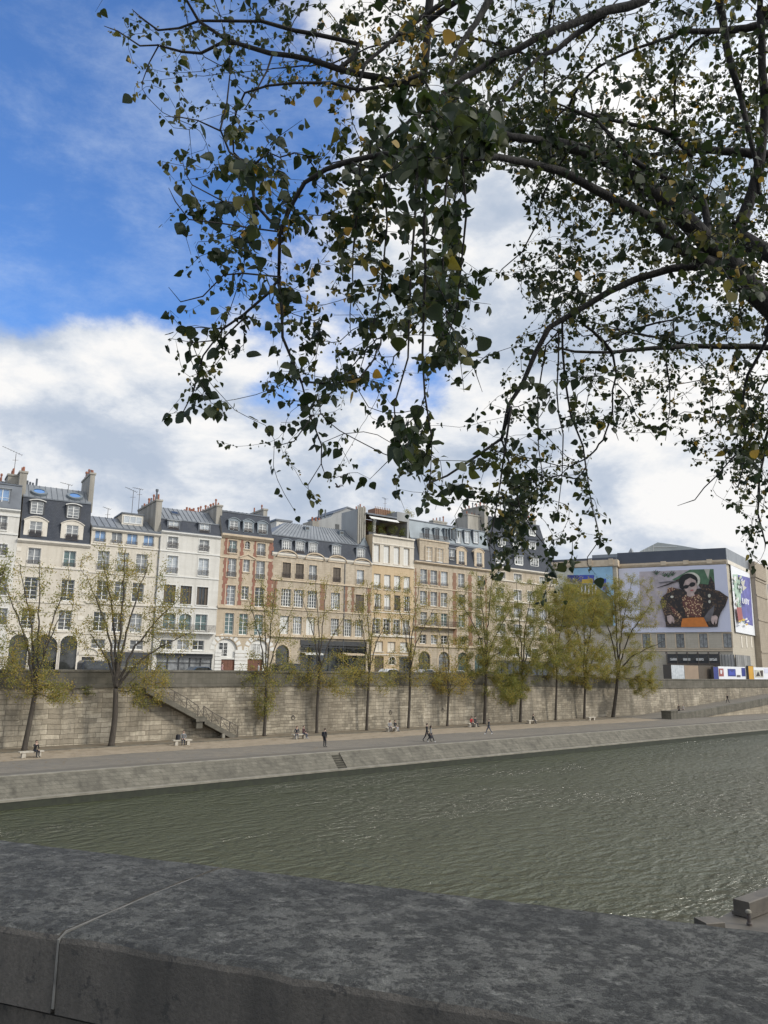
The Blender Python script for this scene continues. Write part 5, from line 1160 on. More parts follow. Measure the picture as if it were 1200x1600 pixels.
# side banner
mb = MB(); s0, s1 = sv(845,400)[0]+.1, us1-.05; mb.box(s0, s1, -.4, -.34, sv(900,888)[1], sv(850,252)[1], 0); b2 = mb.build('side_banner', MT['banner_white'], B.root, loc=(Wj,0,0), rz=a2-a)
mb = MB(); ly = [0]
def sh2(pts, m):
    ly[0] += 1; d = -.42-.02*ly[0]; mb.poly([(lambda q: (q[0], d, q[1]))(f2.fp(*zp(6,x,y), d)) for x, y in pts], m)
sh2([(918,348),(1030,378),(1060,828),(968,800)], 0)
sh2([(870,345),(915,345),(968,800),(985,800),(930,640),(905,650),(895,560)], 1); sh2([(880,380),(940,400),(950,640),(905,650)], 1)
rnd = random.Random(3)
for k in range(26):
    x, y = rnd.uniform(872,955), rnd.uniform(350,640); w_ = rnd.uniform(6,16); sh2([(x,y),(x+w_,y+rnd.uniform(-6,8)),(x+w_*.7,y+rnd.uniform(20,50)),(x-4,y+rnd.uniform(14,30))], rnd.choice((1,1,2,3)))
sh2([(905,655),(950,652),(968,770),(925,795)], 4)
for k in range(9): x, y = rnd.uniform(920,1000), rnd.uniform(760,815); sh2([(x,y),(x+20,y-12),(x+26,y+6),(x+6,y+10)], rnd.choice((5,5,3)))
sh2([(945,420),(985,395),(975,450),(1000,470),(965,500),(960,450)], 2)
# hand-painted looking lettering: short strokes reading "UBY"
def stroke(pts, w_=7):
    for (x0,y0),(x1,y1) in zip(pts, pts[1:]):
        dx, dy = x1-x0, y1-y0; l = math.hypot(dx,dy); nx, ny = -dy/l*w_/2, dx/l*w_/2; sh2([(x0+nx,y0+ny),(x1+nx,y1+ny),(x1-nx,y1-ny),(x0-nx,y0-ny)], 3)
stroke([(962,565),(964,612),(978,616),(980,572)]); stroke([(988,575),(990,622),(1003,618),(1000,598),(988,596),(1000,592),(1000,576),(988,574)]); stroke([(1006,578),(1014,602),(1022,582)]); stroke([(1014,602),(1016,630)])
mb.build('printed_picture', [MT[k] for k in ('p_violet','p_mint','p_pale','p_white','p_rust','p_yellow')], b2)
# left wing
uw = f.fp(*zp(9,675,300), -3.5)[0]; u0w = uw-26
mb = MB(); vc1 = f.fp(*zp(9,675,250),-3.5)[1]; vc0 = f.fp(*zp(9,675,322),-3.5)[1]
mb.box(u0w, uw, -3.5, 8, 0, vc0, 0); mb.build('wing_wall', MT['museum_stone'], B.root)
mb = MB(); mb.box(u0w-.5, uw+.5, -4.1, 8, vc0, vc1, 0); mb.box(u0w, uw, -3.6, 8, vc1, f.fp(*zp(9,660,222),-3.6)[1], 1); mb.build('wing_cornice', [MT['trim_tan'], MT['slate_cloth']], B.root)
for cx in (135,375,615): uc = f.fp(*zp(9,cx,285),-4.1)[0]; mb = MB(); mb.box(uc-.6, uc+.6, -4.4, -4.1, vc0+.3, vc1+.25); mb.build('cornice_block', MT['trim_tan'], B.root)
w0, w1 = f.fp(*zp(9,0,500),-3.9)[0]-3, f.fp(*zp(9,640,500),-3.9)[0]; wv0 = f.fp(*zp(9,600,1000),-3.9)[1]; wv1 = f.fp(*zp(9,600,330),-3.9)[1]
mb = MB(); mb.box(w0, w1, -3.9, -3.85, wv0, wv1, 0); wb_ = mb.build('wing_banner', MT['p_sky'], B.root)
mb = MB(); ly = [0]
def sh3(pts, m):
    ly[0] += 1; d = -3.91-.012*ly[0]; mb.poly([(lambda q: (q[0], d, q[1]))(f.fp(*zp(9,x,y), d)) for x, y in pts], m)
sh3([(-40,335),(190,330),(190,1000),(-40,1000)], 0); sh3([(120,425),(425,430),(425,520),(290,525),(200,520),(120,500)], 1); sh3([(250,425),(420,425),(420,480),(250,480)], 2); sh3([(285,475),(405,470),(405,520),(285,522)], 3)
sh3([(100,530),(430,530),(640,700),(640,1000),(60,1000)], 4);  sh3([(520,470),(560,465),(560,600),(520,600)], 2)
for k in range(6): x = 240+40*k; sh3([(x,540),(x+10,540),(x+12,640),(x-6,640)], 5)
sh3([(180,470),(215,500),(240,530),(236,640),(246,640),(248,530),(220,490),(185,460)], 5)
mb.build('printed_picture', [MT[k] for k in ('p_pale','p_navy','p_blue','p_yellow','p_olive','p_white')], wb_)
JF = f; JB = B
# scaffold canopy and drapes at street level
scf = empty('scaffold', f.w(f.fp(*zp(6,250,1100),-3)[0],-3,0), a, 'dark scaffold platform with poles at the foot of the banner building', 'scaffold')
mb = MB(); x0, x1 = 0, f.fp(*zp(6,745,1100),-3)[0]-f.fp(*zp(6,250,1100),-3)[0]; zt = f.fp(*zp(6,500,1092),-3)[1]; zb = f.fp(*zp(6,500,1185),-3)[1]
mb.box(x0, x1, 0, 2.8, zb-.15, zb+.25); mb.build('deck', MT['iron'], scf)
mb = MB(); mb.box(x0, x1, 1.5, 2.8, zb+.25, zt); mb.build('netting', MT['dark_paint'], scf)
n = 5
for k in range(n+1):
    x = x0+(x1-x0)*k/n; mb = MB(); mb.tube([(x,-.1,0),(x,-.1,zt)], .09, 6); mb.build('pole', MT['rail_iron'], scf)
    if k < n:
        mb = MB(); mb.bar((x,-.1,zb+.4),(x+(x1-x0)/n,-.1,zt-.2),.1); mb.build('brace', MT['rail_iron'], scf)
    mb = MB(); mb.tube([(x,-.4,zt+.1),(x,-.4,zt+.55)], [.32,.22], 8); mb.build('lamp', MT['iron'], scf)
mb = MB(); mb.bar((x0,-.1,zt),(x1,-.1,zt),.14); mb.bar((x0,-.1,(zt+zb)/2),(x1,-.1,(zt+zb)/2),.1); mb.build('rail', MT['rail_iron'], scf)
for k in range(4): mb = MB(); xx = x0+(x1-x0)*(k+.5)/4; mb.box(xx-.9, xx+.9, 1.2, 1.4, zb+.9, zb+1.5); mb.build('light_panel', MT['white_paint'], scf)
# drapery round the corner
dr = empty('drape', f.w(Wj+.2,-.6,0), a, 'grey pleated cloth drape hung round the foot of the corner', 'cloth cover'); mb = MB(); zt2, zb2 = fv(900,1098)[1], fv(900,1215)[1]
xs = [(-5.5+.22*k, -.35+.16*math.sin(k*1.9)+.05*math.sin(k*.7)) for k in range(26)]
for (xa,ya),(xb,yb) in zip(xs, xs[1:]): mb.poly([(xa,ya,zb2),(xb,yb,zb2),(xb,yb,zt2),(xa,ya,zt2)])
d2u = Vector((math.cos(a2-a), math.sin(a2-a), 0)); d2n = Vector((-d2u.y, d2u.x, 0))
ys = [Vector((0,0,0))+d2u*(.25*k)+d2n*(-.45+.2*math.sin(k*1.7)+.25*math.sin(k*.5)) for k in range(60)]
for p, q in zip(ys, ys[1:]): mb.poly([(p.x,p.y,zb2),(q.x,q.y,zb2),(q.x*1.0,q.y+.1,zt2),(p.x,p.y+.1,zt2)])
mb.build('cloth', MT['drape'], dr, smooth=True)
# hoarding along the street
PH = 86.0
def hx(x, y): return onp(*zp(6,x,y), PH)
h0, h1 = hx(735,1260), hx(1200,1260); hz0, hz1 = wtop(h0.x)-1.1, hx(900,1211).z
ho = empty('hoarding', (h0.x,PH,hz0), 0, 'white painted construction hoarding with colourful posters along the street', 'hoarding')
Lh = 46; mb = MB()
for k in range(15): mb.box(Lh*k/15, Lh*(k+1)/15-.03, 0, .1, 0, hz1-hz0)
mb.build('panel', MT['banner_white'], ho)
def poster(xa, ya, xb, yb, m, extra=()):
    p0, p1 = hx(xa, yb), hx(xb, ya); mb = MB(); mb.box(p0.x-h0.x, p1.x-h0.x, -.05, -.01, max(.05,p0.z-hz0), p1.z-hz0, 0)
    for i, (pts) in enumerate(extra): mb.poly([(hx(x,y).x-h0.x, -.06-.01*i, hx(x,y).z-hz0) for x, y in pts], 1)
    mb.build('poster', [MT[m[0]], MT[m[1]]], ho)
poster(825,1232,893,1300, ('p_navy','p_blue'), [[(835,1240),(860,1265),(885,1240),(888,1290),(832,1290)]]); poster(742,1228,780,1300, ('p_rust','p_white'), [[(750,1240),(770,1245),(765,1280),(752,1275)]])
poster(955,1222,982,1300, ('p_navy','p_pale')); poster(1078,1242,1152,1310, ('p_pale','p_dark'), [[(1085,1300),(1105,1250),(1125,1300)],[(1120,1250),(1150,1245),(1150,1300),(1135,1300)]]); poster(908,1288,940,1308, ('p_grey','p_dark')); poster(1165,1228,1199,1270, ('banner','p_violet'))
def upright(name, label, cat, xa, ya, xb, yb, m, p=PH-.6, dep=.5, frame=None):
    p0 = onp(*zp(6,xa,yb), p); p1 = onp(*zp(6,xb,ya), p); z0 = wtop(p0.x)-1.1; o = empty(name, ((p0.x+p1.x)/2,p,z0), 0, label, cat); w_ = p1.x-p0.x; h_ = p1.z-z0
    mb = MB(); mb.box(-w_/2, w_/2, 0, dep, 0, h_, 0); mb.build('panel', MT[m], o)
    mb = MB(); 
    for x in (-w_/2-.06, w_/2): mb.box(x, x+.06, -.03, dep+.03, 0, h_+.08)
    mb.box(-w_/2, w_/2, -.03, dep+.03, h_, h_+.08); mb.build('frame', MT[frame or 'rail_iron'], o); return o
upright('advertising_column', 'orange yellow advertising panel standing in front of the white hoarding', 'advertising column', 1022,1205,1060,1310, 'p_orange2')
upright('street_sign', 'blue poster panel at the left end of the white hoarding', 'poster panel', 692,1212,730,1300, 'p_navy')
upright('kiosk', 'pale blue glazed street kiosk below the scaffold platform', 'kiosk', 297,1197,412,1300, 'glass_light', PH-1, 1.8)
upright('site_cabin', 'tan wooden site cabin to the right of the glazed kiosk', 'cabin', 415,1200,545,1300, 'p_tan', PH+.5, 2.2)
upright('site_cabin', 'dark brown wooden site cabin left of the blue poster panel', 'cabin', 548,1205,688,1300, 'shutter_brown', PH+.6, 2.2)
upright('bus_shelter_poster', 'dark blue poster panel seen under the trees left of the scaffold', 'poster panel', -470+0, 1240, -395, 1330, 'p_navy') if False else None
# ------------------------------------------------------------------ trees
def leafmat(name, stops, transl=0.35, rough=0.55):
    M, nt, b = newmat(name); b.inputs['Roughness'].default_value = rough; b.inputs['Specular IOR Level'].default_value = 0.35
    at_ = N(nt, 'ShaderNodeAttribute'); at_.attribute_name = 'leaf_tint'
    cr = N(nt, 'ShaderNodeValToRGB'); nt.links.new(at_.outputs['Fac'], cr.inputs[0]); e = cr.color_ramp.elements
    e[0].position = stops[0][0]; e[0].color = rgb(stops[0][1]); e[1].position = stops[-1][0]; e[1].color = rgb(stops[-1][1])
    for p, c in stops[1:-1]: q = e.new(p); q.color = rgb(c)
    nt.links.new(cr.outputs[0], b.inputs['Base Color'])
    tr = N(nt, 'ShaderNodeBsdfTranslucent'); nt.links.new(mixc(nt, 1.0, cr.outputs[0], (1.5,1.5,0.8), 'MULTIPLY'), tr.inputs[0])
    mx = N(nt, 'ShaderNodeMixShader'); mx.inputs[0].default_value = transl
    out = nt.nodes['Material Output']; nt.links.new(b.outputs[0], mx.inputs[1]); nt.links.new(tr.outputs[0], mx.inputs[2]); nt.links.new(mx.outputs[0], out.inputs[0])
    return M
MT['far_leaf'] = leafmat('autumn_leaves', [(0,(0.10,0.135,0.040)),(.35,(0.18,0.190,0.058)),(.7,(0.28,0.245,0.078)),(1,(0.40,0.28,0.08))], .45)
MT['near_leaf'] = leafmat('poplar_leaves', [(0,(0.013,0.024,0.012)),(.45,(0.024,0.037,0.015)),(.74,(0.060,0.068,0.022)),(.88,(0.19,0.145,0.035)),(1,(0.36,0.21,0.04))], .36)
MT['bark'] = plain('bark', (0.085,0.072,0.058), 0.95, (0.05,0.042,0.034), 6.0, stretch=(1,1,.25), bmp=.5)
MT['bark_near'] = plain('bark_near', (0.026,0.024,0.022), 0.95, (0.012,0.011,0.010), 14.0, stretch=(1,1,.4), bmp=.7)

class Grow:
    def __init__(s, seed): s.P = np.zeros((1000,3)); s.n = 0; s.par = []; s.rmin = []; s.rng = np.random.default_rng(seed); s.used = 0
    def add(s, p, par, rmin=0.0):
        if s.n >= len(s.P): s.P = np.vstack([s.P, np.zeros_like(s.P)])
        s.P[s.n] = p; s.par.append(par); s.rmin.append(rmin); s.n += 1; return s.n-1
    def path(s, pts, radii, par=-1, step=0.3, wob=0.0):
        """adds a smooth polyline (Catmull-Rom) as nodes, returns last index"""
        pts = [np.array(p, float) for p in pts]; out = []
        for i in range(len(pts)-1):
            p0 = pts[max(i-1,0)]; p1 = pts[i]; p2 = pts[i+1]; p3 = pts[min(i+2,len(pts)-1)]
            k = max(1, int(np.linalg.norm(p2-p1)/step))
            for j in range(k):
                t = j/k; q = 0.5*((2*p1)+(-p0+p2)*t+(2*p0-5*p1+4*p2-p3)*t*t+(-p0+3*p1-3*p2+p3)*t**3)
                out.append((q, radii[i]+(radii[i+1]-radii[i])*t))
        out.append((pts[-1], radii[-1])); idx = []
        for q, r in out:
            par = s.add(q+s.rng.normal(0, wob, 3) if wob and idx else q, par, r); idx.append(par)
        return idx
    def nearest(s, p, up_pen=0.0, lo=0, hang=0.0):
        d = s.P[lo:s.n]-p; L = np.sqrt((d*d).sum(1)); 
        if up_pen: L = L+up_pen*np.maximum(0, d[:,2]) 
        if hang: L = L+hang*np.maximum(0, -d[:,2])
        return lo+int(np.argmin(L))
    def attach(s, p, up_pen=0.0, hang=0.0, seg=0.35, sag=0.0, lo=0, rtip=0.0):
        i = s.nearest(p, up_pen, lo, hang); a = s.P[i].copy(); v = p-a; L = np.linalg.norm(v)
        k = max(2, int(L/seg)); j = i; out = [i]
        if s.par[i] >= 0:
            dr = a-s.P[s.par[i]]; dr = dr/max(1e-6, np.linalg.norm(dr))
        else: dr = v/max(L,1e-6)
        c = a+dr*L*0.35+v*0.15; c[2] += sag*L
        for t in range(1, k+1):
            t /= k; q = (1-t)**2*a+2*(1-t)*t*c+t*t*p
            if t < 1: q = q+s.rng.normal(0, 0.04*L/k, 3)
            j = s.add(q, j, rtip); out.append(j)
        return out
    def radii(s, rtip, expo):
        cnt = np.zeros(s.n); ch = np.zeros(s.n, int)
        for i in range(s.n-1, -1, -1):
            if ch[i] == 0: cnt[i] = max(cnt[i], 1)
            if s.par[i] >= 0: cnt[s.par[i]] += cnt[i]; ch[s.par[i]] += 1
        s.cnt = cnt; return np.maximum(rtip*cnt**expo, np.array(s.rmin))
    def mesh(s, name, mat, parent, rtip, expo, rbase=None, nside=(7,5,3), thick=(.06,.015), origin=(0,0,0)):
        R = s.radii(rtip, expo)
        if rbase is not None: R = np.minimum(R, rbase)
        kids = [[] for _ in range(s.n)]
        for i, p in enumerate(s.par):
            if p >= 0: kids[p].append(i)
        mb = MB(); org = np.array(origin); st = [(i, None) for i in range(s.n) if s.par[i] < 0]
        while st:
            i, pr = st.pop(); ch = [] if pr is None else [pr]; ch.append(i); rr_ = [R[i]] if pr is not None else []; rr_.append(R[i])
            while kids[i]:
                ks = sorted(kids[i], key=lambda q: -s.cnt[q]); st += [(q, i) for q in ks[1:]]; i = ks[0]; ch.append(i); rr_.append(R[i])
            if len(ch) < 2: continue
            rm = max(rr_); ns = nside[0] if rm > thick[0] else nside[1] if rm > thick[1] else nside[2]
            rr_[-1] *= .6
            mb.tube([s.P[q]-org for q in ch], rr_, ns, cap=rm > thick[1])
        return mb.build(name, mat, parent, smooth=True)
def leaves_mesh(name, mat, parent, pos, nrm, axis, size, tint, template, origin=(0,0,0), curl=None):
    tv, tf = template; tv = np.array(tv, float); n = len(pos); k = len(tv)
    axis = axis/np.linalg.norm(axis, axis=1, keepdims=True); side = np.cross(axis, nrm); side /= np.maximum(1e-6, np.linalg.norm(side, axis=1, keepdims=True)); up = np.cross(side, axis)
    V = (pos-np.array(origin))[:,None,:]+size[:,None,None]*(tv[None,:,0:1]*side[:,None,:]+tv[None,:,1:2]*axis[:,None,:]+tv[None,:,2:3]*(1.0 if curl is None else curl[:,None,None])*up[:,None,:])
    V = V.reshape(-1,3); F = np.concatenate([np.array(tf)+k*i for i in range(n)]) if n else []
    me = bpy.data.meshes.new(name); ft = len(tf[0]); nf = len(F)
    me.vertices.add(len(V)); me.vertices.foreach_set('co', V.astype(np.float32).ravel()); me.loops.add(nf*ft); me.loops.foreach_set('vertex_index', F.astype(np.int32).ravel())
    me.polygons.add(nf); me.polygons.foreach_set('loop_start', np.arange(0,nf*ft,ft,dtype=np.int32))
    try: me.polygons.foreach_set('loop_total', np.full(nf,ft,dtype=np.int32))
    except Exception: pass
    me.materials.append(mat); at_ = me.attributes.new('leaf_tint', 'FLOAT', 'POINT'); at_.data.foreach_set('value', np.repeat(tint, k).astype(np.float32))
    me.update(calc_edges=True); me.validate()
    o = bpy.data.objects.new(name, me); COL.objects.link(o); o.parent = parent; return o
T_FAR = ([(0,0,0),(.32,.5,.10),(0,1,0),(-.32,.5,.10)], [(0,1,2),(0,2,3)])
def unit(v): return v/np.maximum(1e-9, np.linalg.norm(v, axis=-1, keepdims=True))

def far_tree(seed, base, fork, limbs, regions, natt, nleaf, tr, label, tint=(.45,.25), lsize=.17, z=2.1, name='riverside_tree', dz=.7, grp='trees along the lower quay'):
    rnd = np.random.default_rng(seed); b = onz(*base, z); rb = ray(*base); tb_ = min(b.y, P_WALL-1.3)/rb.y; b = CAM+rb*tb_; b.z = z; dist = (b-CAM).length
    hd = math.hypot(b.x, b.y)
    def P(x, y, off=0.0):
        r = ray(x, y); t = (hd+off)/math.hypot(r.x, r.y); q = CAM+r*t
        return np.array((q.x, min(q.y, P_WALL-.35+max(0, (q.z-9.3))*1.1) if q.z < 11 else q.y, q.z))
    g = Grow(seed); mpp = dist/1200
    pb = np.array(b)-np.array((0,0,.15)); fk = P(*fork); midp = (pb+fk)/2+np.array((rnd.normal(0,.07), 0, 0))
    tk = g.path([pb, pb+np.array((0,0,.35)), midp, fk], [tr*1.45, tr*1.1, tr*.95, tr*.85], step=.5)
    for (x, y, o) in limbs:
        e = P(x, y, o); c = fk+(e-fk)*.45; c[2] += (e[2]-fk[2])*.05; c[:2] -= (e[:2]-fk[:2])*.12
        g.path([fk, c, e], [tr*.55, tr*.34, tr*.12], par=tk[-1], step=.6, wob=.05)
    pts = []
    wts = np.array([r[4] for r in regions], float); wts /= wts.sum()
    for _ in range(natt):
        cx, cy, rx, ry, _w = regions[rnd.choice(len(regions), p=wts)]
        while True:
            u_, v_, w_ = rnd.uniform(-1,1,3)
            if u_*u_+v_*v_+w_*w_ <= 1: break
        pts.append(P(cx+u_*rx, cy+v_*ry, w_*rx*mpp*dz))
    pts.sort(key=lambda p: np.linalg.norm(p-fk)); LP = []; LA = []
    for p in pts:
        ids = g.attach(p, up_pen=.6, seg=.5, sag=.02); tw = g.P[ids]
        for _ in range(int(nleaf*(7.0 if seed > 18 else 2.9))):
            t = rnd.uniform(.15, 1.05)*(len(ids)-1); i = min(int(t), len(ids)-2); q = tw[i]+(tw[i+1]-tw[i])*(t-i)
            LP.append(q+rnd.normal(0, .24, 3)); LA.append(rnd.normal(0,1,3)+np.array((0,0,-.5)))
    root = empty(name, b, 0, label, 'tree', grp)
    g.mesh('trunk', MT['bark'], root, .012, .47, tr*1.5, nside=(8,4,3), thick=(.1,.03), origin=b)
    LP = np.array(LP); LA = np.array(LA); n = len(LP)
    leaves_mesh('crown', MT['far_leaf'], root, LP, unit(rnd.normal(0,1,(n,3))), LA, rnd.uniform(.65,1.25,n)*lsize*(.88 if seed > 18 else .95), np.clip(rnd.normal(tint[0]+(.12 if seed > 18 else .16),tint[1],n)+.10*np.sin(LP[:,0]*1.7+LP[:,2]),0,1), T_FAR, origin=b)
    return root
FT = [
 (11,(-62,1192),(-50,1090),[(-80,900,0),(-30,880,1),(10,880,-1)],[(-40,960,70,90,1.0),(5,885,18,35,.25)],120,14,.24,'mostly hidden tree whose leaf tips reach in at the far left edge',(.25,.2)),
 (12,(38,1172),(54,1088),[(-12,880,0),(30,885,1),(62,880,-1),(108,900,.5),(95,960,-2)],[(20,960,60,90,.9),(80,950,60,85,.8),(40,1050,60,42,1.0),(95,1085,32,22,.35)],300,12,.22,'leaning tree with sparse yellow leaves behind the stone bench at the far left',(.5,.22)),
 (13,(174,1165),(181,1076),[(135,900,0),(160,865,1),(196,858,-1),(232,880,0),(285,930,.5),(300,985,-1.5),(140,990,1)],[(170,905,52,60,1.0),(235,930,62,70,1.0),(265,985,50,55,.7),(165,990,50,50,.6),(228,1065,40,45,1.1)],420,12,.27,'tall tree with wide spreading bare limbs between the leaning tree and the wall staircase',(.5,.22)),
 (14,(413,1147),(416,1068),[(385,930,0),(408,905,1),(432,905,-1),(458,950,0)],[(400,950,38,55,.8),(440,960,40,60,.8),(418,1050,52,40,1.0),(416,1100,22,24,.5)],230,12,.19,'slim tree with leafy shoots low on its trunk right of the staircase foot',(.4,.22)),
 (15,(495,1142),(499,1055),[(470,930,0),(492,900,1),(512,905,-1),(540,960,0)],[(500,950,46,58,1.0),(475,1045,35,35,.7),(530,1050,35,32,.7),(525,1075,35,14,.35)],220,11,.18,'thin tree with a low side shoot right of the seated pair near the staircase',(.5,.22)),
 (16,(573,1138),(577,1050),[(550,930,0),(572,905,1),(592,910,-1),(612,960,0)],[(578,955,42,56,1.0),(570,1045,40,32,.9),(600,1065,28,22,.35)],210,11,.17,'thin straight tree between two benches in front of the ochre house',(.5,.22)),
 (17,(638,1133),(641,1045),[(615,925,0),(636,905,1),(656,905,-1),(680,950,0)],[(642,950,44,56,1.0),(640,1035,42,32,.8),(662,1058,28,20,.35)],210,11,.17,'thin straight tree just right of the seated pair in the middle of the quay',(.5,.22)),
 (18,(699,1130),(701,1085),[(680,960,0),(702,930,1),(738,1000,-.5),(735,1058,0),(672,1050,0)],[(705,985,38,60,.55),(705,1058,40,30,1.3)],190,13,.15,'small bright yellow green tree with a low branching crown',(.62,.2)),
 (19,(757,1124),(760,1040),[(720,940,0),(748,900,1),(770,895,-1),(800,950,0),(795,1010,-1)],[(752,945,52,52,1.0),(760,1020,56,45,1.2),(785,1080,36,26,.4)],380,14,.22,'dense green tree with drooping lower sprays right of the small yellow one',(.36,.22)),
 (20,(813,1122),(816,1050),[(780,950,0),(806,905,1),(835,905,-1),(865,950,0),(870,1010,-1)],[(812,950,52,48,1.0),(830,1020,56,45,1.2),(800,1075,30,26,.5)],400,14,.20,'bushy green tree behind the bench with one seated person',(.34,.22)),
 (21,(868,1120),(870,1045),[(845,950,0),(866,915,1),(890,920,-1),(905,980,0)],[(872,942,44,44,1.2),(872,1020,46,46,1.0)],420,14,.17,'thin trunked tree with olive crown between two bushier trees',(.45,.22)),
 (22,(913,1117),(915,1065),[(890,950,0),(912,925,1),(935,930,-1),(948,1000,0)],[(908,950,46,50,1.2),(912,1035,46,42,1.1)],470,14,.20,'bushy tree with short dark trunk beside the empty bench',(.48,.22)),
 (23,(958,1116),(966,1050),[(935,940,0),(960,905,1),(990,900,-1),(1020,940,0),(1040,1000,0),(1000,1040,-1)],[(948,945,42,50,1.1),(990,945,48,52,1.0),(975,1030,60,45,1.3),(1010,1068,26,22,.45)],560,14,.28,'broad tree with thick dark trunk last in the row before the ramp',(.46,.22)),
]
for (seed, base, fork, limbs, regs, na, nl, tr, lab, tint) in FT: far_tree(seed, base, fork, limbs, regs, na, nl, tr, lab, tint)
# second line of street trees seen between the trunks at the far right
for seed, base, regs, lab in ((31,(905,1056),[(905,975,40,50,1)],'golden street tree in front of the left wing of the banner building'),(32,(985,1058),[(985,985,45,50,1)],'olive street tree in front of the big fashion banner')):
    far_tree(seed, base, (base[0],1020), [(base[0]-20,930,0),(base[0]+15,920,1),(base[0]+30,960,-1)], regs, 240, 12, .22, lab, (.62,.2), .2, z=7.4, name='street_tree', grp='street trees') if False else None
# terrace shrubs on the roof of the ochre house and wall plants
def shrub(name, label, loc, rx, ry, rz_, n, seed, tint=(.15,.15), size=.14, group=None, cat='shrub', stems=14):
    rnd = np.random.default_rng(seed); loc = np.array(loc); g = Grow(seed); g.path([loc, loc+np.array((0,0,rz_*.5))], [.03,.02], step=.1); LP = []
    for _ in range(stems):
        v = unit(rnd.normal(0,1,3)); p = loc+np.array((v[0]*rx*.7, v[1]*ry*.7, rz_*(.9+v[2]*.7))); ids = g.attach(p, seg=.15)
        for _ in range(n//stems):
            t = g.P[ids[rnd.integers(len(ids)//2, len(ids))]]; LP.append(t+rnd.normal(0, .22, 3)*np.array((rx,ry,rz_)))
    LP = np.array(LP); LP[:,2] = np.maximum(LP[:,2], loc[2]+.02) if rz_ > 0 else LP[:,2]
    o = empty(name, loc, 0, label, cat, group); g.mesh('stem', MT['bark'], o, .008, .4, .05, origin=loc)
    m_ = len(LP); leaves_mesh('foliage', MT['far_leaf'], o, LP, unit(rnd.normal(0,1,(m_,3))), rnd.normal(0,1,(m_,3)), rnd.uniform(.7,1.3,m_)*size, np.clip(rnd.normal(tint[0],tint[1],m_),0,1), T_FAR, origin=loc); return o
B, a1, vT, vC, b1, c1, vq = GT; rt = random.Random(8); labs = ['tall dark shrub at the left end of the roof terrace','round dark shrub in the middle of the roof terrace under the awning','broad dark shrub right of the middle on the roof terrace','dark shrub at the right end of the roof terrace']
for k in range(4):
    u_ = a1+1.4+(B.W-a1-2.4)*k/3; p = B.f.w(u_, 1.6, vT); pl = empty('planter', p, B.f.a, ['left end planter','second planter from the left','third planter from the left','right end planter'][k]+' box on the roof terrace of the ochre house', 'planter', 'planters on the roof terrace'); mb = MB(); mb.box(-.7,.7,-.3,.3,.01,.5); mb.box(-.75,.75,-.35,.35,.5,.56); mb.build('box', MT['dark_paint'], pl)
    shrub('terrace_shrub', labs[k], (p.x,p.y,p.z+.5), 1.0, .7, 1.0, 420, 40+k, group='shrubs on the roof terrace')
for k, (zx, zy) in enumerate(((905,255),(1000,265),(1020,300))):
    u_, v_ = B.f.fp(*zp(3,zx,zy), 3.0); p = B.f.w(u_, 3.0, min(v_-.4, vq) if k else vC+.25); shrub('roof_shrub', ['yellowish shrub on the canopy roof beside the brown roof fence','small shrub on top of the grey roof box','tuft hanging by the roof edge next to the blue grey attic'][k], tuple(p), 1.0, .8, .7, 260, 60+k, (.6,.2), group='shrubs on the roof terrace')
for k, (x, y, r) in enumerate(((138,1086,.9),(245,1100,.8),(90,1090,.6))):
    p = onp(x, y, P_WALL-.32); shrub('wall_plant', ['green tuft growing out of the wall left of the wide spreading tree','leafy tuft on the wall under the stair head','small tuft on the wall above the bench at the far left'][k], tuple(p), r, .3, r*.6, 160, 70+k, (.35,.2), .15, 'plants on the quay wall', 'wall plant')
# ------------------------------------------------------------------ benches, people, cars, birds
def bench(loc, rz, label):
    o = empty('stone_bench', loc, rz, label, 'bench', 'stone benches on the quay')
    mb = MB(); mb.prism([(-.92,.40),(.92,.40),(.95,.43),(.95,.50),(.93,.52),(-.93,.52),(-.95,.50),(-.95,.43)], 'y', -.24, .24); s = mb.build('seat', MT['bench_stone'], o); recalc(s)
    for x in (-.6, .6):
        mb = MB(); mb.prism([(-.15,0),(.15,0),(.13,.40),(-.13,.40)], 'y', -.19, .19); l = mb.build('leg', MT['bench_stone'], o, loc=(x,0,0)); recalc(l)
    return o
MT['bench_stone'] = plain('bench_stone', (0.50,0.46,0.39), 0.9, (0.36,0.33,0.27), 4.0)
def ground_z(p): return 1.925+(p-P_TOP-.5)/(P_WALL+2-P_TOP-.5)*0.175+0.008
BX = [((48,1184),'stone bench under the leaning tree at the far left'),((284,1165),'stone bench below the wall staircase'),((468,1155),'stone bench right of the staircase with two people on it'),
      ((612,1142),'stone bench in the middle of the quay with two people on it'),((738,1135),'stone bench with a person in red on it'),((831,1130),'stone bench with a lone person in black on it'),((924,1125),'empty stone bench at the right end of the trees')]
BL = []
for (x, y), lab in BX:
    p = onz(x, y, 2.0); p.y = min(p.y, 71.9); q = CAM+ray(x,y)*1; hd = p.y/ray(x,y).y; p = CAM+ray(x,y)*hd; z = ground_z(p.y)
    loc = Vector((p.x, p.y, z)); BL.append(loc); bench(loc, random.Random(x).uniform(-.06,.06), lab)
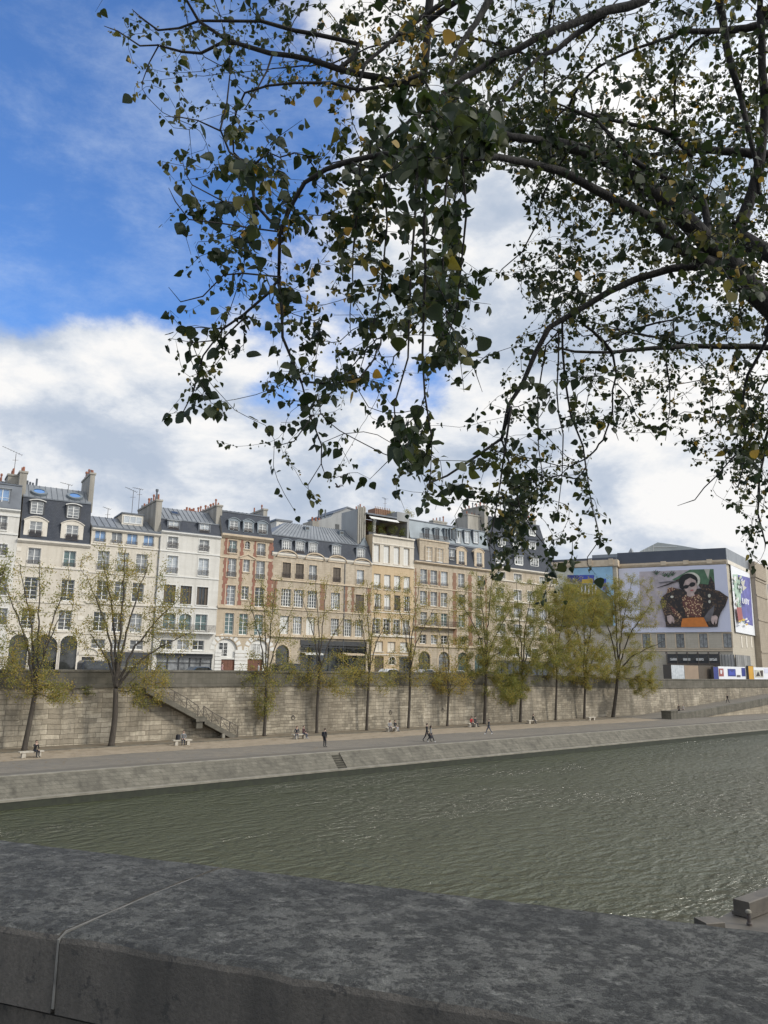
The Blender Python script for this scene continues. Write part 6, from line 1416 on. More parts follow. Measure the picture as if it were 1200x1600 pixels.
# person: one continuous skinned body; facing +y, feet at z=0
CL = {}
def cloth(c):
    if c not in CL: CL[c] = plain('cloth_%d' % len(CL), c, .85, tuple(x*.75 for x in c), 6)
    return CL[c]
SKIN = plain('skin', (.52,.36,.28), .55, (.45,.30,.23), 5); 
def person(loc, rz, pose, label, coat=(.02,.02,.022), legs=(.025,.027,.035), shoes=(.03,.03,.03), hair=(.03,.02,.015), longhair=False, skirt=None, H=1.72, lean=0.0, bag=None, hood=False, hands='down', group='people on the quay'):
    V = []; E = []; R = []; T = []
    def n(p, r, par, t):
        V.append(Vector(p)); R.append(r); T.append(t)
        if par is not None: E.append((par, len(V)-1))
        return len(V)-1
    sit = pose == 'sit'; hz = .50 if sit else .93
    ln = lean
    pel = n((0,0,hz), (.155,.125), None, 'coat' if skirt is None else 'coat')
    wst = n((0,.0+ln*.2,hz+.17), (.135,.11), pel, 'coat'); cst = n((0,ln*.55,hz+.36), (.16,.12), wst, 'coat'); upc = n((0,ln*.85,hz+.49), (.13,.10), cst, 'coat')
    nk = n((0,ln*1.0,hz+.58), (.06,.06), upc, 'skin'); hd0 = n((0,ln*1.0+.02,hz+.66), (.075,.08), nk, 'head'); hd = n((0,ln*1.05+.025,hz+.735), (.086,.102), hd0, 'head'); ht = n((0,ln*1.05+.01,hz+.80), (.062,.075), hd, 'head')
    nose = n((0,ln*1.05+.145,hz+.715), (.013,.013), hd, 'skin'); 
    for sx in (-1,1): n((sx*.098,ln*1.05+.01,hz+.72), (.012,.018), hd, 'skin')
    for sx in (-1, 1):
        ph = {'walk': .42*sx, 'stand': .03*sx, 'sit': 0}[pose]
        hip = n((sx*.095, .0 if not sit else .03, hz-.07 if not sit else hz-.01), (.098,.105), pel, 'legs')
        if sit:
            kn = n((sx*.12, .44, hz+.02), (.068,.068), hip, 'legs'); an = n((sx*.12, .46+.06*sx*.5, .10), (.046,.046), kn, 'legs'); ft = n((sx*.125, .50, .055), (.042,.048), an, 'shoes'); n((sx*.135, .66, .045), (.038,.032), ft, 'shoes')
        else:
            ky = math.sin(ph)*.43; kn = n((sx*.10, ky+.04, .50+.015), (.066,.068), hip, 'legs')
            ay = ky+.04+math.sin(ph-.35*(ph < 0 and pose == 'walk'))*.40; az_ = .09+(.07 if ph < 0 and pose == 'walk' else 0); an = n((sx*.10, ay, az_), (.044,.044), kn, 'legs'); ft = n((sx*.105, ay+.05, az_-.04), (.042,.045), an, 'shoes'); n((sx*.115, ay+.19, .04), (.036,.03), ft, 'shoes')
        sh = n((sx*.19, ln*.85, hz+.475), (.068,.068), upc, 'coat')
        if sit:
            if hands == 'face' and sx == 1: el = (sx*.24, ln+.20, hz+.30); wr = (sx*.13, ln+.30, hz+.50)
            else: el = (sx*.25, ln*.6+.08, hz+.22); wr = (sx*.12, ln*.4+.30, hz+.12)
        elif pose == 'walk': el = (sx*.25, ln-.16*sx-.03, hz+.22); wr = (sx*.25, ln-.24*sx+.10, hz-.02)
        elif hands == 'pocket': el = (sx*.28, ln-.08, hz+.21); wr = (sx*.20, ln+.08, hz+.03)
        else: el = (sx*.25, ln-.02, hz+.20); wr = (sx*.25, ln+.04, hz-.05)
        e = n(el, (.047,.047), sh, 'coat'); w_ = n(wr, (.032,.03), e, 'coat')
        dv = (Vector(wr)-Vector(el)).normalized(); sd = dv.cross(Vector((0,1,0) if abs(dv.y) < .8 else (1,0,0))).normalized(); nrm = sd.cross(dv)
        pm = n(Vector(wr)+dv*.07, (.036,.018), w_, 'skin')
        for k in range(4):
            ln_ = (.060,.072,.066,.05)[k]; o_ = sd*(.024*(k-1.5)); a_ = n(Vector(wr)+dv*.10+o_, (.0085,.0085), pm, 'skin'); b_ = n(Vector(wr)+dv*(.10+ln_*.6)+o_*1.05+nrm*.008, (.008,.008), a_, 'skin'); n(Vector(wr)+dv*(.10+ln_)+o_+nrm*.026, (.007,.007), b_, 'skin')
        t_ = n(Vector(wr)+dv*.05-sd*.042+nrm*.01, (.010,.010), pm, 'skin'); n(Vector(wr)+dv*.09-sd*.055+nrm*.02, (.008,.008), t_, 'skin')
    if skirt is not None:
        pass
    me = bpy.data.meshes.new('body'); me.from_pydata([tuple(v) for v in V], E, []); me.update(); o = bpy.data.objects.new('tmp', me); COL.objects.link(o)
    md = o.modifiers.new('s', 'SKIN'); md.use_smooth_shade = True; lay_ = me.skin_vertices[0].data
    for i, r in enumerate(R): lay_[i].radius = r
    lay_[0].use_root = True; md.branch_smoothing = .6
    sb = o.modifiers.new('d', 'SUBSURF'); sb.levels = 1; sb.render_levels = 1
    dg = bpy.context.evaluated_depsgraph_get(); m2 = bpy.data.meshes.new_from_object(o.evaluated_get(dg)); m2.name = 'body'; bpy.data.objects.remove(o); 
    names = ['coat','legs','shoes','skin','head']; m2.materials.clear()
    for t in (cloth(coat), cloth(legs), cloth(shoes), SKIN, SKIN): m2.materials.append(t)
    A = np.array([tuple(V[a]) for a, b in E]); Bv = np.array([tuple(V[b]) for a, b in E]); tt = [T[b] for a, b in E]; D = Bv-A; DD = (D*D).sum(1)+1e-9
    for p in m2.polygons:
        c = np.array(p.center); t = np.clip(((c-A)*D).sum(1)/DD, 0, 1); q = A+D*t[:,None]; i = int(np.argmin(((c-q)**2).sum(1))); p.material_index = names.index(tt[i])
    root = empty('person', loc, rz, label, 'person', group); root.scale = (H/1.72,)*3
    b = bpy.data.objects.new('body', m2); COL.objects.link(b); b.parent = root
    hc = Vector((0, ln*1.05+.005, hz+.745)); mb = MB(); nr, ns = 7, 12        # hair: a fitted cap with a front hairline
    rows = []
    for i in range(nr):
        th = PI*.60*i/(nr-1)
        ring = []
        for j in range(ns):
            ph_ = 2*PI*j/ns; fr_ = math.sin(ph_); t2 = th*(1-.42*max(0,fr_))
            x, y, z = .098*math.sin(t2)*math.cos(ph_), .116*math.sin(t2)*fr_, .105*math.cos(t2)
            if longhair and fr_ < .25 and i == nr-1: z -= .20; y -= .02
            ring.append((hc.x+x, hc.y+y, hc.z+z))
        rows.append(ring)
    for i in range(nr-1):
        for j in range(ns): k2 = (j+1) % ns; mb.poly([rows[i][j], rows[i+1][j], rows[i+1][k2], rows[i][k2]])
    mb.build('hood' if hood else 'hair', cloth(coat) if hood else cloth(hair), root, smooth=True)
    mb = MB()
    for sx in (-1,1): mb.tube([(sx*.034,ln*1.05+.112,hz+.735),(sx*.034,ln*1.05+.126,hz+.735)], [.014,.009], 6)
    mb.build('eyes', cloth((.02,.02,.02)), root); mb = MB(); mb.tube([(-.025,ln*1.05+.117,hz+.672),(0,ln*1.05+.125,hz+.670),(.025,ln*1.05+.117,hz+.672)], .007, 5); mb.build('mouth', cloth((.35,.13,.12)), root)
    if skirt is not None:
        mb = MB(); top = [(.165*math.cos(a), .14*math.sin(a), hz+.05) for a in [2*PI*k/14 for k in range(14)]]; bot = [(.24*math.cos(a), .25*math.sin(a), .42+.02*math.sin(3*a)) for a in [2*PI*k/14 for k in range(14)]]
        for k in range(14): j = (k+1) % 14; mb.poly([top[k], top[j], bot[j], bot[k]])
        mb.build('skirt', cloth(skirt), root, smooth=True)
    if bag is not None:
        bo = empty('backpack', Vector(loc)+Matrix.Rotation(rz,3,'Z')@Vector((0,-.10+ln*.5,(hz+.1)*H/1.72)), rz, bag, 'backpack'); mb = MB(); w_, d_ = .15, .09
        mb.prism([(-w_,0),(w_,0),(w_+.01,.15),(w_,.34),(w_-.05,.42),(-w_+.05,.42),(-w_,.34),(-w_-.01,.15)], 'y', -.17, -.03); mm = mb.build('pack', cloth((.02,.022,.03)), bo); recalc(mm)
        mb = MB(); mb.box(-w_+.03, w_-.03, -.21, -.165, .05, .2); mb.build('pocket', cloth((.03,.03,.035)), bo)
        for sx in (-.1,.1): mb = MB(); mb.tube([(sx,-.03,.40),(sx,.08,.42),(sx,.24,.33),(sx,.25,.15),(sx*1.3,.10,.05),(sx,-.03,.04)], .016, 5); mb.build('strap', cloth((.02,.02,.022)), bo)
    return root
def gp(x, y, z=None):
    p = onz(x, y, 2.0); hd = min(p.y, 73.5)/ray(x,y).y; p = CAM+ray(x,y)*hd; return Vector((p.x, p.y, ground_z(p.y) if z is None else z))
def seat(i, dx): l = BL[i]; return Vector((l.x+dx, l.y-.02, l.z+.02))
S = PI   # facing the river (-y)
person(seat(0,.25), S+.3, 'sit', 'seated person in black raising a hand to the face on the leftmost bench', lean=.12, hands='face')
person(seat(1,.1), S-.4, 'sit', 'seated person in grey jacket and dark trousers below the wall staircase', coat=(.20,.21,.22), legs=(.03,.035,.05), lean=.06)
person(seat(2,-.42), S-.5, 'sit', 'seated person in dark jacket and grey trousers, left of the pair near the staircase', coat=(.04,.045,.06), legs=(.12,.13,.15), lean=.12)
person(seat(2,.42), S+.5, 'sit', 'seated person in dark burgundy top, right of the pair near the staircase', coat=(.07,.025,.03), legs=(.06,.07,.10), lean=.04, shoes=(.5,.5,.5))
person(seat(3,-.35), S-.4, 'sit', 'seated person in pale grey coat, left of the pair in the middle', coat=(.33,.33,.34), legs=(.10,.10,.12), longhair=True, lean=.06)
person(seat(3,.5), S+.2, 'sit', 'seated person in black with pale trousers, right of the pair in the middle', coat=(.02,.02,.022), legs=(.4,.4,.42), lean=.02)
person(seat(4,-.25), S-.2, 'sit', 'seated person in a bright red coat', coat=(.42,.035,.04), legs=(.04,.04,.05), longhair=True, lean=.1)
person(seat(4,.45), S+.3, 'sit', 'seated person in dark jacket beside the one in red', coat=(.03,.035,.045), legs=(.05,.05,.06), lean=.06)
person(seat(5,.1), S+.9, 'sit', 'lone person in black sitting hunched on the bench under the bushy trees', lean=.16)
person(gp(507,1167), -PI/2+.2, 'stand', 'person in black with a backpack standing alone on the paved quay', bag='small dark backpack worn by the lone standing person')
person(gp(667,1158), -PI/2-.3, 'walk', 'walker in black, left one of the strolling pair', H=1.82)
person(gp(673,1159), -PI/2-.3, 'walk', 'walker in grey coat and black skirt, right one of the strolling pair', coat=(.24,.23,.22), legs=(.03,.03,.03), shoes=(.6,.6,.6), longhair=True, skirt=(.025,.025,.03), H=1.66)
person(gp(764,1147), PI/2-.4, 'walk', 'walker in dark jacket and white shoes right of the person in red', coat=(.03,.035,.045), legs=(.10,.11,.14), shoes=(.65,.65,.65))
def rampp(x, y, p): r_ = onp(x, y, p); return Vector((r_.x, p, zr(r_.x)+.01))
person(gp(1061,1111), 2.4, 'stand', 'person in a long black coat standing at the foot of the ramp', hands='pocket', skirt=(.02,.02,.022))
person(gp(1067.5,1110.5), 2.2, 'stand', 'person in pale grey coat standing at the foot of the ramp', coat=(.34,.32,.30), legs=(.2,.19,.18), hands='pocket', H=1.68)
person(rampp(1137,1097,rp+6), 1.4, 'walk', 'small figure in black walking up the ramp', H=1.7)
ST = lambda x, p, dz=-1.08: Vector((onp(x,1044,p).x, p, wtop(onp(x,1044,p).x)+dz))
person(ST(347,77.5,-.95), -PI/2, 'walk', 'passer-by in a pink top behind the parapet in front of the brown garage door', coat=(.45,.28,.27), H=1.75)
person(ST(404,78,-.95), 1.2, 'stand', 'passer-by in a white jacket behind the parapet right of the brick house door', coat=(.7,.7,.7), H=1.75)
# black rucksack lying beside the person below the stairs
l = BL[1]; rk = empty('rucksack', Vector((l.x-.45, l.y, l.z+.52)), .3, 'black rucksack standing on the bench below the wall staircase', 'bag'); mb = MB(); mb.prism([(-.17,0),(.17,0),(.18,.2),(.15,.42),(.08,.5),(-.08,.5),(-.15,.42),(-.18,.2)], 'y', -.12, .12); o = mb.build('body', cloth((.02,.02,.025)), rk); recalc(o)
mb = MB(); mb.box(-.12,.12,-.17,-.121,.06,.26); mb.build('pocket', cloth((.03,.03,.035)), rk)

# parked cars (mostly hidden by the parapet)
CG = MT['glass_dark']
def car(loc, rz, col, label, van=False, group='vehicles parked on the street'):
    o = empty('parked_van' if van else 'parked_car', loc, rz, label, 'van' if van else 'car', group); L_ = 4.9 if van else 4.2; h = 2.0 if van else 1.47; W2 = .88
    pm = plain('car_paint_'+str(len(bpy.data.materials)), col, .25, tuple(x*.9 for x in col), .5)
    if van: body = [(-L_/2,.35),(L_/2,.35),(L_/2,.85),(L_/2-.55,1.08),(L_/2-1.25,h-.1),(L_/2-1.6,h),(-L_/2+.25,h),(-L_/2,h-.25)]; win = [(L_/2-.75,1.12),(L_/2-1.35,h-.2),(-L_/2+.3,h-.2),(-L_/2+.2,1.12)]
    else: body = [(-L_/2,.35),(L_/2,.35),(L_/2,.68),(L_/2-.25,.82),(L_/2-1.15,.95),(L_/2-1.9,h-.05),(L_/2-2.3,h),(-L_/2+.75,h-.02),(-L_/2+.2,.98),(-L_/2,.85)]; win = [(L_/2-1.3,.98),(L_/2-1.95,h-.12),(-L_/2+.85,h-.12),(-L_/2+.42,.98)]
    mb = MB(); mb.prism(body, 'y', -W2, W2); b = mb.build('body', pm, o); recalc(b); md = b.modifiers.new('b', 'BEVEL'); md.width = .07; md.segments = 3
    for sy in (-1,1):
        mb = MB(); mb.poly([(x, sy*(W2+.006), z) for x, z in win]); mb.build('side_window', CG, o)
        for x in (L_/2-.85, -L_/2+.8):
            mb = MB(); mb.tube([(x,sy*(W2-.18),.32),(x,sy*(W2+.02),.32)], .32, 16); wh = mb.build('wheel', MT['iron'], o); mb = MB(); mb.tube([(x,sy*(W2+.021),.32),(x,sy*(W2+.03),.32)], .2, 12); mb.build('rim', MT['zinc'], wh)
        mb = MB(); mb.box(L_/2-.02, L_/2+.015, sy*.62-.16, sy*.62+.16, .62, .76); mb.build('headlight', MT['glass_light'], o)
    a_, b_ = (win[0], win[1]); mb = MB(); mb.poly([(a_[0]+.12,-.74,a_[1]+.02),(a_[0]+.12,.74,a_[1]+.02),(b_[0]+.10,.66,b_[1]+.04),(b_[0]+.10,-.66,b_[1]+.04)]); mb.build('windscreen', MT['glass_mid'], o)
    return o
for x, p, col, lab, vn in ((160,84,(.03,.035,.045),'dark van parked in front of the pale stone doorway at the left',True),(212,84,(.04,.04,.045),'dark car parked right of the dark van by the spreading tree',False),(318,82,(.04,.07,.11),'dark blue car parked in front of the dark shopfront left of the brick house',False),(540,84,(.03,.03,.03),'black car parked under the canopy of the wide stone house',False),
                      (612,82,(.72,.73,.74),'white car parked in front of the ochre house',False),(668,83,(.65,.66,.67),'silver car parked in front of the arched ground floor',False),(716,84,(.6,.6,.61),'pale grey car parked below the arches right of the silver one',False),(762,83,(.02,.02,.02),'black car parked at the right end of the arches',False),(455,84,(.05,.05,.055),'charcoal van parked left of the black car under the canopy',True)):
    car(ST(x,p), random.Random(x).uniform(-.03,.03), col, lab, vn)
# iron bracket on the wall
p = onp(114,1074,P_WALL-.2); o = empty('wall_bracket', p, 0, 'dark iron bracket fixed high on the quay wall at the left', 'bracket'); mb = MB(); mb.box(-.18,.18,-.1,.0,-.25,.35); mb.build('plate', MT['iron'], o); mb = MB(); mb.tube([(0,-.1,.2),(0,-.3,0),(-.1,-.35,-.5),(-.2,-.3,-.75)], .05, 6); mb.build('hook', MT['iron'], o)
for k, (x, y) in enumerate(((458,1120),(610,1112),(692,1109),(458+.1,1118))[:3]):
    p = onp(x, y, P_WALL-.18); o = empty('mooring_ring', p, 0, ['iron ring on the wall right of the staircase','iron ring on the wall above the middle bench','iron ring on the wall beside the small yellow tree'][k], 'mooring ring', 'iron rings on the wall'); mb = MB(); mb.tube([(.22*math.cos(a),-.06,.22*math.sin(a)-.1) for a in [2*PI*j/16 for j in range(17)]], .03, 5); mb.build('ring', MT['iron'], o); mb = MB(); mb.box(-.07,.07,-.08,.03,.06,.2); mb.build('anchor', MT['iron'], o)
# birds
for k, (x, y) in enumerate(((533,746),(528,761))):
    p = at(x, y, 48); o = empty('bird', p, .8+k, ['upper of two small dark birds in flight above the roofs','lower of two small dark birds in flight above the roofs'][k], 'bird', 'birds in flight')
    mb = MB(); mb.tube([(-.22,0,0),(-.15,0,.0),(0,0,.01),(.12,0,.03),(.17,0,.045),(.21,0,.04)], [.012,.04,.065,.045,.035,.008], 8)
    mb.poly([(-.15,-.02,.01),(-.15,.02,.01),(-.33,.06,0),(-.33,-.06,0)])
    for sy in (-1,1): mb.poly([(.08,sy*.04,.03),(-.08,sy*.04,.02),(-.07,sy*.28,.16+.04*k),(.06,sy*.25,.16+.04*k)]); mb.poly([(.06,sy*.25,.16+.04*k),(-.07,sy*.28,.16+.04*k),(-.10,sy*.52,.10)])
    mb.build('body', MT['iron'], o)
# ------------------------------------------------------------------ the near poplar whose branches hang into the picture
G = Grow(77); A_ = lambda x, y, d: np.array(at(x, y, d))
tb = at(1330, 900, 7.0); TB = np.array((tb.x, tb.y, .8))
trunk = G.path([TB-np.array((0,0,.3)), TB+np.array((0,0,.6)), A_(1345,1000,7.0), A_(1330,700,6.6), A_(1262,560,6.2), A_(1225,505,6.0)], [.42,.33,.27,.22,.17,.14], step=.3)
up = G.path([A_(1330,700,6.6), A_(1320,420,7.2), A_(1310,150,7.6), A_(1290,-120,8.0), A_(1250,-380,8.5)], [.16,.13,.10,.08,.05], par=G.nearest(A_(1330,700,6.6)), step=.3)
tl = G.path([A_(1290,-120,8.0), A_(1050,-130,7.4), A_(800,-120,7.0), A_(560,-90,7.0), A_(330,-70,7.3)], [.07,.06,.05,.04,.02], par=G.nearest(A_(1290,-120,8.0)), step=.25)
def br(pts, d0, d1, w0, w1, step=.14, wob=.006):
    n = len(pts); P = []; r = []
    for k, (x, y) in enumerate(pts):
        t = k/(n-1); d = d0+(d1-d0)*t; P.append(A_(x,y,d)); r.append((w0+(w1-w0)*t)/2*d/1200)
    i = G.nearest(P[0]); return G.path([G.P[i]]+P if np.linalg.norm(G.P[i]-P[0]) > .05 else P, [r[0]]+r if np.linalg.norm(G.P[i]-P[0]) > .05 else r, par=i, step=step, wob=wob)
br([(1225,505),(1160,432),(1105,375),(1050,320),(990,275),(925,240),(860,222),(800,214),(740,190),(700,175)], 6.0, 4.4, 33, 5)
br([(1250,430),(1180,385),(1150,365),(1165,330),(1185,265),(1195,180),(1190,60),(1185,-60)], 6.1, 7.0, 24, 6)
br([(1140,412),(1105,408),(1060,385),(1025,350),(985,325),(930,295),(880,270),(825,255),(780,245),(730,248),(660,262),(595,275)], 5.8, 4.0, 18, 6)
br([(700,243),(660,247),(600,240),(547,249),(508,264),(478,286),(452,320),(439,364),(438,433),(421,459),(382,490),(348,516),(318,560),(300,615),(287,640)], 4.3, 4.6, 9, 2)
br([(452,320),(439,364),(400,320),(391,262),(357,238),(344,204),(352,160),(360,120)], 4.4, 5.0, 6, 2)
br([(344,204),(310,188),(283,180),(257,183)], 4.8, 4.7, 3, 1.5); br([(391,355),(340,345),(296,342),(274,320),(264,298)], 4.4, 4.2, 3, 1.5); br([(400,320),(350,315),(300,290),(292,270)], 4.5, 4.4, 3, 1.5)
br([(391,262),(420,240),(440,245),(462,240)], 4.6, 4.5, 3, 1.5)
br([(438,433),(380,425),(348,433),(313,464),(283,472),(264,448)], 4.4, 4.2, 3.5, 1.5); br([(382,490),(345,528),(301,537),(262,528)], 4.4, 4.2, 3.5, 1.5)
br([(436,443),(445,528),(472,596),(485,650),(503,695),(503,726),(482,756)], 4.4, 4.3, 5, 1.5); br([(485,650),(460,690),(428,696)], 4.3, 4.2, 3, 1.5); br([(472,596),(520,600),(560,590),(585,560)], 4.3, 4.5, 3, 1.5)
br([(660,130),(620,130),(530,108),(487,93),(422,82),(374,69),(348,56),(313,35),(287,-5)], 6.4, 7.2, 11, 3)
br([(374,69),(344,67),(313,84),(283,78),(248,71),(218,69),(183,50),(164,41)], 7.1, 7.4, 5, 1.5); br([(248,71),(235,100),(222,125)], 7.3, 7.2, 2, 1.2)
br([(560,70),(461,48),(409,32),(357,32),(313,35),(248,45),(222,26),(205,11)], 6.8, 7.4, 6, 1.5)
br([(660,113),(617,130),(560,141),(517,130),(461,129),(417,134),(387,145),(370,175)], 6.0, 6.2, 6, 2); br([(426,84),(417,113),(400,143),(383,167)], 6.8, 6.2, 3, 1.5)
br([(760,-40),(660,26),(600,74),(570,100),(560,140)], 6.2, 5.6, 8, 3)
br([(1030,-40),(1010,0),(950,15),(900,35),(840,60),(750,105),(700,140),(640,190),(600,215)], 6.5, 4.8, 13, 5); br([(920,40),(870,75),(830,100),(790,150)], 6.2, 5.4, 9, 3)
br([(790,-60),(765,0),(745,35),(725,65),(700,110)], 6.2, 5.4, 12, 5)
br([(1260,35),(1200,37),(1130,47),(1070,52),(1040,60),(960,90)], 7.3, 6.8, 12, 3); br([(1120,-50),(1125,0),(1140,100),(1155,150),(1175,225),(1185,300)], 7.0, 6.4, 11, 5)
br([(1280,243),(1200,240),(1130,236),(1070,235),(1025,240),(950,250)], 7.0, 6.4, 15, 3); br([(1100,315),(1040,280),(980,240),(930,190),(870,160)], 5.9, 5.6, 10, 3); br([(1080,240),(1050,210),(990,195),(920,178),(850,165)], 6.6, 6.0, 8, 3)
br([(1105,415),(1050,420),(995,435),(950,455),(910,480),(858,515),(836,552),(814,600),(797,634),(784,686),(745,712),(702,742),(672,757)], 5.9, 4.8, 13, 2.5)
br([(784,686),(800,740),(815,790),(835,830),(860,860)], 4.9, 4.6, 4, 1.5); br([(797,634),(790,700),(775,790),(765,850),(770,900)], 4.9, 4.5, 4, 1.5)
br([(1290,545),(1200,543),(1113,541),(1048,543),(1000,547),(957,551),(897,549),(866,543)], 8.0, 6.6, 10, 3); br([(957,551),(927,517),(900,500)], 6.9, 6.6, 7, 3); br([(957,551),(962,586),(955,640),(965,690)], 6.9, 6.6, 4, 1.5)
br([(879,504),(881,595),(892,651),(910,695),(916,729),(927,790),(935,840),(920,870)], 5.6, 5.2, 4, 1.5); br([(875,520),(868,610),(880,680),(878,740),(870,800)], 5.5, 5.2, 3, 1.5); br([(850,540),(842,620),(840,700),(850,760)], 5.5, 5.0, 3, 1.5)
br([(1290,500),(1225,500),(1170,586),(1161,643),(1165,695),(1155,760)], 7.2, 6.8, 6, 2); br([(1280,600),(1215,640),(1190,720),(1185,800),(1195,850)], 7.2, 6.8, 5, 2); br([(1050,500),(1040,560),(1050,640),(1040,690)], 6.6, 6.4, 3, 1.5); br([(1165,695),(1120,740),(1085,780),(1060,790)], 6.9, 6.6, 3, 1.2)
br([(650,262),(646,340),(638,470),(634,560),(620,632),(620,672),(611,717),(578,746)], 3.9, 3.7, 5, 1.5); br([(668,250),(665,360),(661,470),(661,551),(663,614),(672,690),(674,740),(662,775)], 3.5, 3.4, 5, 1.5)
br([(700,245),(695,340),(690,430),(700,500),(735,560),(752,612)], 3.4, 3.5, 5, 1.5); br([(720,240),(728,330),(722,420),(715,480)], 3.3, 3.3, 5, 2); br([(600,270),(605,350),(598,440),(580,520),(562,580)], 4.0, 4.2, 4, 1.5); br([(560,260),(555,350),(550,440),(545,520)], 4.3, 4.5, 4, 1.5)
br([(850,300),(840,350),(815,395),(785,420),(772,440)], 5.2, 5.4, 3, 1.2)
n_main = G.n
COVER = ["112222334553344334444","112223235655664455444","021122345777764556555","003441244688865456566","002253136789877666666","002364467659757766666","002565677558346567765","000575566567225556665","001155565677356555554","002143546684245545555","003243546454144444455","000534654344345544445","003422542443424544456","000113312542343423457","000001122443664311236","000000310254664300015","000000000001553400003","000000000000434100001","000000000000102000000"]
# clearings between the leaf masses (sky showing) and solid clumps, in the picture of the crown from the street
CLEAR = [(770,330,48,62),(745,380,30,40),(680,610,40,28),(800,470,28,40),(560,680,34,38),(640,600,18,22),(1010,760,80,70),(750,590,24,36),(700,690,22,26),(560,620,16,18),(380,600,26,28),(430,480,24,22),(470,400,14,16),(340,130,60,24),(430,200,40,20),(500,200,26,24),(950,720,34,40),(410,570,26,22)]
CLUMP = [(755,200,45,40,3),(720,180,60,60,4),(690,450,34,50,4),(700,540,26,26,2),(640,700,20,34,2),(815,760,40,50,5),(800,830,40,50,4),(1180,700,24,60,3),(600,150,40,40,2),(560,330,30,40,2),(640,250,50,40,2),(860,470,40,30,2),(905,420,50,30,2)]
def depth_at(x, y, rnd):
    if y > 560 and 740 < x < 960: return rnd.normal(5.0, .35)
    if x > 780: return rnd.normal(6.4, .8)
    if x < 620 and y < 165: return rnd.normal(6.9, .5)
    if x > 620 and y < 130: return rnd.normal(5.9, .7)
    if 620 <= x <= 780: return rnd.normal(3.9 if y > 130 else 5, .55)
    return rnd.normal(4.5, .35)
rnd = np.random.default_rng(5); ATT = []
for r_, row in enumerate(COVER):
    for c_, ch in enumerate(row):
        cv = int(ch)/10
        if cv == 0: continue
        x0, y0 = 150+50*c_, 50*r_
        dm = abs(depth_at(x0+25, y0+25, np.random.default_rng(1))); Lp = .047*1200/dm
        nl = -math.log(1-min(cv,.93))*2500/(.30*Lp*Lp); na = nl/7.2*(1.6 if x0 > 770 else 1.35); na = int(na)+(rnd.random() < na-int(na))
        for _ in range(na):
            for _t in range(6):
                x, y = x0+rnd.uniform(-4,54), y0+rnd.uniform(-4,54)
                if not any(((x-a)/b)**2+((y-c)/d)**2 < 1 for a, c, b, d in CLEAR): ATT.append((x, y, depth_at(x,y,rnd))); break
for (x, y, a, b, k) in CLUMP:
    for _ in range(k*9): ATT.append((x+rnd.normal(0,a*.5), y+rnd.normal(0,b*.5), depth_at(x,y,rnd)))
for k_ in range(420):
    t_ = rnd.random(); px_ = 760+t_*420; py_ = 205+t_*t_*230; ATT.append((px_+rnd.normal(0,30), py_+rnd.normal(0,34), 5.3-t_*.5+rnd.normal(0,.35)))
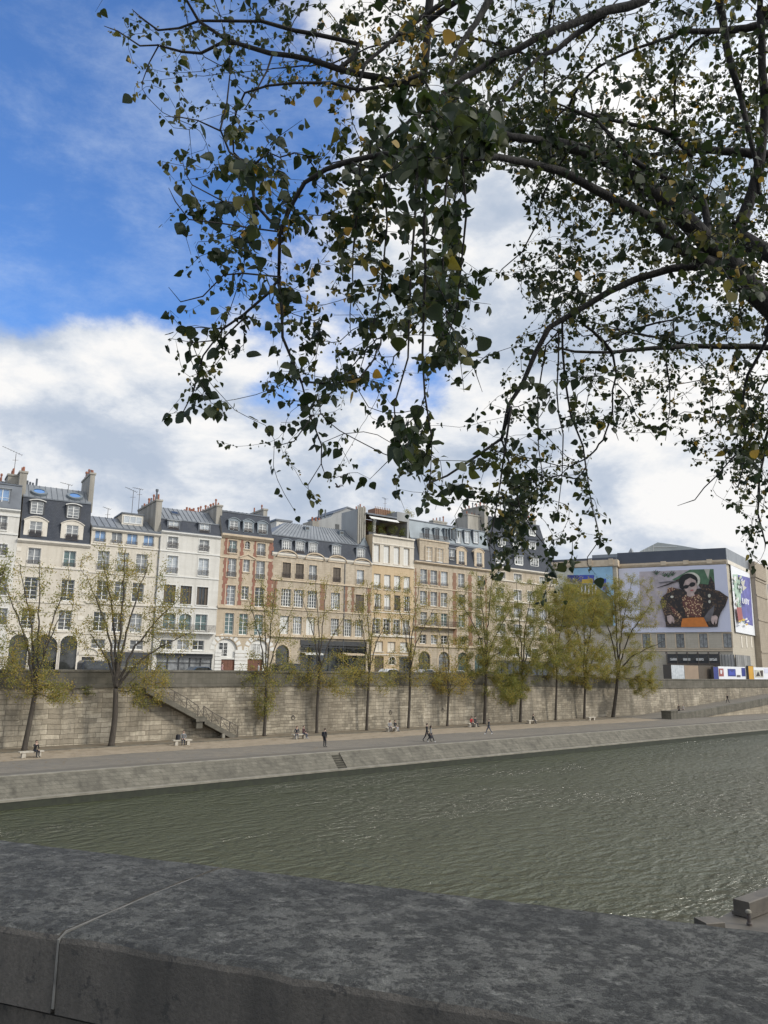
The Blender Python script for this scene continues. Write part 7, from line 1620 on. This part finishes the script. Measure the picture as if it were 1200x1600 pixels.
# overhead growth outside the frame, which shades the parapet
for _ in range(420): ATT.append((rnd.uniform(150,1350), -rnd.uniform(10,420), rnd.normal(6.8,.9)))
for _ in range(160): ATT.append((rnd.uniform(1200,1420), rnd.uniform(0,760), rnd.normal(7.0,.7)))
PT = [A_(x,y,max(3.0,d)) for x, y, d in ATT]
order = sorted(range(len(PT)), key=lambda i: np.min(((G.P[:n_main:6]-PT[i])**2).sum(1)))
LP, LA, LS, LT = [], [], [], []
for i in order:
    x, y, d0_ = ATT[i]; off = y < -5 or x > 1215
    farl = (not off) and rnd.random() < (.60 if y < 180 else .55 if x > 780 else .42)
    p = A_(x, y, max(3.0, d0_)+(2.1+rnd.normal(0,.5))) if farl else PT[i]
    ids = G.attach(p, hang=.7, seg=.09, sag=.10); tw = G.P[ids]; k = 8 if off else 10 if farl else 6
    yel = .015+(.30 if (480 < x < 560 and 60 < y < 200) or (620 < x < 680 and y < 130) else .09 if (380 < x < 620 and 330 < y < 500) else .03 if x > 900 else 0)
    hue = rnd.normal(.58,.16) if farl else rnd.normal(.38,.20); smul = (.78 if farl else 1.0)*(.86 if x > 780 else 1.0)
    tip = min(1.0, .75/max(.2, np.linalg.norm(tw[-1]-tw[0])))
    for q in range(k):
        t = (1-tip*rnd.uniform(0,.85) if q else 1.0)*(len(ids)-1); j = min(int(t), len(ids)-2); b = tw[j]+(tw[j+1]-tw[j])*(t-j); dr = unit(rnd.normal(0,1,3)+np.array((0,0,-.45))); b = b+dr*rnd.uniform(.010,.032)
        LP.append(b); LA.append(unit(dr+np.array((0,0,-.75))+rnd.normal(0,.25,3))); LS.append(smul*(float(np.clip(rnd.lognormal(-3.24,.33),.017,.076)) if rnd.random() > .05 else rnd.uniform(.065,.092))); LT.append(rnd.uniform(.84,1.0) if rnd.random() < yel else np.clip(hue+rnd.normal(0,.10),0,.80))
tree = empty('poplar_tree', TB, 0, 'big poplar tree hanging dark green and yellow leaved branches over the top of the view', 'tree')
G.mesh('trunk', MT['bark_near'], tree, (.0018), .36, .45, nside=(12,6,3), thick=(.05,.008), origin=TB)
T_NEAR = ([(0,0,0),(.20,.02,.02),(.42,.18,.05),(.47,.36,.05),(.34,.60,.02),(.15,.84,-.03),(0,1.0,-.07),(-.15,.84,-.03),(-.34,.60,.02),(-.47,.36,.05),(-.42,.18,.05),(-.20,.02,.02),(0,.35,-.05),(0,.65,-.06)],
          [(0,1,12),(1,2,12),(2,3,12),(3,4,13),(3,13,12),(4,5,13),(5,6,13),(6,7,13),(7,8,13),(8,9,13),(9,12,13),(9,10,12),(10,11,12),(11,0,12)])
LP = np.array(LP); LA = np.array(LA); n_ = len(LP); print('near leaves', n_, 'nodes', G.n)
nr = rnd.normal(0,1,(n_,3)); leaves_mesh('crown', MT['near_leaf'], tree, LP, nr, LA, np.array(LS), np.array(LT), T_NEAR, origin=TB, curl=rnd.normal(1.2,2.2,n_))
